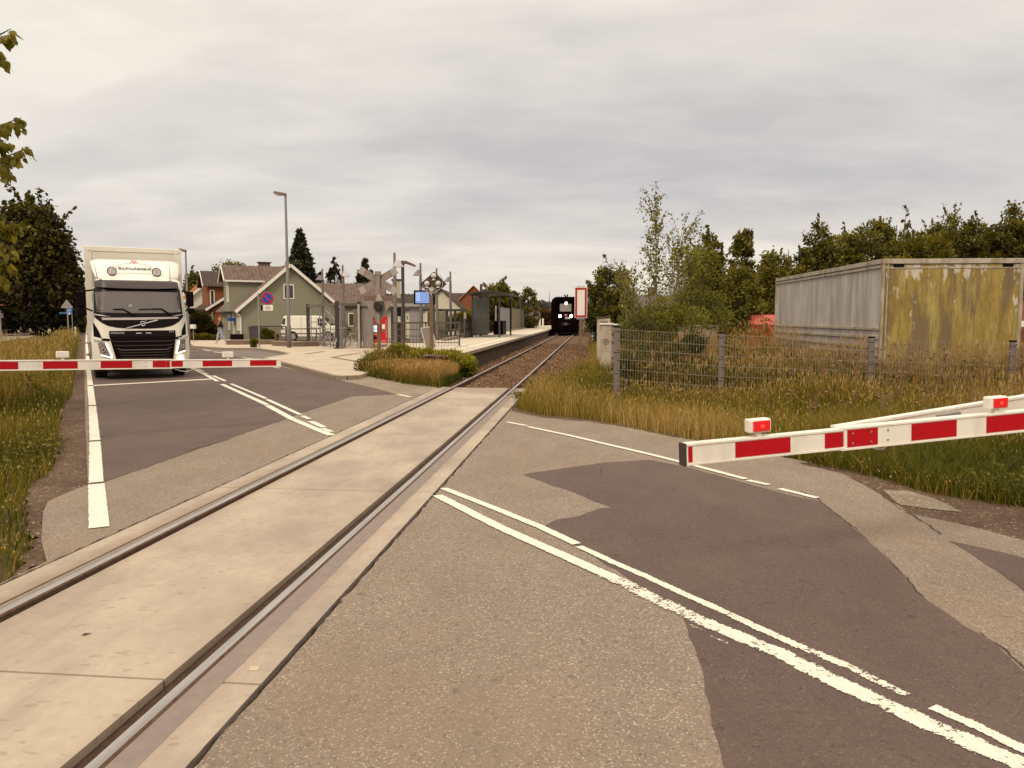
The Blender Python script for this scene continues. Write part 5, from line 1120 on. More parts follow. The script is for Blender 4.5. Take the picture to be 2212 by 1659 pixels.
# ------------------------------------------------------------------ platform
def platform():
    FACE = M('platform blocks', (.085,.048,.028), .95, .3, 5, bump=.02); LIP = M('platform edge stone', (.33,.26,.19), .85, .15, 5, dirt=(.15,.10,.07))
    PS = [(-1.56,20.0),(-1.56,112),(-5,112),(-5,33),(-4.0,26.5),(-2.6,21.2)]
    mb = MB(); mb.flat([(-1.78,20.3),(-1.78,112),(-4.95,112),(-4.95,33.2),(-3.95,26.7),(-2.6,21.6)], -.4, .47); o = mb.build('platform', M('platform fill', (.2,.15,.1), .9), loc=(T0[0], T0[1], 0), rot=(0,0,-TA)); tag(o, kind='structure')
    mb = MB(); mb.flat(PS, .47, .55); o = mb.build('platform_surface', PLATTOP, loc=(T0[0], T0[1], 0), rot=(0,0,-TA)); tag(o, kind='structure')
    mb = MB(); mb.box(-1.60, -1.545, 20.0, 112, .44, .552); o = mb.build('platform_edge', LIP, loc=(T0[0], T0[1], 0), rot=(0,0,-TA)); tag(o, kind='structure')
    mb = MB(); mb.box(-2.35, -2.05, 21, 112, .552, .556); mb.box(-2.95, -2.80, 23, 112, .552, .556); o = mb.build('guide_strip', M('guide strip cream', (.60,.53,.43), .8, .06), loc=(T0[0], T0[1], 0), rot=(0,0,-TA)); tag(o, kind='structure')
    t = 20.0; mb = MB()
    while t < 111: mb.box(-1.76, -1.70, t, t+1.22, -.35, .43); t += 1.25
    mb.box(-1.775, -1.755, 20.0, 112, -.4, .45); o = mb.build('platform_wall', FACE, loc=(T0[0], T0[1], 0), rot=(0,0,-TA)); tag(o, kind='structure')
    # ramp down to the pavement
    a = [(-2.6,21.2),(-4.0,26.5),(-5.0,33.0),(-5.0,38)]; b = [(-3.6,19.6),(-6.2,24.5),(-8.4,32.5),(-9.5,40)]
    mb = MB(); mb.add([(*TW(*q_), .545) for q_ in a] + [(*TW(*q_), .10) for q_ in b], [(i, i+1, i+5, i+4) for i in range(3)]); o = mb.build('ramp', PLATTOP); tag(o, kind='structure')
    for k, (p0, p1) in enumerate((((960, 737), (985, 730)), ((998, 727), (1018, 722)), ((1033, 722.5), (1047, 720)), ((1068, 718), (1100, 712)), ((1100, 712), (1145, 704)))):
        A, B = onrail(p0[0], -4.75), onrail(p1[0], -4.75); mb = MB(); mb.beam((A[0], A[1], .62), (B[0], B[1], .62), .25, .14); tag(mb.build('kerb', KERB), kind='structure')
platform()
def backfence():
    pxs = [1103.5, 1124.4, 1140.4, 1152.7, 1163.6]; X0, Y0, t0 = onrail(pxs[0], -4.9); root = thing('screen_fence', 'fence of pale ribbed panels between tall dark posts behind the platform', 'fence', (X0, Y0, .55), -TA)
    ts = [onrail(p_, -4.9)[2]-t0 for p_ in pxs]
    for i, (t, top) in enumerate(zip(ts, (635, 640, 644.5, 648, 650.5))):
        h_ = min(4.2, P(0, top, Y0+t)[2]-.55); mb = MB(); mb.box(-.10, .10, t-.10, t+.10, 0, h_); mb.build('post', DARKPOLE, root)
    PAN = M('ribbed panel olive', (.20,.165,.115), .7, .1, 2)
    for a, b in zip(ts[:-1], ts[1:]):
        mb = MB(); n = 14
        for k in range(n): y0 = a+.15+(b-a-.3)*k/n; mb.box(.0, .04, y0, y0+(b-a-.3)/n*.8, .1, 2.05)
        mb.box(.04, .06, a+.12, b-.12, .12, 2.0); mb.build('panel', PAN, root)
    A = onrail(1081, -4.9)[2]-t0; B = onrail(1099, -4.9)[2]-t0; mb = MB(); mb.box(0, .08, A, B, .05, 2.0); mb.build('grey_panel', M('panel grey violet', (.24,.21,.22)), root)
    A = onrail(1166, -4.9)[2]-t0; mb = MB(); mb.box(0, .08, ts[-1]+.2, A, .05, 1.9); mb.build('grey_panel', MATS['panel grey violet'], root)
    A = onrail(1071, -4.9)[2]-t0; mb = MB(); mb.box(-.05, .05, A-.05, A+.05, 0, 2.1); mb.build('post', STEEL, root)
backfence()
def platshelter():
    X0, Y0, t0 = onrail(1020.5, -4.4); X1, Y1, t1 = onrail(1052, -4.4)
    root = thing('platform_shelter', 'dark glass platform shelter with a flat curved roof and black bench box', 'shelter', (X0, Y0, .55), -TA)
    Lh = min(t1-t0, 16)
    TINT = M('shelter glass', (.05,.052,.045), .10, .15, 2, spec=.6)
    for t in (0, Lh*.5, Lh):
        mb = MB(); mb.box(-.05, .05, t-.05, t+.05, 0, 2.5); mb.build('post', DARKPOLE, root); 
    mb = MB(); mb.box(1.55, 1.65, -.05, .05, 0, 2.4); mb.build('post', DARKPOLE, root); mb = MB(); mb.box(1.55, 1.65, Lh-.05, Lh+.05, 0, 2.4); mb.build('post', DARKPOLE, root)
    mb = MB(); mb.box(-.01, .01, .06, Lh*.5-.06, .2, 2.4); mb.build('glass_wall', TINT, root); mb = MB(); mb.box(-.01, .01, Lh*.5+.06, Lh-.06, .2, 2.4); mb.build('glass_wall', TINT, root)
    mb = MB(); mb.box(.06, 1.0, -.01, .01, .2, 2.3); mb.build('glass_wall', TINT, root)
    mb = MB(); n = 8
    for k in range(n): x0, x1 = -.3+2.5*k/n, -.3+2.5*(k+1)/n; z0, z1 = 2.50+.16*math.sin(k/n*math.pi), 2.50+.16*math.sin((k+1)/n*math.pi); mb.add([(x0,-.3,z0),(x1,-.3,z1),(x1,Lh+.3,z1),(x0,Lh+.3,z0),(x0,-.3,z0+.08),(x1,-.3,z1+.08),(x1,Lh+.3,z1+.08),(x0,Lh+.3,z0+.08)],[(0,3,2,1),(4,5,6,7),(0,1,5,4),(2,3,7,6)]+([(3,0,4,7)] if k == 0 else [])+([(1,2,6,5)] if k == n-1 else []))
    mb.build('roof', DARKPOLE, root)
    mb = MB(); mb.box(.3, .95, Lh+1.0, Lh+3.2, .0, .95); mb.build('bench_box', BLACK, root, bevel=.02)
platshelter()

# ------------------------------------------------------------------ train
def train():
    t0 = 72.3; X0, Y0 = TW(0, t0); root = thing('train', 'black fronted diesel train with lit headlights arriving beside the platform', 'train', (X0, Y0, 0), -TA)
    RB = M('front rubber black', (.0035,.001,.001), .9, .15, 6, spec=.03); BD = M('train body dark', (.06,.045,.042), .5, .1)
    def rr(hw, z0, z1, r, n=7):
        pts = []
        for cx, cz, a0 in ((hw-r, z1-r, 0), (-hw+r, z1-r, 90), (-hw+r*.6, z0+r*.6, 180), (hw-r*.6, z0+r*.6, 270)):
            rad = r if cz > 2 else r*.6
            for k in range(n+1): a = R(a0+90*k/n); pts.append((cx+rad*math.cos(a), cz+rad*math.sin(a)))
        return pts
    o1, o2 = rr(1.46, .42, 3.80, .62), rr(1.32, .50, 3.70, .55); i1, i2 = rr(.95, .62, 3.48, .40), rr(.88, .64, 3.42, .36); n = len(o1); mb = MB()
    vs = [(x, 1.0, z) for x, z in o1] + [(x, .25, z) for x, z in o1] + [(x, 0, z) for x, z in o2] + [(x, .02, z) for x, z in i1] + [(x, .5, z) for x, z in i2]
    mb.add(vs, [(r_*n+k, r_*n+(k+1)%n, (r_+1)*n+(k+1)%n, (r_+1)*n+k) for r_ in range(4) for k in range(n)]); mb.build('rubber_frame', RB, root)
    mb = MB(); mb.prism([(x*.99, z) for x, z in o1], 1.0, 21); mb.build('body', BD, root)
    mb = MB(); mb.prism([(-.9, .6), (.9, .6), (.9, 3.4), (-.9, 3.4)], .40, .5); fr = mb.build('front_door', M('front black', (.004,.0015,.001), .8, .1, spec=.04), root)
    mb = MB(); mb.box(-.60, .56, .36, .40, 2.34, 3.10); mb.build('windscreen', M('train windscreen', (.26,.235,.22), .15, .1, 4), fr, bevel=.01)
    mb = MB(); mb.beam((.30, .34, 3.12), (.46, .34, 2.62), .02, .03); mb.build('wiper', BLACK, fr)
    for x, z, r in ((-.58, 1.88, .15), (.53, 1.88, .15), (.03, 3.16, .12)):
        mb = MB(); mb.disc((x, .33, z), (0,1,0), r, .06, 20); mb.build('headlight', EM('train headlight', (1, .82, .50), 9) if 'train headlight' not in MATS else MATS['train headlight'], root)
    mb = MB(); mb.disc((0, .38, 1.98), (0,1,0), .11, .02, 18); mb.box(-.14, .14, .35, .37, 1.94, 2.03); mb.build('emblem', M('train emblem', (.55,.20,.24), .4), root)
    text('5256', .26, root, (.18, .37, 1.68), (R(90), 0, 0), SIGNWHITE, 'number', bold=.006)
    mb = MB(); mb.box(-.19, .19, -.25, .4, .92, 1.2); mb.build('coupler', M('coupler grey', (.07,.055,.05), .5, metal=.3), root, bevel=.04)
    for x in (-.32, .32): mb = MB(); mb.tube([(x, .2, 1.18), (x*1.15, -.05, 1.08), (x*1.1, .1, .92)], .018, 6); mb.build('hose', M('hose grey', (.13,.11,.10), .5), root)
    mb = MB(); mb.box(-1.25, 1.25, .3, 20.5, .12, .5); mb.build('underframe', BLACK, root)
    for s_ in (-1, 1): mb = MB(); mb.tube([(s_*.03, 1.4, 3.78), (s_*.16, 1.3, 4.02)], [.05, .08], 10); mb.build('horn', BLACK, root)
    for y in (2.2, 4.7): mb = MB(); mb.tube([(-.8, y, .46), (-.68, y, .46)], .45, 20); mb.build('wheel', BLACK, root); mb = MB(); mb.tube([(.68, y, .46), (.8, y, .46)], .45, 20); mb.build('wheel', BLACK, root)
train()

# ------------------------------------------------------------------ fence on the right with cabinets
def meshfence():
    px = [1333, 1559, 1883, 2188]; tops = [707, 720, 729.5, 738]; YY = [15.45, 14.95, 14.4, 13.95]
    pts = [P(a, b, c) for a, b, c in zip(px, tops, YY)]; d = Vector(pts[3][:2])-Vector(pts[2][:2]); pts.append((pts[3][0]+d.x, pts[3][1]+d.y, pts[3][2]-.03)); pts.append((pts[3][0]+2*d.x, pts[3][1]+2*d.y, pts[3][2]-.05))
    A = Vector(pts[0]); root = thing('wire_fence', 'galvanised wire mesh fence along the weedy verge on the right', 'fence', (A.x, A.y, -.05))
    PW = M('fence post grey', (.155,.125,.12), .55, .15, 7, dirt=(.2,.13,.09)); WW = M('fence wire', (.26,.205,.14), .5, .1, metal=.2)
    for i, p_ in enumerate(pts):
        x, y, z = p_[0]-A.x, p_[1]-A.y, p_[2]+.05; w_ = .045 if i else .06
        mb = MB(); mb.box(x-w_, x+w_, y-.03, y+.03, 0, z); ps = mb.build('post', PW, root, bevel=.004)
        mb = MB(); mb.box(x-w_-.008, x+w_+.008, y-.038, y+.038, z, z+.025); mb.build('post_cap', BLACK, ps)
        for k in range(3): zz = z-.06-.42*k; mb = MB(); mb.box(x-w_-.012, x+w_+.012, y-.045, y-.03, zz-.015, zz+.015); mb.build('clamp', PW, ps)
    for a, b in zip(pts[:-1], pts[1:]):
        a, b = Vector(a)-A, Vector(b)-A; a.z = a.z+A.z+.05; b.z = b.z+A.z+.05; a.y -= .04; b.y -= .04; d = b-a; mb = MB(); hh = 1.26
        for k in range(7): mb.beam((a.x, a.y, a.z-.04-k*.2), (b.x, b.y, b.z-.04-k*.2), .016, .007)
        n = int(math.hypot(d.x, d.y)/.052)
        for i in range(1, n): p_ = a + d*i/n; mb.box(p_.x-.0026, p_.x+.0026, p_.y-.003, p_.y+.003, p_.z-1.3, p_.z-.04)
        mb.build('mesh_panel', WW, root)
    # return towards the track side
    mb = MB()
    for k in range(6): mb.beam((-.14, .5, 1.5-k*.22), (-.02, .04, 1.5-k*.22), .012, .012)
    mb.build('mesh_panel', WW, root)
meshfence()
def cabinets():
    CW = M('weathered concrete white', (.42,.35,.27), .85, .15, 4, dirt=(.24,.17,.12), dirtamt=.8, bump=.005)
    X0, Y0 = P(1314, 790, 25.)[0], 25.; root = thing('relay_cabinet', 'weathered white metal cabinet with rounded lid next to the fence corner', 'cabinet', (X0, Y0, -.05), R(-12))
    mb = MB(); mb.box(-.27, .10, 0, .5, 0, 1.50); mb.build('body', CW, root, bevel=.02); mb = MB(); mb.box(.10, .22, .02, .5, 0, 1.46); mb.build('side_door', M('cabinet door brownish', (.25,.19,.14), .8, .15, 5), root, bevel=.01)
    mb = MB(); mb.box(-.31, .13, -.04, .54, 1.50, 1.58); mb.box(.13, .42, -.02, .4, 1.49, 1.56); mb.build('lid', M('lid white', (.60,.54,.46), .5, .1, 6, dirt=(.3,.22,.16)), root, bevel=.03, seg=3)
    mb = MB(); mb.ring((-.08, -.005, .98), (0,1,0), .085, .012, 24, 6)
    for k in (-.03, 0, .03): mb.beam((-.13, -.006, .98+k), (-.03, -.006, .98+k), .006, .012)
    mb.build('vent', M('vent brown', (.20,.14,.10), .8), root)
    for z in (.45, .95, 1.2): mb = MB(); mb.box(.10, .24, -.01, .02, z, z+.04); mb.build('hinge', RUSTPOLE, root)
    X0 = P(1305, 700, 27.5)[0]; root = thing('relay_cabinet', 'taller peeling white cabinet with a brown hatch behind the rounded lid cabinet', 'cabinet', (X0, 27.5, -.05), R(-6))
    zt = P(0, 684, 27.5)[2]+.05; mb = MB(); mb.box(-.25, .22, 0, .5, 0, zt-.06); mb.build('body', M('peeling cream', (.46,.38,.28), .85, .1, 5, dirt=(.22,.10,.05), dirtamt=.6), root)
    mb = MB(); mb.add([(-.29,-.05,zt-.06),(.25,-.05,zt),(.25,.55,zt),(-.29,.55,zt-.06),(-.29,-.05,zt-.02),(.25,-.05,zt+.04),(.25,.55,zt+.04),(-.29,.55,zt-.02)],[(0,3,2,1),(4,5,6,7),(0,1,5,4),(1,2,6,5),(2,3,7,6),(3,0,4,7)]); mb.build('roof', M('box lid', (.10,.065,.045)), root)
    mb = MB(); mb.box(-.14, .12, -.02, .0, zt-.45, zt-.16); mb.build('hatch', M('hatch brown', (.19,.14,.09), .8, .2), root, bevel=.01)
cabinets()

# ------------------------------------------------------------------ swap body container
def container():
    m, t, b, o = nodes('mossy panel'); q = NT(t)
    co = q.coord((1.0, 1, .16)); n1 = q.noise(2.6, 7, .62, co); n2 = q.noise(7, 6, .7, q.coord((1.6, 1, .30), (4, 2, 9))); fine = q.noise(22, 5, .75, q.coord((1, 1, .7)))
    c = q.ramp(q.noise(3.2, 6, .7, q.coord((1, 1, .3), (1, 5, 2))), [(.3, (.17, .105, .025)), (.48, (.28, .195, .04)), (.68, (.40, .31, .10))])
    c = q.mix(q.ramp(n1, [(.50, 0.), (.58, .8)]), c, (.145, .095, .055)); c = q.mix(q.ramp(q.noise(16, 5, .7, q.coord((1.5, 1, .12), (6, 6, 6))), [(.53, 0.), (.63, .65)]), c, (.12, .075, .03))
    c = q.mix(q.ramp(n2, [(.62, 0.), (.70, .8)]), c, (.40, .33, .27))
    z = q.sep(q.coord())[2]
    top = q.math('ADD', q.math('MULTIPLY', q.noise(4, 6, .7, q.coord((1, 1, .4), (2, 2, 2))), 1.), q.math('MULTIPLY', z, .075))
    c = q.mix(q.ramp(top, [(.74, 0.), (.79, .85)]), c, (.55, .49, .42))
    low = q.math('SUBTRACT', q.noise(5, 6, .7, q.coord((1, 1, .8), (7, 2, 2))), q.math('MULTIPLY', z, .28))
    c = q.mix(q.ramp(low, [(.47, 0.), (.52, .85)]), c, (.58, .52, .44))
    c = q.mix(q.ramp(fine, [(.60, 0.), (.72, .55)]), c, (.10, .065, .025))
    q.l(c, b.inputs['Base Color']); b.inputs['Roughness'].default_value = .85; q.bump(q.noise(14, 5, .7, q.coord((1,1,.6))), .5, .02, b); MOSS = m
    m, t, b, o = nodes('streaked grey panel'); q = NT(t)
    n1 = q.noise(3.0, 7, .7, q.coord((1, 1, .13))); n2 = q.noise(7, 6, .7, q.coord((1, 1, .07), (3, 3, 3)))
    c = q.ramp(n1, [(.32, (.27, .215, .185)), (.48, (.41, .36, .325)), (.66, (.54, .495, .45))]); c = q.mix(q.ramp(n2, [(.53, 0.), (.72, .55)]), c, (.24, .175, .145))
    c = q.mix(q.ramp(q.noise(1.1, 4, .6, q.coord()), [(.5, 0.), (.7, .3)]), c, (.26, .20, .17))
    q.l(c, b.inputs['Base Color']); b.inputs['Roughness'].default_value = .6; STRK = m
    C = (7.46, 15.6); root = thing('freight_container', 'abandoned grey freight container with one end covered in yellow green moss', 'container', (C[0], C[1], -.05), R(-4.0)+R(0))
    Wd, Ln, Hh = 2.72, 7.9, 2.93
    EDGE = M('container edge', (.40,.34,.27), .8, .15, 6, dirt=(.20,.135,.045), dirtamt=1.0)
    mb = MB(); mb.box(.02, Wd-.02, .04, Ln, .28, Hh-.02); mb.build('body', STRK, root)
    mb = MB(); mb.box(.06, Wd-.04, .005, .035, .30, Hh-.12); mb.build('mossy_end_panel', MOSS, root)
    for x0, x1 in ((-.01, .045), (.085, .11), (Wd-.07, Wd)): mb = MB(); mb.box(x0, x1, -.01, .06, .1, Hh-.1); mb.build('corner_post', EDGE, root, bevel=.006)
    mb = MB(); mb.box(-.02, Wd+.01, -.02, .10, Hh-.10, Hh); mb.box(.04, Wd-.02, -.005, .05, Hh-.20, Hh-.16); mb.build('top_rail', EDGE, root, bevel=.008)
    mb = MB(); mb.box(-.02, .05, .10, Ln, Hh-.085, Hh+.005); mb.box(-.012, .05, .10, Ln, Hh-.17, Hh-.13); mb.build('side_rail', EDGE, root)
    for x0 in (.20, Wd-.42): mb = MB(); mb.box(x0, x0+.20, -.024, .0, Hh-.16, Hh-.10); mb.build('lifting_pocket', BLACK, root)
    for z in (1.50, 1.32, 1.12, .95): mb = MB(); mb.box(-.012, .03, .05, Ln, z, z+.05); mb.build('side_moulding', EDGE, root)
    mb = MB(); mb.box(-.02, .06, Ln-.05, Ln+.01, .1, Hh+.02); mb.build('corner_post', EDGE, root)
    for y in (1.2, Ln-1.4):
        for x in (.3, Wd-.5): mb = MB(); mb.box(x, x+.2, y, y+.2, 0, .28); mb.build('support_leg', RUSTPOLE, root)
    bush('roof_moss', 'clump of bright green plants growing on top of the container', 'plant', [(C[0]+.78, C[1]+.9, Hh-.02), (C[0]+.95, C[1]+1.0, Hh+.03), (C[0]+.62, C[1]+1.0, Hh-.0)], [.13, .13, .1], L_BRIGHT, 420, .05, 44, stems=False)
container()
def redskip():
    Y0 = 30.; X0 = P(1622, 700, Y0)[0]; root = thing('skip', 'red waste container partly hidden left of the grey freight container', 'waste container', (X0, Y0, 0))
    RD = M('skip red', (.34,.035,.028), .5, .15, 3, dirt=(.2,.03,.02)); z1, z0 = P(1640, 680, Y0)[2], P(1640, 702, Y0)[2]
    mb = MB(); mb.box(0, 1.4, 0, 2.2, .1, z0); mb.build('body', RD, root, bevel=.02)
    mb = MB(); mb.add([(-.02,-.05,z0),(1.42,-.05,z0),(1.42,2.2,z0),(-.02,2.2,z0),(.12,.35,z1),(1.42,.35,z1),(1.42,2.2,z1),(.12,2.2,z1)],[(0,3,2,1),(4,5,6,7),(0,1,5,4),(1,2,6,5),(2,3,7,6),(3,0,4,7)]); mb.build('lid', M('skip red light', (.46,.07,.055), .45, .1, 3), root, bevel=.02)
redskip()
p_ = P(2196, 700, 22.); root = thing('freight_container', 'rust orange container with a white band just visible at the right picture edge', 'container', (p_[0], 22., 0))
z = lambda py: P(2200, py, 22.)[2]
mb = MB(); mb.box(0, 2.4, 0, 6, .1, z(640)); mb.build('body', M('container rust', (.25,.10,.045), .7, .2, 4), root)
mb = MB(); mb.box(0, 2.4, -.02, -.002, z(706), z(693)); mb.build('white_band', SIGNWHITE, root)
for k in range(6): mb = MB(); mb.box(.1+.4*k, .2+.4*k, -.05, -.003, .2, z(710)); mb.build('rib', M('container rust dark', (.15,.055,.03), .8), root)
mb = MB(); mb.box(0, 2.42, -.06, .0, z(645), z(638)); mb.build('top_rail', MATS['container rust dark'], root)
p_ = P(1467, 700, 31.); root = thing('low_wall', 'low grey concrete wall behind the weeds beyond the wire fence', 'wall', (p_[0], 31., 0))
mb = MB()
for k in range(4): mb.box(.9*k, .9*k+.88, 0, .15, 0, 1.35); 
mb.build('wall_panels', M('wall grey', (.24,.20,.17), .9, .15, 4), root); mb = MB(); mb.box(-.03, 3.6, -.02, .17, 1.35, 1.42); mb.build('coping', M('coping pale', (.34,.29,.24), .9), root)

# ------------------------------------------------------------------ houses
def ribroof(mb, a, b, y0, y1, pitch=.28, amp=.035, th=.06, sw=False):
    # corrugated sheet from ridge (x,z)=a to eave b, running y0..y1 ; sw swaps x and y
    n = max(2, int((y1-y0)/pitch*2)); vs = []
    for k in range(n+1):
        y = y0+(y1-y0)*k/n; dz = amp*(1 if k % 2 else -1)
        for (x, z) in (a, b):
            for t_ in (0, -th): vs.append(((y, x, z+dz+t_) if sw else (x, y, z+dz+t_)))
    fs = []
    for k in range(n): o = k*4; fs += [(o, o+2, o+6, o+4), (o+1, o+5, o+7, o+3), (o, o+4, o+5, o+1), (o+2, o+3, o+7, o+6)]
    fs += [(0, 1, 3, 2), (n*4, n*4+2, n*4+3, n*4+1)]
    mb.add(vs, fs)
def rmat(name, a, b, c=None):
    m, t, bs, o = nodes(name); q = NT(t); co = q.coord()
    r = q.ramp(q.noise(2.5, 6, .7, co), [(.35, a), (.65, b)])
    r = q.mix(q.ramp(q.noise(9, 5, .7, q.coord((1, 1, 1), (4, 4, 4))), [(.5, 0.), (.75, .6)]), r, c or c3(b, 1.5))
    q.l(r, bs.inputs['Base Color']); bs.inputs['Roughness'].default_value = .9; bs.inputs['Specular IOR Level'].default_value = .2; MATS[name] = m; return m
ROOFG = rmat('corrugated roof brown grey', (.095, .062, .048), (.17, .12, .095), (.27, .21, .17))
ROOFD = rmat('dark roof', (.05, .034, .028), (.085, .06, .05), (.12, .09, .07)); ROOFO = rmat('orange tiles', (.26, .085, .03), (.36, .13, .05), (.20, .08, .04))
OLIVE = M('olive render', (.235, .215, .145), .9, .05, 1.2); CREAM = M('cream render', (.56, .50, .38), .9, .05, 1)
BRICK = M('red brick', (.23, .075, .025), .9, .12, 6, dirt=(.13,.05,.025)); TRIM = M('white trim', (.72, .67, .58), .6, .04)
def window(parent, c, w_, h_, axis, out_=.05, pane=GLASSDK, mull=0):
    # axis 'y': window in a wall facing -y ; 'x': facing -x
    x, y, z = c; fr = MB(); t_ = .08
    def bx(mb, u0, u1, z0, z1, d0, d1):
        if axis == 'y': mb.box(x+u0, x+u1, y+d0, y+d1, z+z0, z+z1)
        else: mb.box(x+d0, x+d1, y+u0, y+u1, z+z0, z+z1)
    bx(fr, -w_/2, w_/2, h_-t_, h_, -out_, .02); bx(fr, -w_/2, w_/2, 0, t_, -out_, .02); bx(fr, -w_/2, -w_/2+t_, t_, h_-t_, -out_, .02); bx(fr, w_/2-t_, w_/2, t_, h_-t_, -out_, .02)
    if mull: bx(fr, -.03, .03, t_, h_-t_, -out_, .02)
    f_ = fr.build('window', TRIM, parent); p_ = MB(); bx(p_, -w_/2+t_, w_/2-t_, t_, h_-t_, -out_*.4, .0); p_.build('pane', pane, f_); return f_
AZR = R(28.9)
def local(root_xy, rz, P3):
    dx, dy = P3[0]-root_xy[0], P3[1]-root_xy[1]; c, s_ = math.cos(rz), math.sin(rz); return (dx*c+dy*s_, -dx*s_+dy*c, P3[2])
O = P(521.5, 700, 57.); gh = thing('green_house', 'olive green house with a white edged gable and a side wing facing the street', 'house', (O[0], O[1], 0), AZR)
mb = MB(); mb.prism([(0, 0), (7.0, 0), (7.0, 2.75), (3.6, 5.62), (0, 2.45)], 0, 9.5); mb.build('wall', OLIVE, gh)
mb = MB(); ribroof(mb, (3.6, 5.74), (-.42, 2.22), -.35, 9.8); ribroof(mb, (3.6, 5.74), (7.45, 2.50), -.35, 9.8); mb.build('roof', ROOFG, gh)
for b_, nm in (((-.46, 2.12), 'bargeboard'), ((7.5, 2.40), 'bargeboard')):
    mb = MB(); mb.beam((3.6, -.39, 5.66), (b_[0], -.39, b_[1]), .05, .22, up=(0, 0, 1)); mb.build(nm, TRIM, gh)
window(gh, (3.50, -.0, 3.12), .80, 1.12, 'y')
mb = MB(); mb.box(-.42, 3.4, 2.4, 5.0, 2.2, 4.62); mb.prism([(0, 0), (0, 0.001)], 0, 0) if 0 else None; mb.build('wing_wall', OLIVE, gh)
mb = MB(); ribroof(mb, (3.7, 5.78), (2.2, 4.58), -.78, 3.9, sw=True); ribroof(mb, (3.7, 5.78), (5.2, 4.58), -.78, 3.9, sw=True); wr = mb.build('wing_roof', ROOFG, gh)
mb = MB(); mb.beam((-.8, 3.7, 5.70), (-.8, 2.15, 4.46), .05, .20, up=(0, 0, 1)); mb.build('bargeboard', TRIM, gh); mb = MB(); mb.beam((-.8, 3.7, 5.70), (-.8, 5.25, 4.46), .05, .20, up=(0, 0, 1)); mb.build('bargeboard', TRIM, gh)
mb = MB(); mb.add([(-.425, 2.4, 4.62), (-.425, 5.0, 4.62), (-.425, 3.7, 5.6), (-.40, 2.4, 4.62), (-.40, 5.0, 4.62), (-.40, 3.7, 5.6)], [(0,1,2),(5,4,3),(0,3,4,1),(1,4,5,2),(2,5,3,0)]); mb.build('gable_wall', OLIVE, gh)
mb = MB(); mb.beam((-.75, 2.16, 4.50), (2.6, 2.16, 4.50), .10, .13); mb.build('gutter', TRIM, gh)
mb = MB(); mb.box(2.2, 3.0, 4.0, 4.6, 5.4, 6.05); ch = mb.build('chimney', M('chimney brick', (.17,.10,.07), .9), gh); mb = MB(); mb.box(2.1, 3.1, 3.9, 4.7, 6.05, 6.13); mb.build('chimney_cap', ROOFD, ch)
window(gh, (-.43, 3.0, 2.9), .75, 1.25, 'x', mull=1)
for y, z0, h_ in ((5.4, .75, 1.25), (1.4, .75, 1.25), (.5, .75, 1.25)): window(gh, (-.01, y, z0), .7, h_, 'x', mull=1)
mb = MB(); mb.box(-.06, .0, 2.7, 3.6, .3, 2.2); mb.build('door', M('door pale', (.5,.46,.38), .6), gh); mb = MB(); mb.box(-.5, .0, 2.3, 3.0, 1.45, 1.7); mb.build('blue_box', M('post blue', (.02,.07,.28), .5), gh)
mb = MB(); mb.box(-1.3, 0, 2.2, 4.0, 0, .3); mb.build('steps', M('step stone', (.30,.26,.21), .9), gh)
mb = MB(); mb.tube([(-.4, -.2, 2.15), (-.05, -.05, 1.75), (-.05, -.05, .2)], .05, 8); mb.build('downpipe', TRIM, gh)
mb = MB(); mb.tube([(5.2, -.02, 1.2), (5.2, -.05, 1.6)], .09, 8); mb.build('wall_lamp', TRIM, gh)
# brick house
O = P(451.5, 700, 69.5); bh = thing('brick_house', 'red brick house with a dark roofed street wing behind the green house', 'house', (O[0], O[1], 0), AZR)
mb = MB(); mb.box(0, 3.0, 0, 4.0, 2.0, 4.75); mb.build('wing_wall', BRICK, bh)
mb = MB(); ribroof(mb, (2.0, 6.0), (-.35, 4.55), -.4, 4.0, sw=True); ribroof(mb, (2.0, 6.0), (4.35, 4.55), -.4, 4.0, sw=True); mb.build('wing_roof', ROOFD, bh)
mb = MB(); mb.prism([(.2, 0), (7.5, 0), (7.5, 2.6), (3.9, 5.2), (.2, 2.5)], -1.5, 7.5); mb.build('wall', BRICK, bh)
mb = MB(); ribroof(mb, (3.9, 5.3), (-.5, 2.45), -1.9, 7.9); ribroof(mb, (3.9, 5.3), (8.0, 2.45), -1.9, 7.9); mb.build('roof', ROOFD, bh)
mb = MB(); mb.beam((3.9, -1.93, 5.24), (-.5, -1.93, 2.38), .05, .2, up=(0,0,1)); mb.build('bargeboard', TRIM, bh)
window(bh, (.35, -.01, 2.9), .40, 1.3, 'y'); 
for y in (-.9, .4, 1.7, 3.0, 4.6): window(bh, (.19, y, .6), .75, 1.6, 'x', mull=1)
mb = MB(); mb.beam((-.42, -1.9, 4.5), (-.42, -1.9, 4.51), .01, .01) if 0 else mb.beam((-.42, 0, 4.46), (-.42, 2.0, 5.95), .05, .18, up=(0,0,1)); mb.build('bargeboard', TRIM, bh)
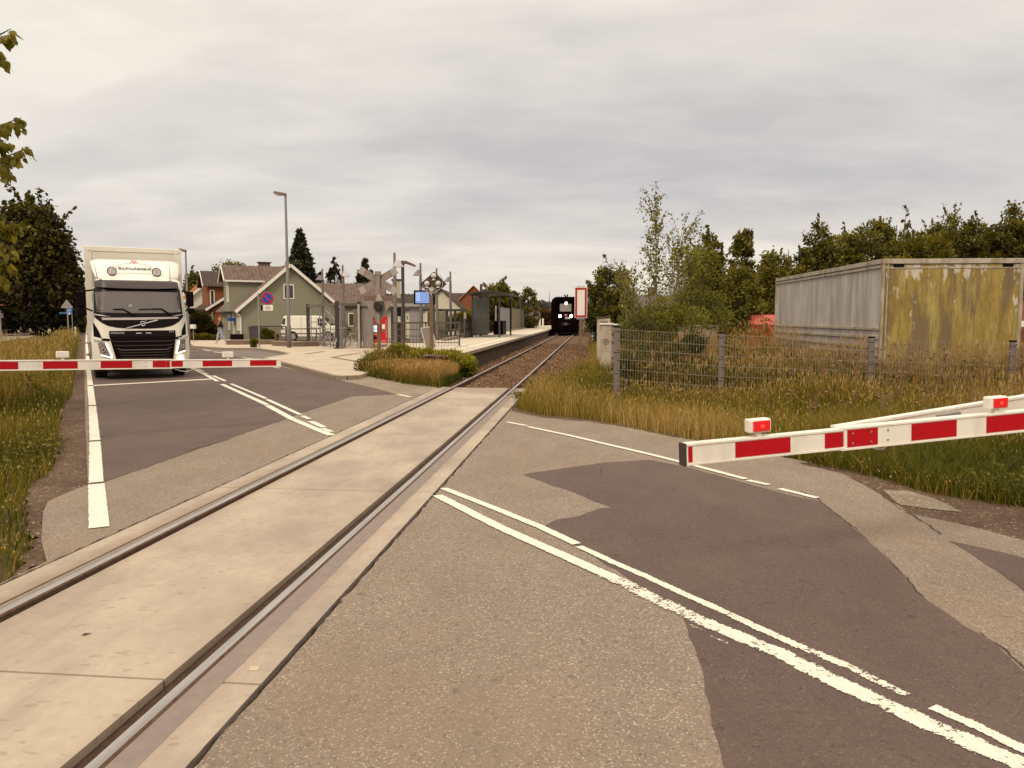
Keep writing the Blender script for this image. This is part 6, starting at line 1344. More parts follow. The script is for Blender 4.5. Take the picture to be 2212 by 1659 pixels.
# white house with orange roof
O = P(446, 700, 88.); wh = thing('white_house', 'white rendered house with an orange tiled roof between the truck and the brick house', 'house', (O[0], O[1], 0), AZR)
mb = MB(); mb.prism([(-2.7, 0), (3.5, 0), (3.5, 2.9), (0, 5.5), (-2.7, 3.2)], 0, 8); mb.build('wall', CREAM, wh)
mb = MB(); ribroof(mb, (0, 5.66), (-3.0, 2.95), -.3, 8.3, .34, .03); ribroof(mb, (0, 5.66), (3.8, 2.7), -.3, 8.3, .34, .03); mb.build('roof', ROOFO, wh)
mb = MB(); mb.beam((0, -.34, 5.58), (-3.05, -.34, 2.85), .05, .26, up=(0,0,1)); mb.build('bargeboard', TRIM, wh)
window(wh, (-1.0, 0, 1.9), .7, .8, 'y'); mb = MB(); mb.box(-.35, .3, 4, 4.6, 5.3, 6.1); mb.build('chimney', M('chimney brick', (.17,.10,.07)), wh)
# long station building with corrugated roof
A = P(672, 700, 62.); rz_ = R(8); sb = thing('station_building', 'long low station building with a brown corrugated roof behind the cycle shelter', 'building', (A[0], A[1], 0), rz_)
Wl = 5.9
mb = MB(); mb.box(.2, Wl-.1, .4, 6, 0, 2.7); mb.build('wall', M('station wall olive', (.24,.21,.15), .9, .06, 2), sb)
mb = MB(); ribroof(mb, (3.4, 4.62), (.0, 2.72), -.2, Wl, .30, .045, sw=True); ribroof(mb, (3.4, 4.62), (6.6, 2.72), -.2, Wl, .30, .045, sw=True); mb.build('roof', ROOFG, sb)
mb = MB(); mb.box(Wl-.1, Wl+3.3, .9, 6, 0, 2.4); mb.build('annex_wall', CREAM, sb); mb = MB(); ribroof(mb, (3.4, 3.75), (.6, 2.45), Wl, Wl+3.6, .30, .045, sw=True); ribroof(mb, (3.4, 3.75), (6.4, 2.45), Wl, Wl+3.6, .30, .045, sw=True); mb.build('annex_roof', ROOFD, sb)
mb = MB(); mb.box(Wl+.55, Wl+1.25, 2.6, 3.4, 3.0, 4.85); ch = mb.build('chimney', M('chimney cream', (.40,.35,.24), .9), sb); mb = MB(); mb.box(Wl+.48, Wl+1.32, 2.53, 3.47, 4.85, 4.97); mb.build('chimney_cap', ROOFD, ch)
for x in (1.5, 3.4): window(sb, (x, .39, 1.0), 1.0, 1.1, 'y', mull=1)
# cream gable, tiled wing, orange gable
def gable(name, label, pxpeak, Y, zpk, wl, wr, ze, depth, wm_, rm, rz=0, win=None):
    O = P(pxpeak, 700, Y); r = thing(name, label, 'house', (O[0], O[1], 0), rz)
    mb = MB(); mb.prism([(-wl, 0), (wr, 0), (wr, ze), (0, zpk-.12), (-wl, ze)], 0, depth); mb.build('wall', wm_, r)
    mb = MB(); ribroof(mb, (0, zpk), (-wl-.3, ze-.15), -.25, depth+.2, .35, .03); ribroof(mb, (0, zpk), (wr+.3, ze-.15), -.25, depth+.2, .35, .03); mb.build('roof', rm, r)
    if win: window(r, win, 1.0, 1.5, 'y')
    return r
gable('cream_house', 'cream painted gable house behind the diamond signal', 954, 76, P(0, 624, 76)[2], 2.0, 2.0, 2.6, 8, CREAM, ROOFD)
r = gable('orange_house', 'orange brick gable house with dark roof beyond the platform shelter', 1023, 96, P(0, 616.5, 96)[2], 2.2, 2.2, 3.4, 7, BRICK, ROOFD, win=(.45, 0, 2.4))
MATS['orange brick'] = M('orange brick', (.36, .125, .035), .9, .1, 5); r.children[0].data.materials[0] = MATS['orange brick']
mb = MB(); ribroof(mb, (3.5, P(0, 631, 96)[2]), (0, 2.4), -6.0, -1.2, .34, .03, sw=True); mb.build('wing_roof', ROOFD, r); mb = MB(); mb.box(-5.8, -2.2, .3, 5, 0, 2.6); mb.build('wing_wall', MATS['orange brick'], r)
Y0 = 46.; A = P(1312, 700, Y0); dk = thing('dark_house', 'dark timber house with a low grey roof behind the birch on the right', 'house', (A[0], A[1], 0), R(3))
mb = MB(); mb.box(.3, 4.6, .5, 6, 0, P(0, 665, 46)[2]); mb.build('wall', M('dark timber', (.035,.024,.024), .8, .15, 3), dk)
zr, ze = P(0, 636, 48)[2], P(0, 664, 46)[2]; mb = MB(); ribroof(mb, (3.2, zr), (0, ze), -.2, 5.0, .4, .02, sw=True); ribroof(mb, (3.2, zr), (6.4, ze), -.2, 5.0, .4, .02, sw=True); mb.build('roof', M('roof slate', (.10,.075,.065), .8, .1, 3), dk)
mb = MB(); mb.prism([(0, ze), (5.0, ze), (5.0, ze+.02), (0, ze+.02)], -.1, 0); mb.build('gutter', DARKPOLE, dk)
window(dk, (1.0, .49, .5), .8, 1.3, 'y', pane=GLASSDK)
mb = MB(); mb.box(3.2, 3.7, 3.0, 3.5, zr-.3, zr+.5); mb.build('chimney', M('chimney brick', (.17,.10,.07)), dk)

# ------------------------------------------------------------------ person
def skin(name, pts, edges, rad, mat, parent, roots=(0,), sub=2):
    me = bpy.data.meshes.new(name); me.from_pydata(pts, edges, []); o = bpy.data.objects.new(name+'_t', me); COL.objects.link(o)
    o.modifiers.new('s', 'SKIN'); 
    for i, r in enumerate(rad): me.skin_vertices[0].data[i].radius = (r, r) if not isinstance(r, tuple) else r
    for i in roots: me.skin_vertices[0].data[i].use_root = True
    s_ = o.modifiers.new('u', 'SUBSURF'); s_.levels = sub; s_.render_levels = sub
    bpy.context.view_layer.update(); m2 = bpy.data.meshes.new_from_object(o.evaluated_get(bpy.context.evaluated_depsgraph_get())); bpy.data.objects.remove(o)
    m2.materials.clear(); m2.materials.append(mat); m2.polygons.foreach_set('use_smooth', [True]*len(m2.polygons)); q_ = bpy.data.objects.new(name, m2); COL.objects.link(q_)
    if parent: q_.parent = parent
    return q_
def person():
    X0, Y0 = G(477.5, 743, .1); root = thing('person', 'person in black jacket and light jeans walking past the green house', 'person', (X0, Y0, .1), R(-62))
    # faces -y in local space ; mid stride
    SK = M('skin', (.50,.30,.22), .6, .05); JK = M('black jacket', (.012,.007,.008), .85, .1); JN = M('light jeans', (.30,.34,.42), .85, .1, 10); HR = M('reddish hair', (.34,.12,.05), .7, .2, 14); SH = M('pale pink shoes', (.62,.46,.42), .6, .1)
    P_ = dict(pel=(0,0,.93), chest=(0,-.02,1.22), neck=(0,-.02,1.42), head=(0,-.04,1.52), top=(0,-.03,1.64), lsh=(-.17,-.01,1.37), lel=(-.23,.06,1.12), lwr=(-.24,-.02,.90), lha=(-.24,-.04,.83), rsh=(.17,-.01,1.37), rel=(.22,.10,1.13), rwr=(.24,.04,.91), rha=(.24,.02,.84),
        lhip=(-.09,0,.90), lkn=(-.10,-.16,.52), lan=(-.10,-.22,.10), lft=(-.10,-.36,.04), rhip=(.09,0,.90), rkn=(.09,.06,.50), ran=(.09,.30,.14), rft=(.09,.20,.04))
    k = list(P_); ix = {n_: i for i, n_ in enumerate(k)}; E_ = [('pel','chest'),('chest','neck'),('neck','head'),('head','top'),('chest','lsh'),('lsh','lel'),('lel','lwr'),('lwr','lha'),('chest','rsh'),('rsh','rel'),('rel','rwr'),('rwr','rha'),('pel','lhip'),('lhip','lkn'),('lkn','lan'),('lan','lft'),('pel','rhip'),('rhip','rkn'),('rkn','ran'),('ran','rft')]
    rad = dict(pel=.12, chest=.13, neck=.05, head=.082, top=.062, lsh=.055, lel=.042, lwr=.03, lha=.035, rsh=.055, rel=.042, rwr=.03, rha=.035, lhip=.085, lkn=.055, lan=.038, lft=.035, rhip=.085, rkn=.055, ran=.038, rft=.035)
    pts = [P_[n_] for n_ in k]; ed = [(ix[a], ix[b]) for a, b in E_]; rr = [rad[n_] for n_ in k]; roots = [0]
    for hand, s_ in (('lha', -1), ('rha', 1)):
        h = P_[hand]
        for i, (dy, L_) in enumerate(((-.028, .065), (-.010, .075), (.008, .07), (.026, .055))):
            b0 = len(pts); pts += [(h[0], h[1]+dy, h[2]-.02), (h[0]-s_*.005, h[1]+dy, h[2]-.02-L_*.6), (h[0]-s_*.02, h[1]+dy-.005, h[2]-.02-L_)]; ed += [(b0, b0+1), (b0+1, b0+2)]; rr += [.0095, .0085, .007]; roots.append(b0)
        b0 = len(pts); pts += [(h[0], h[1]-.03, h[2]+.015), (h[0]-s_*.01, h[1]-.055, h[2]-.015), (h[0]-s_*.015, h[1]-.06, h[2]-.04)]; ed += [(b0, b0+1), (b0+1, b0+2)]; rr += [.011, .010, .008]; roots.append(b0)
    body = skin('body', pts, ed, rr, SK, root, roots)
    mb = MB(); 
    for s_ in (-1, 1): mb.disc((s_*.03, -.118, 1.56), (0,1,0), .009, .01, 8)
    mb.build('eyes', BLACK, body); mb = MB(); mb.tube([(0,-.112,1.57),(0,-.135,1.535)], [.008, .014], 6); mb.build('nose', SK, body); mb = MB(); mb.beam((-.022,-.115,1.495),(.022,-.115,1.495), .006, .008); mb.build('mouth', M('lips', (.35,.12,.10), .6), body)
    def sub_(names, grow, nm, mt, adj=None):
        P2 = {n_: P_[n_] for n_ in names}
        if adj: P2.update(adj)
        kk = list(P2); jx = {n_: i for i, n_ in enumerate(kk)}; e2 = [(jx[a], jx[b]) for a, b in E_ if a in jx and b in jx]
        return skin(nm, [P2[n_] for n_ in kk], e2, [rad.get(n_, .1)*grow+.008 for n_ in kk], mt, root)
    sub_(['pel','chest','lsh','lel','lwr','rsh','rel','rwr'], 1.16, 'jacket', JK, dict(pel=(0,0,.90)))
    sub_(['pel','lhip','lkn','lan','rhip','rkn','ran'], 1.10, 'jeans', JN)
    sub_(['lan','lft'], 1.2, 'shoe', SH, dict(lan=(-.10,-.22,.07))); sub_(['ran','rft'], 1.2, 'shoe', SH, dict(ran=(.09,.28,.09)))
    skin('hair', [(0,.0,1.66),(0,.03,1.56),(0,.06,1.44),(0,-.05,1.665)], [(0,1),(1,2),(0,3)], [.075,.082,.06,.05], HR, root)
person()

# ------------------------------------------------------------------ van and far car
def van():
    Y0 = 54.5; A = P(606, 736, Y0); root = thing('white_van', 'white delivery van parked in front of the green house', 'van', (A[0], A[1], .05), R(4))
    Lv = 4.25; prof_ = [(.05,.40),(.02,.75),(.10,1.20),(.22,1.72),(.35,1.80),(2.55,1.80),(2.85,1.74),(3.55,1.12),(4.05,.98),(4.2,.78),(4.22,.42),(4.1,.32),(.2,.32)]
    mb = MB(); mb.prism(prof_, 0, 1.72); mb.build('body', WHITE, root, bevel=.05, seg=3)
    for x in (.85, 3.35):
        mb = MB(); mb.tube([(x, -.015, .32), (x, .22, .32)], .31, 22); w_ = mb.build('wheel', RUBBER, root); mb = MB(); mb.tube([(x, -.03, .32), (x, .0, .32)], .20, 14); mb.build('rim', STEEL, w_)
        mb = MB(); mb.tube([(x, -.006, .34), (x, .05, .34)], .37, 20); mb.build('wheel_arch', BLACK, root)
    mb = MB(); mb.prism([(2.62,1.12),(2.62,1.64),(2.86,1.62),(3.32,1.15)], -.008, .0); mb.build('side_window', GLASSDK, root)
    mb = MB(); mb.prism([(2.95,1.70),(3.0,1.70),(3.62,1.13),(3.5,1.13)], -.006, 1.5); mb.build('windscreen', GLASSDK, root)
    mb = MB(); mb.prism([(.12,1.20),(.22,1.62),(.38,1.62),(.34,1.16)], -.008, .0); mb.build('rear_window', GLASSDK, root)
    mb = MB(); mb.prism([(.03,.80),(.07,1.05),(.18,1.05),(.16,.80)], -.012, .0); mb.build('tail_light', M('tail red', (.35,.03,.02), .3), root)
    mb = MB(); mb.box(.03, 4.2, -.01, .0, .50, .58); mb.build('side_strip', M('strip dark', (.08,.06,.055), .6), root)
    for x in (1.45, 2.55): mb = MB(); mb.box(x, x+.015, -.006, .0, .45, 1.7); mb.build('door_seam', M('strip dark', (.08,.06,.055)), root)
    mb = MB(); mb.box(2.75, 2.9, -.2, -.01, 1.08, 1.25); mb.build('side_mirror', BLACK, root, bevel=.02)
van()
def car():
    X0, Y0 = G(61, 713); root = thing('parked_car', 'silver car parked in front of the olive shed on the far left gravel yard', 'car', (X0, Y0, 0), R(27))
    S_ = M('car silver', (.42,.40,.40), .3, .04, 2, coat=.5); mb = MB(); vs = []; prof_ = [(.0,.35,.86),(.0,.75,.90),(.12,.98,.88),(.45,1.05,.86),(.85,1.42,.68),(1.6,1.48,.66),(2.4,1.42,.68),(3.1,1.0,.84),(4.0,.80,.86),(4.2,.40,.84)]
    n = len(prof_)
    for y, z, hw in prof_: vs += [(-hw, y, z), (hw, y, z)]
    base = len(vs)
    for y, z, hw in prof_: vs += [(-.86, y, .28), (.86, y, .28)]
    fs = [(2*i, 2*i+1, 2*i+3, 2*i+2) for i in range(n-1)] + [(base+2*i, base+2*i+2, base+2*i+3, base+2*i+1) for i in range(n-1)] + [(2*i, 2*i+2, base+2*i+2, base+2*i) for i in range(n-1)] + [(2*i+1, base+2*i+1, base+2*i+3, 2*i+3) for i in range(n-1)] + [(0, base, base+1, 1), (2*n-2, 2*n-1, base+2*n-1, base+2*n-2)]
    mb.add(vs, fs); mb.build('body', S_, root, bevel=.04)
    mb = MB(); mb.add([(-.62,.47,1.09),(.62,.47,1.09),(.54,.80,1.39),(-.54,.80,1.39),(-.62,.52,1.07),(.62,.52,1.07),(.54,.85,1.37),(-.54,.85,1.37)],[(0,1,2,3),(7,6,5,4),(0,4,5,1),(1,5,6,2),(2,6,7,3),(3,7,4,0)]); mb.build('rear_window', GLASSDK, root)
    for s_ in (-1, 1): mb = MB(); mb.box(s_*.62-.14, s_*.62+.14, -.02, .06, .74, .88); mb.build('tail_light', M('tail red', (.35,.03,.02)), root)
    mb = MB(); mb.box(-.26, .26, -.03, .0, .60, .72); mb.build('number_plate', SIGNWHITE, root); mb = MB(); mb.box(-.84, .84, -.02, .1, .26, .45); mb.build('bumper', BLACK, root)
    for x in (-.72, .72):
        for y in (.75, 3.4): mb = MB(); mb.tube([(x-.1, y, .31), (x+.1, y, .31)], .31, 16); mb.build('wheel', RUBBER, root)
car()
# ------------------------------------------------------------------ far left yard
SHED = M('shed olive', (.17,.15,.085), .9, .08, 2)
X0, Y0 = G(50, 709.5); sh = thing('olive_shed', 'olive green boarded shed behind the silver car', 'shed', (X0, Y0, 0))
k = F/Y0; zt = P(0, 675.5, Y0)[2]; mb = MB(); mb.box(-16/k, 17/k, 0, 4, 0, zt); mb.build('wall', SHED, sh); mb = MB(); mb.box(-17/k, 18/k, -.3, 4.3, zt, zt+.2); mb.build('roof', M('shed roof', (.13,.11,.08), .9), sh)
planks('front_boards', sh, 0/k, 32/k, -1.0, 0, P(0, 680, Y0)[2], M('shed boards', (.22,.18,.10), .9, .1), .5)
mb = MB(); mb.disc((-9/k, -.05, zt-.5), (0,1,0), .16, .06, 10); mb.build('lamp', SIGNWHITE, sh)
X0, Y0 = G(-5, 709.5); fe = thing('picket_fence', 'pale green picket fence at the far left edge', 'fence', (X0, Y0, 0)); k = F/Y0
for i in range(6): mb = MB(); x = i*5.2/k; mb.box(x-.09, x+.09, -.09, .09, 0, P(0, 689, Y0)[2]); mb.build('post', M('fence pale green', (.20,.19,.13), .9), fe)
for i in range(5): planks('panel', fe, (i*5.2)/k+.12, ((i+1)*5.2)/k-.12, .0, .1, P(0, 693, Y0)[2]-.1, MATS['fence pale green'], .2)
def boulder(px, py, w_, h_, label):
    X0, Y0 = G(px, py); k = F/Y0; import bmesh as bmh
    bm = bmh.new(); bmh.ops.create_icosphere(bm, subdivisions=3, radius=1)
    r = random.Random(px)
    off = [r.uniform(0, 9) for _ in range(3)]
    for v in bm.verts:
        n_ = 1 + .12*math.sin(v.co.x*2.3+off[0]) + .10*math.sin(v.co.y*3.1+off[1]) + .08*math.sin(v.co.z*4+v.co.x*2+off[2]); v.co *= n_; v.co.x *= w_/2/k; v.co.y *= w_/2.4/k; v.co.z *= h_*.62/k
    me = bpy.data.meshes.new('boulder'); bm.to_mesh(me); bm.free(); me.materials.append(M('boulder stone', (.30,.23,.17), .9, .2, 2, bump=.03)); me.polygons.foreach_set('use_smooth', [True]*len(me.polygons))
    o = bpy.data.objects.new('boulder', me); COL.objects.link(o); o.location = (X0, Y0, h_*.35/k); tag(o, label, 'boulder', 'boulders edging the gravel yard')
boulder(55, 718.5, 20, 10, 'rounded pale boulder directly in front of the silver car'); boulder(16, 714, 12, 8, 'smaller boulder right of the thin post at the far left edge'); boulder(6, 717, 14, 11, 'larger boulder at the far left edge behind the thin post')
X0, Y0 = G(3, 733); root = thing('thin_post', 'thin grey post carrying a small box at the far left edge', 'post', (X0, Y0, 0)); mb = MB(); mb.tube([(0,0,0),(0,0,P(0, 671, Y0)[2])], .06, 8); mb.build('pole', STEEL, root); mb = MB(); mb.box(.02, .22, -.08, .08, P(0,687,Y0)[2], P(0,677,Y0)[2]); mb.build('box', GREYPOLE, root)
def tri(px, apex, base, w_, Y0, label, blue=False):
    A = P(px, apex, Y0); root = thing('warning_sign', label, 'road sign', (A[0], A[1], 0), 0, 'triangular signs seen from behind'); zb = P(px, base, Y0)[2]; k = F/Y0; h_ = w_/2/k
    mb = MB(); mb.tube([(0,.05,0),(0,.05,A[2]-.1)], .05, 8); mb.build('pole', STEEL, root)
    mb = MB(); mb.prism([(0, A[2]), (h_, zb+.06), (h_-.06, zb), (-h_+.06, zb), (-h_, zb+.06)], -.02, .0); mb.build('board', M('sign back pale', (.27,.235,.21), .5, .05), root)
    mb = MB(); mb.box(-h_*.5, h_*.5, -.05, -.02, zb+.25, zb+.30); mb.build('brace', STEEL, root)
tri(126, 658.7, 673.7, 19, 83, 'smaller left triangular road sign seen from behind, left of the blue sign')
tri(143.8, 647, 665.5, 26, 60, 'larger right triangular road sign seen from behind, in front of the blue sign')
A = P(150, 680, 72); root = thing('blue_sign', 'blue direction sign with white marks below the larger triangular sign', 'road sign', (A[0], 72, 0)); zq = lambda py: P(0, py, 72)[2]; k = F/72
BL = M('sign blue pale', (.03,.17,.50), .4, .04)
for x in (-.22, .22): mb = MB(); mb.tube([(x,.04,0),(x,.04,zq(666))], .035, 8); mb.build('pole', STEEL, root)
mb = MB(); mb.box(-5.5/k, 5.5/k, -.02, .0, zq(679.5), zq(666)); bd = mb.build('board', BL, root)
mb = MB(); mb.prism([(-.1, zq(679)), (.0, zq(674)), (.1, zq(679))], -.03, -.021); mb.build('arrow', SIGNWHITE, bd); mb = MB(); mb.beam((-.15, -.026, zq(672.5)), (.15, -.026, zq(669)), .01, .05); mb.build('stripe', SIGNWHITE, bd)
mb = MB(); mb.box(-22/k, -6/k, .02, .04, zq(678), zq(674)); mb.build('side_board', M('sign blue dark', (.05,.10,.22), .5), root)
def marker(px, base, top, Y0, label):
    A = P(px, base, Y0); root = thing('marker_post', label, 'marker post', (A[0], Y0, -.05), 0, 'white reflector posts beside the road'); zt = P(px, top, Y0)[2]+.05
    mb = MB(); mb.tube([(0,0,0),(0,0,zt-.06),(.02,0,zt)], [.07, .07, .045], 10); mb.build('body', SIGNWHITE, root); mb = MB(); mb.box(-.03, .03, -.08, -.065, zt-.3, zt-.16); mb.build('reflector', GREYPOLE, root)
marker(163, 721, 706.5, 60, 'nearest white reflector post in the grass left of the truck'); marker(168.5, 704, 696, 90, 'middle white reflector post left of the truck'); marker(171.5, 702, 694.5, 104, 'farthest small white reflector post left of the truck')
A = P(6, 655, 70); root = thing('roofed_kiosk', 'corner of a small orange tiled roof at the far left edge', 'building', (A[0]-4.8, 70, 0)); mb = MB(); mb.add([(-3,0,P(0,658,70)[2]),(2.5,0,P(0,658.5,70)[2]),(.9,2,P(0,647,70)[2]),(-3,2,P(0,647,70)[2]),(-3,4,P(0,658,70)[2]),(2.5,4,P(0,658,70)[2])],[(0,1,2,3),(3,2,5,4),(1,5,2),(0,4,5,1),(0,3,4)]); mb.build('roof', ROOFO, root); mb = MB(); mb.box(-2.8, 1.5, .4, 3.6, 0, P(0,658,70)[2]-.05); mb.build('wall', M('kiosk wall', (.15,.12,.09), .9), root)
# far road and bank
mb = MB(); v = [P(96,703,165)[:2]+(-.04,), P(180,703,165)[:2]+(-.04,), P(178,681,420), P(112,681,420)]; mb.add(v, [(0,1,2,3)]); o = mb.build('bank', M('far meadow', (.10,.085,.02), .95, .2, .05)); tag(o, kind='structure')
mb = MB(); v = [P(137,700.5,165), P(161,700.5,165), P(163.5,682,415), P(157,682,415)]; mb.add([(x, y, z+.12) for x, y, z in v], [(0,1,2,3)]); o = mb.build('far_road', MID_ASPH); tag(o, kind='structure')

# ------------------------------------------------------------------ street things by the houses
X0, Y0 = G(548, 739, .1); root = thing('wheelie_bin', 'dark wheeled rubbish bin behind the rod fence at the green house', 'bin', (X0, 53.0, .05)); root.location.x = P(548, 700, 53)[0]
mb = MB(); mb.add([(-.30,0,.1),(.30,0,.1),(.30,.5,.1),(-.30,.5,.1),(-.36,-.05,1.0),(.36,-.05,1.0),(.36,.6,1.0),(-.36,.6,1.0)],[(0,3,2,1),(4,5,6,7),(0,1,5,4),(1,2,6,5),(2,3,7,6),(3,0,4,7)]); mb.build('body', M('bin grey', (.05,.042,.04), .6), root, bevel=.02); mb = MB(); mb.box(-.38, .38, -.09, .62, 1.0, 1.07); mb.build('lid', M('bin lid', (.07,.06,.06), .5), root, bevel=.02); mb = MB(); mb.tube([(-.38,.52,.12),(-.30,.52,.12)], .12, 14); mb.build('wheel', RUBBER, root); mb = MB(); mb.tube([(.30,.52,.12),(.38,.52,.12)], .12, 14); mb.build('wheel', RUBBER, root)
X0, Y0 = G(512, 734, .1); root = thing('planter_box', 'long black planter box at the steps of the green house', 'planter', (X0, Y0, .1)); mb = MB(); mb.box(-.45, .45, -.15, .15, 0, .38); mb.build('box', BLACK, root, bevel=.02); mb = MB(); mb.box(-.47, .47, -.17, .17, .38, .43); mb.build('rim', M('planter rim', (.03,.022,.02), .7), root)
A = P(417.5, 715, 52); root = thing('mailbox', 'small white mailbox on a post right of the truck', 'mailbox', (A[0], 52, .05)); mb = MB(); mb.tube([(0,0,0),(0,0,.95)], .03, 8); mb.build('post', STEEL, root); mb = MB(); mb.box(-.14, .14, -.18, .18, .92, 1.2); mb.build('box', SIGNWHITE, root, bevel=.02)
def lowwall(px0, px1, py0, py1, label):
    a, b = G(px0, py0, .1), G(px1, py1, .1); root = thing('low_stone_wall', label, 'wall', (a[0], a[1], .1)); mb = MB(); mb.beam((0,0,.12), (b[0]-a[0], b[1]-a[1], .12), .3, .26); mb.build('wall', M('wall stone', (.17,.11,.075), .9, .25, 4), root, bevel=.02); mb = MB(); mb.beam((0,0,.26), (b[0]-a[0], b[1]-a[1], .26), .34, .05); mb.build('coping', M('wall coping', (.26,.20,.15), .9, .15, 4), root)
lowwall(489, 594, 745, 744, 'low stone kerb wall in front of the green house'); lowwall(592, 640, 747, 749, 'short low stone block left of the tall street lamp'); lowwall(636, 688, 749, 748, 'low pale stone edge right of the tall street lamp')
bush('small_shrub', 'small wild shrub growing at the kerb left of the no parking sign', 'shrub', [(*G(548, 751, .1), .25), (*G(551, 751, .1), .45), (*G(546, 751, .1), .4)], [.2, .2, .15], L_BRIGHT, 900, .07, 50, stems=True)
def tree_at(name, label, px, top, Y0, wpx, mat, **k):
    A = P(px, top, Y0); return tree(name, label, k.pop('cat', 'tree'), A[0], Y0, A[2]+.05, wpx/ppm(Y0), mat, **k)
bush('tall_weeds', 'tall green weeds behind the no parking sign pole', 'weeds', [P(570, 725, 50), P(572, 715, 50), P(590, 728, 50), P(582, 722, 50)], [.35, .3, .4, .35], L_OLIVE, 2200, .09, 51)
bush('dark_hedge', 'dark round hedge between the truck and the brick house', 'hedge', [P(x, y, 60) for x, y in ((418,690),(430,685),(440,695),(425,705),(445,708),(412,705),(434,715),(450,715))], [.75]*8, L_DARK, 9000, .14, 52)
bush('flower_bed', 'low green garden plants in front of the brick house', 'garden plants', [P(x, y, 55) for x, y in ((418,727),(430,729),(442,728),(452,730),(424,731),(462,733))], [.35]*6, L_OLIVE, 3500, .1, 53)

# ------------------------------------------------------------------ trees
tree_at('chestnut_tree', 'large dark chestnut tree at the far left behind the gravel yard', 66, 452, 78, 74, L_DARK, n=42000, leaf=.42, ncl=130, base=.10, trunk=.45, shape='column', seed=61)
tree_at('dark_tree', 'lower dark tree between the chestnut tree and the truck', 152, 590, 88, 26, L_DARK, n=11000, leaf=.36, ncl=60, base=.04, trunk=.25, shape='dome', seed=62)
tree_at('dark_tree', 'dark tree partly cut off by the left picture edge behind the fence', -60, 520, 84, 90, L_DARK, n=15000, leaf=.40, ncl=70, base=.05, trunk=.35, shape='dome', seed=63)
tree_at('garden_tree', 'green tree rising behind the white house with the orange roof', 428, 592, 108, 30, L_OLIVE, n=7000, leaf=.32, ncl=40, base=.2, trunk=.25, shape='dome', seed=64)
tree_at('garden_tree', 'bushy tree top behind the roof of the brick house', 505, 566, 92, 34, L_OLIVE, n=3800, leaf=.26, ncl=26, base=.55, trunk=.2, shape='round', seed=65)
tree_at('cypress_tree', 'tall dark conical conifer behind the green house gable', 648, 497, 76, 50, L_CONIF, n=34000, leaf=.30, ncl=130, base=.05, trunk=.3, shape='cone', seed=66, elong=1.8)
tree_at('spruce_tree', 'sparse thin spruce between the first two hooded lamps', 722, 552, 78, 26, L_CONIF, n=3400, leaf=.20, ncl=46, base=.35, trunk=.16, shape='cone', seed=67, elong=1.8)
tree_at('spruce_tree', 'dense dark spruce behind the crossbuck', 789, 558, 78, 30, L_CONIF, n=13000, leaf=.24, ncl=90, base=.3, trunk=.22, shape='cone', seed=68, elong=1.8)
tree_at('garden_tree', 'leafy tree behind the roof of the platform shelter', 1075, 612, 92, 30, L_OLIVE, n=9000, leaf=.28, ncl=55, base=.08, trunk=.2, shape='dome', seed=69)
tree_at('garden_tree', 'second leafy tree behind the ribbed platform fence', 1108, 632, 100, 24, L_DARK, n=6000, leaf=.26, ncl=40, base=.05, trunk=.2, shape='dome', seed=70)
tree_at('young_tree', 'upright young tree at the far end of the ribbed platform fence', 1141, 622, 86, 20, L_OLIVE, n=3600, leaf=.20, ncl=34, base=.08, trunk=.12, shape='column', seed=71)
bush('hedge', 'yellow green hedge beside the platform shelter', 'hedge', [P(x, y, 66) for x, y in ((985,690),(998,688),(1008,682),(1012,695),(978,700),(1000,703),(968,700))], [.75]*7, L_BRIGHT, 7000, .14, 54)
bush('hedge', 'orange brown hedge between the platform fence and the train', 'hedge', [P(x, y, 125) for x, y in ((1160,680),(1168,677),(1176,680),(1184,682),(1192,684),(1166,690),(1180,692),(1155,690))], [1.1]*8, leafmat('autumn hedge leaves', [(0, (.05,.022,.008)), (.6, (.13,.055,.018)), (1, (.16,.12,.03))]), 6000, .25, 55)
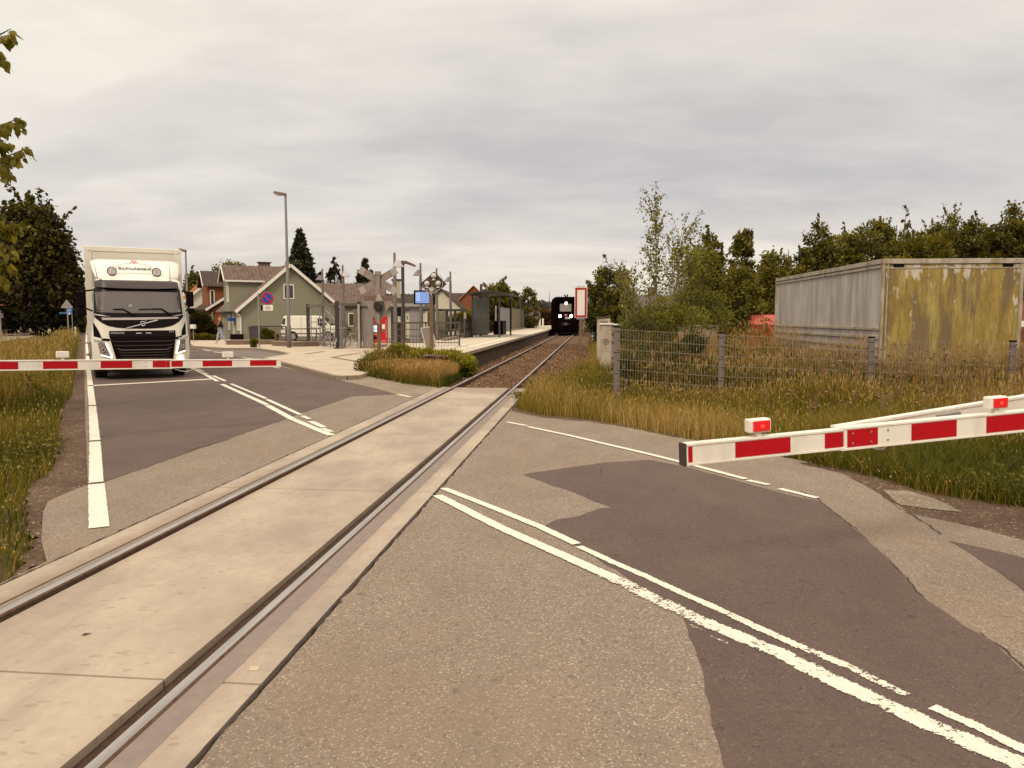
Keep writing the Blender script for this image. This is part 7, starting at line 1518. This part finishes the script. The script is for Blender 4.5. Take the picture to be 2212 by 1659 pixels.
# right hand side
RT = [('dark_tree', 'dark leafy tree right of the red bordered sign', 1312, 578, 46, 44, L_OLIVE, dict(n=10000, leaf=.15, ncl=60, base=.06, shape='dome', seed=80)),
 ('dark_tree', 'small dark tree in front of the dark timber house roof', 1345, 588, 44, 24, L_OLIVE, dict(n=5000, leaf=.14, ncl=36, base=.1, shape='dome', seed=81)),
 ('wood_tree', 'dark full tree right of the tall birch', 1530, 506, 35, 40, L_OLIVE, dict(n=13000, leaf=.13, ncl=80, base=.05, shape='dome', seed=182)),
 ('wood_tree', 'feathery pale willow like tree left of the grey container', 1606, 492, 36, 30, L_OLIVE, dict(n=6500, leaf=.12, ncl=60, base=.1, shape='dome', seed=183, elong=2)),
 ('wood_tree', 'broad yellow green tree left of the grey container', 1600, 572, 31, 46, L_BRIGHT, dict(n=10000, leaf=.12, ncl=60, base=.03, shape='dome', seed=84)),
 ('wood_tree', 'yellow green tree behind the red waste container', 1672, 548, 33, 46, L_BRIGHT, dict(n=10000, leaf=.12, ncl=60, base=.03, shape='dome', seed=85)),
 ('wood_tree', 'thin pointed tree top above the left end of the grey container', 1704, 520, 36, 14, L_OLIVE, dict(n=2400, leaf=.11, ncl=26, base=.2, shape='cone', seed=86)),
 ('wood_tree', 'tree with drooping tip above the middle of the grey container', 1770, 482, 39, 40, L_OLIVE, dict(n=10000, leaf=.13, ncl=80, base=.08, shape='dome', seed=87)),
 ('wood_tree', 'low olive tree leaning over the grey container roof edge', 1735, 540, 34, 30, L_OLIVE, dict(n=6000, leaf=.12, ncl=44, base=.05, shape='dome', seed=88)),
 ('wood_tree', 'ragged tree above the container between the drooping tree and the pointed conifer', 1838, 500, 40, 40, L_OLIVE, dict(n=10000, leaf=.13, ncl=64, base=.05, shape='dome', seed=89)),
 ('wood_tree', 'dense dark tree left of the tallest pointed tree', 1900, 478, 42, 40, L_OLIVE, dict(n=11000, leaf=.13, ncl=66, base=.05, shape='dome', seed=90)),
 ('pointed_tree', 'tallest pointed tree of the wood behind the grey container', 1958, 438, 41, 34, L_OLIVE, dict(n=8500, leaf=.12, ncl=64, base=.1, shape='cone', seed=91)),
 ('wood_tree', 'round topped tree right of the tallest pointed tree', 2040, 466, 42, 46, L_OLIVE, dict(n=12000, leaf=.13, ncl=70, base=.05, shape='dome', seed=92)),
 ('wood_tree', 'round topped olive tree above the mossy container end', 2098, 466, 40, 40, L_OLIVE, dict(n=10000, leaf=.13, ncl=64, base=.05, shape='dome', seed=93)),
 ('wood_tree', 'sparse light tree near the right picture edge', 2140, 478, 41, 18, L_OLIVE, dict(n=2000, leaf=.12, ncl=24, base=.25, shape='column', seed=94)),
 ('wood_tree', 'tall dark tree at the right picture edge', 2188, 446, 40, 38, L_OLIVE, dict(n=11000, leaf=.13, ncl=66, base=.05, shape='column', seed=95)),
 ('wood_tree', 'tree cut off by the right picture edge', 2245, 432, 40, 44, L_OLIVE, dict(n=11000, leaf=.13, ncl=66, base=.05, shape='column', seed=96))]
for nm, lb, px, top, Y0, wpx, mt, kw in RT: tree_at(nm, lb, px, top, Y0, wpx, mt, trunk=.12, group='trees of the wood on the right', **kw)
# hedge-like understorey that closes the wood
pts = []; rg = random.Random(3); rds = []
for i in range(150):
    px = 1470 + 800*i/149; Y0 = 42+rg.uniform(-3, 4); tp_ = 585 if px < 1730 else 512 if px > 1800 else 585-73*(px-1730)/70; pts.append(P(px, rg.uniform(tp_+rg.uniform(-6, 16), 680), Y0)); rds.append(rg.uniform(.7, 1.35))
bush('undergrowth', 'dense olive undergrowth filling the wood on the right behind the containers', 'undergrowth', pts, rds, L_OLIVE, 60000, .16, 97, stems=False)
# birch group by the fence
def birch(px, base_y, top, Y0, w_, n, seed, label, leanpx=0, base=.22):
    A = P(px, 700, Y0); zt = P(px, top, Y0)[2]+.05; r = np.random.default_rng(seed); root = thing('birch_tree', label, 'birch', (A[0], Y0, -.05), 0, 'young birches beside the wire fence')
    lean = leanpx/ppm(Y0); mb = MB(); mb.tube([(0,0,0),(lean*.2,.02,zt*.3),(lean*.55,-.02,zt*.65),(lean,0,zt)], [.035,.028,.015,.003], 7); L_ = []; tw = []
    for b in range(34):
        u = base+(1-base)*((b+r.random())/34); z0 = zt*u*.90; a = r.uniform(0, 6.28); ln_ = w_*(1.1-u*.62)*r.uniform(.6, 1.15); x0 = lean*u
        p0 = Vector((x0, 0, z0)); p1 = p0 + Vector((math.cos(a)*ln_*.42, math.sin(a)*ln_*.42, ln_*.55)); p2 = p0 + Vector((math.cos(a)*ln_, math.sin(a)*ln_, ln_*r.uniform(1.0, 1.7)))
        mb.tube([p0, p1, p2], [.010, .006, .002], 4, caps=False)
        for t_ in r.random(int(n/34))**.8: q_ = p0.lerp(p1, t_*2) if t_ < .5 else p1.lerp(p2, t_*2-1); L_.append((q_.x+r.normal(0, .05), q_.y+r.normal(0, .05), q_.z-abs(r.normal(0, .07))))
    for i in range(int(n*.08)): u = r.uniform(.6, 1); L_.append((lean*u+r.normal(0,.05), r.normal(0,.05), zt*u))
    mb.build('trunk', BIRCHBARK, root); V, Fc, at = leaves(np.array(L_), .052, np.clip(r.normal(.5,.25,len(L_)),0,1), 1.25, droop=1.2, seed=seed); npmesh('crown', V, Fc, L_BIRCH, dict(rnd=at), root)
birch(1418, 0, 392, 18.0, .72, 1500, 101, 'tallest slender young birch standing against the sky behind the fence', leanpx=-6, base=.30)
birch(1440, 0, 460, 18.8, .85, 1500, 102, 'birch leaning right beside the tallest one', leanpx=38, base=.28)
birch(1362, 0, 560, 19.0, .45, 800, 103, 'low young birch with thin shoots above the fence corner', leanpx=-18, base=.3)
birch(1375, 0, 575, 17.2, .55, 800, 104, 'low young birch between the fence corner and the tallest birch', leanpx=-8, base=.3)
pts = [P(x, y, Yq) for x, y, Yq in ((1450,640,19),(1480,600,19.5),(1500,640,19.5),(1460,690,18.5),(1520,600,20),(1535,650,20),(1500,690,19),(1420,700,18),(1550,690,20),(1480,560,19.5),(1440,670,18.5),(1400,690,17.6),(1515,560,20.5))]
bush('birch_thicket', 'dense olive brown birch thicket right of the tallest birch', 'thicket', pts, [.44]*13, L_BIRCH, 6500, .055, 105, elong=1.2)
pts = [P(x, y, Yq) for x, y, Yq in ((1350,720,16.6),(1380,700,16.8),(1370,760,16.4),(1400,740,16.6),(1430,720,16.8),(1440,770,16.4),(1400,800,16.2),(1460,760,16.6),(1350,790,16.2),(1480,800,16.4),(1430,820,16.2),(1500,740,17.0),(1520,790,16.8),(1380,830,16.1))]
bush('fence_bush', 'green bush pressing against the left end of the wire fence', 'bush', pts, [.30]*14, leafmat('fence bush leaves', [(0, (.03,.032,.008)), (.6, (.09,.085,.016)), (1, (.19,.165,.03))]), 9000, .055, 106, elong=1.2)
bush('trackside_bush', 'yellow green bush behind the number 2 board', 'bush', [P(x, y, 52) for x, y in ((1290,668),(1300,676),(1292,690),(1305,694),(1286,700))], [.55]*5, L_BRIGHT, 3500, .12, 107)
# tall flowering weeds in front of the container
def umbels(name, label, xy, h, seed):
    r = np.random.default_rng(seed); mb = MB(); mh = MB()
    for x, y in xy:
        hh = h*r.uniform(.75, 1.2); lx_, ly_ = r.normal(0, .08, 2); mb.tube([(x, y, 0), (x+lx_*.5, y+ly_*.5, hh*.6), (x+lx_, y+ly_, hh)], [.006, .005, .003], 4, caps=False)
        for k in range(5):
            a = r.uniform(0, 6.28); d = r.uniform(.05, .13); z = hh*r.uniform(.7, 1.0); mb.tube([(x+lx_*.7, y+ly_*.7, z-.12), (x+lx_+math.cos(a)*d, y+ly_+math.sin(a)*d, z)], [.003, .002], 3, caps=False)
            mh.disc((x+lx_+math.cos(a)*d, y+ly_+math.sin(a)*d, z), (r.normal(0,.3), r.normal(0,.3), 1), r.uniform(.010, .032), .012, 7)
    vs = mb.v + mh.v; me = MB(); me.v = vs; me.f = mb.f + [tuple(i+len(mb.v) for i in f) for f in mh.f]; me.m = [0]*len(mb.f)+[1]*len(mh.f)
    o = me.build(name, [M('dry stalk', (.22,.13,.06), .9), M('dry flower head', (.17,.10,.045), .9, .4)]); tag(o, label, 'weeds', kind='stuff')
umbels('flowering_weeds', 'dry brown flower stalks between the fence and the grey container', sample([(5.2,13.4),(10,12.8),(10.2,15.0),(5.2,15.2)], 90), 1.05, 5)
umbels('flowering_weeds', 'dry brown flower stalks in front of the fence near the right barrier', sample([(4.2,11.0),(8.2,10.6),(8.2,13.0),(4.2,13.2)], 24), .6, 6)
# near tree hanging in from the left
def neartree():
    Y0 = 11.; root = thing('linden_tree', 'near tree whose leafy twigs hang into the upper left picture edge', 'tree', (-9.6, Y0, -.05), 0)
    mb = MB(); mb.tube([(0,0,0),(.05,0,2),(.0,.1,4),(.15,0,6.2),(.1,0,7.5)], [.16,.13,.10,.06,.02], 9)
    twigs = [((-60,95),(5,72),(24,62)), ((-60,60),(-5,110),(2,125)), ((-80,300),(10,268),(46,254)), ((-60,330),(-5,300),(14,306)), ((-90,370),(15,338),(64,317)), ((-60,370),(0,352),(10,358)), ((-80,440),(0,485),(40,478)), ((-80,470),(0,520),(30,540)), ((-80,500),(0,560),(34,580)), ((-60,480),(-10,470),(20,500)), ((-60,520),(-10,590),(10,600))]
    L_ = []; r = np.random.default_rng(9)
    for a, b, c in twigs:
        A, B, C = (Vector(P(x, y, Y0+r.normal(0,.15)))-Vector((-9.6, Y0, -.05)) for x, y in (a, b, c)); st_ = Vector((.05, 0, max(1.5, A.z-1.2))); mb.tube([st_, A, B, C], [.035,.022,.010,.004], 5, caps=False)
        for t_ in np.linspace(0, 1, 20): q_ = A.lerp(B, t_*2) if t_ < .5 else B.lerp(C, t_*2-1); L_ += [(q_.x+r.normal(0,.03), q_.y+r.normal(0,.05), q_.z-abs(r.normal(.05,.05))) for _ in range(3 if t_ > .3 else 2)]
    for k in range(150):      # the fuller crown around the trunk
        a = r.uniform(0, 6.28); u = r.random(); rr_ = (1.9*math.sin(math.pi*min(1, u*.8+.2))**.6)*math.sqrt(r.random()); c = Vector((rr_*math.cos(a), rr_*math.sin(a), 2.4+6.2*u))
        if k % 5 == 0: mb.tube([(.08, 0, max(1.4, c.z-1.0)), c*.5 + Vector((0, 0, c.z*.45)), c], [.03, .018, .005], 5, caps=False)
        for _ in range(34):
            q_ = c + Vector((r.normal(0, .26), r.normal(0, .26), r.normal(0, .24))); W_ = q_ + Vector((-9.6, Y0, 0))
            if CX + F*W_.x/(W_.y*math.cos(PITCH) - (W_.z-H)*math.sin(PITCH)) < -14: L_.append(tuple(q_))
    mb.build('trunk', BARK, root, smooth=True)
    # pointed leaves with a shape of their own
    V = []; Fc = []; at = []
    shp = [(0,0),(.28,.10),(.42,.40),(.30,.70),(0,1.15),(-.30,.70),(-.42,.40),(-.28,.10)]
    for c in L_:
        s_ = r.uniform(.08, .125); d = Vector((r.normal(.35,.4), r.normal(0,.5), -1.0)).normalized(); e = d.cross(Vector((r.normal(), r.normal(1,.5), r.normal()))).normalized(); o_ = len(V)
        for x, y in shp: p_ = Vector(c) + d*(y*s_) + e*(x*s_) + d.cross(e)*(abs(x)*.2*s_); V.append(tuple(p_))
        Fc += [(o_, o_+1, o_+2, o_+7), (o_+7, o_+2, o_+3, o_+6), (o_+6, o_+3, o_+4, o_+5)]; at += [np.clip(r.normal(.5,.22),0,1)]*8
    npmesh('crown', V, np.array(Fc), leafmat('linden leaves', [(0, (.07,.06,.008)), (.5, (.17,.145,.016)), (1, (.30,.25,.035))], .5), dict(rnd=at), root)
neartree()

# ------------------------------------------------------------------ distant hills and woods
def hills():
    pxs = np.arange(-400, 2700, 20); V = []; r = np.random.default_rng(4); tops = []
    for px in pxs:
        t_ = 652 + 6*math.sin(px*.011+1) + 3*math.sin(px*.031) + (6 if px < 1100 or px > 1350 else 0); tops.append(t_)
        for Yq, f_ in ((500, 0), (800, .45), (1150, 1.0), (1500, .9)):
            b = P(px, 686, Yq); z = -1 if f_ == 0 else (P(px, t_, 1150)[2]-4)*f_; V.append((b[0], Yq, z))
    n = 4; Fc = np.array([(i*n+j, (i+1)*n+j, (i+1)*n+j+1, i*n+j+1) for i in range(len(pxs)-1) for j in range(3)])
    o = npmesh('hills', V, Fc, M('far hill field', (.12,.10,.085), 1.0, .1, .004)); tag(o, kind='structure')
    C = []
    for px in np.arange(-400, 2700, 1.6):
        for k in range(5):
            Yq = r.uniform(700, 1180); t_ = np.interp(px, pxs, tops); zt = P(px, t_, 1150)[2]; b = P(px+r.uniform(-3, 3), 686, Yq); C.append((b[0], Yq, zt*min(1, (Yq-500)/650)*.98 + r.uniform(-6, 3)))
    V, Fc, at = leaves(np.array(C), 11, r.random(len(C)), 1.2, seed=4); o = npmesh('far_wood', V, Fc, L_FAR, dict(rnd=at)); tag(o, 'hazy wood covering the hill ridge on the horizon', 'wood', kind='stuff')
hills()
def treeline(name, label, px0, px1, Y0, top0, top1, mat, leaf, n, seed):
    r = np.random.default_rng(seed); C = []
    for i in range(n):
        px = r.uniform(px0, px1); t_ = top0+(top1-top0)*(.5+.5*math.sin(px*.05+seed)*.6+.2*math.sin(px*.17)); zt = P(px, t_, Y0)[2]; b = P(px, 686, Y0+r.uniform(-8, 8)); C.append((b[0], b[1], zt*(r.random()**.6)))
    V, Fc, at = leaves(np.array(C), leaf, r.random(n), 1.2, seed=seed); o = npmesh(name, V, Fc, mat, dict(rnd=at)); tag(o, label, 'wood', kind='stuff')
treeline('far_hedgerow', 'far row of trees closing the view left of the truck', -500, 185, 210, 668, 640, L_DARK, 1.2, 9000, 3)
treeline('far_hedgerow', 'far row of trees behind the village houses', 400, 1150, 190, 672, 655, L_OLIVE, 1.0, 12000, 5)
treeline('far_hedgerow', 'far row of trees right of the railway line', 1290, 2600, 150, 668, 640, L_OLIVE, .9, 14000, 7)
A = P(1187, 700, 900); root = thing('radio_mast', 'thin radio mast on the distant hill above the platform end', 'mast', (A[0], 900, 15)); mb = MB(); mb.tube([(0,0,0),(0,0,P(0,629,900)[2]-15)], [.55,.25], 6); mb.build('mast', M('mast grey', (.30,.27,.26), .8), root)
A = P(1170, 716, 100); root = thing('white_boards', 'pair of white upright boards beyond the far end of the platform', 'board', (A[0], 100, 0))
for x in (-.35, .05): mb = MB(); mb.box(x, x+.22, 0, .1, 0, P(0, 688, 100)[2]); mb.build('board', SIGNWHITE, root)

X0, Y0 = G(187.5, 1374); L0 = MB(); L0.add([(-.028,0,.0),(-.01,.010,.006),(.028,.004,.002),(-.006,-.010,.004)], [(0,1,2,3)]); o = L0.build('fallen_leaf', M('dead leaf', (.035,.018,.010), .8, .2), loc=(X0, Y0, .009), rot=(0,0,.5)); tag(o, 'small dark dead leaf lying on the concrete slab between the rails', 'leaf')
X0, Y0 = G(550, 1447); L0 = MB(); L0.box(-.022, .022, -.022, .022, 0, .002); L0.build('metal_plate', M('plate cream', (.48,.38,.24), .6, .1), loc=(X0, Y0, .007), rot=(0,0,.1)); tag(bpy.data.objects['metal_plate'], 'tiny square survey plate set in the outer concrete strip beside the right rail', 'plate')
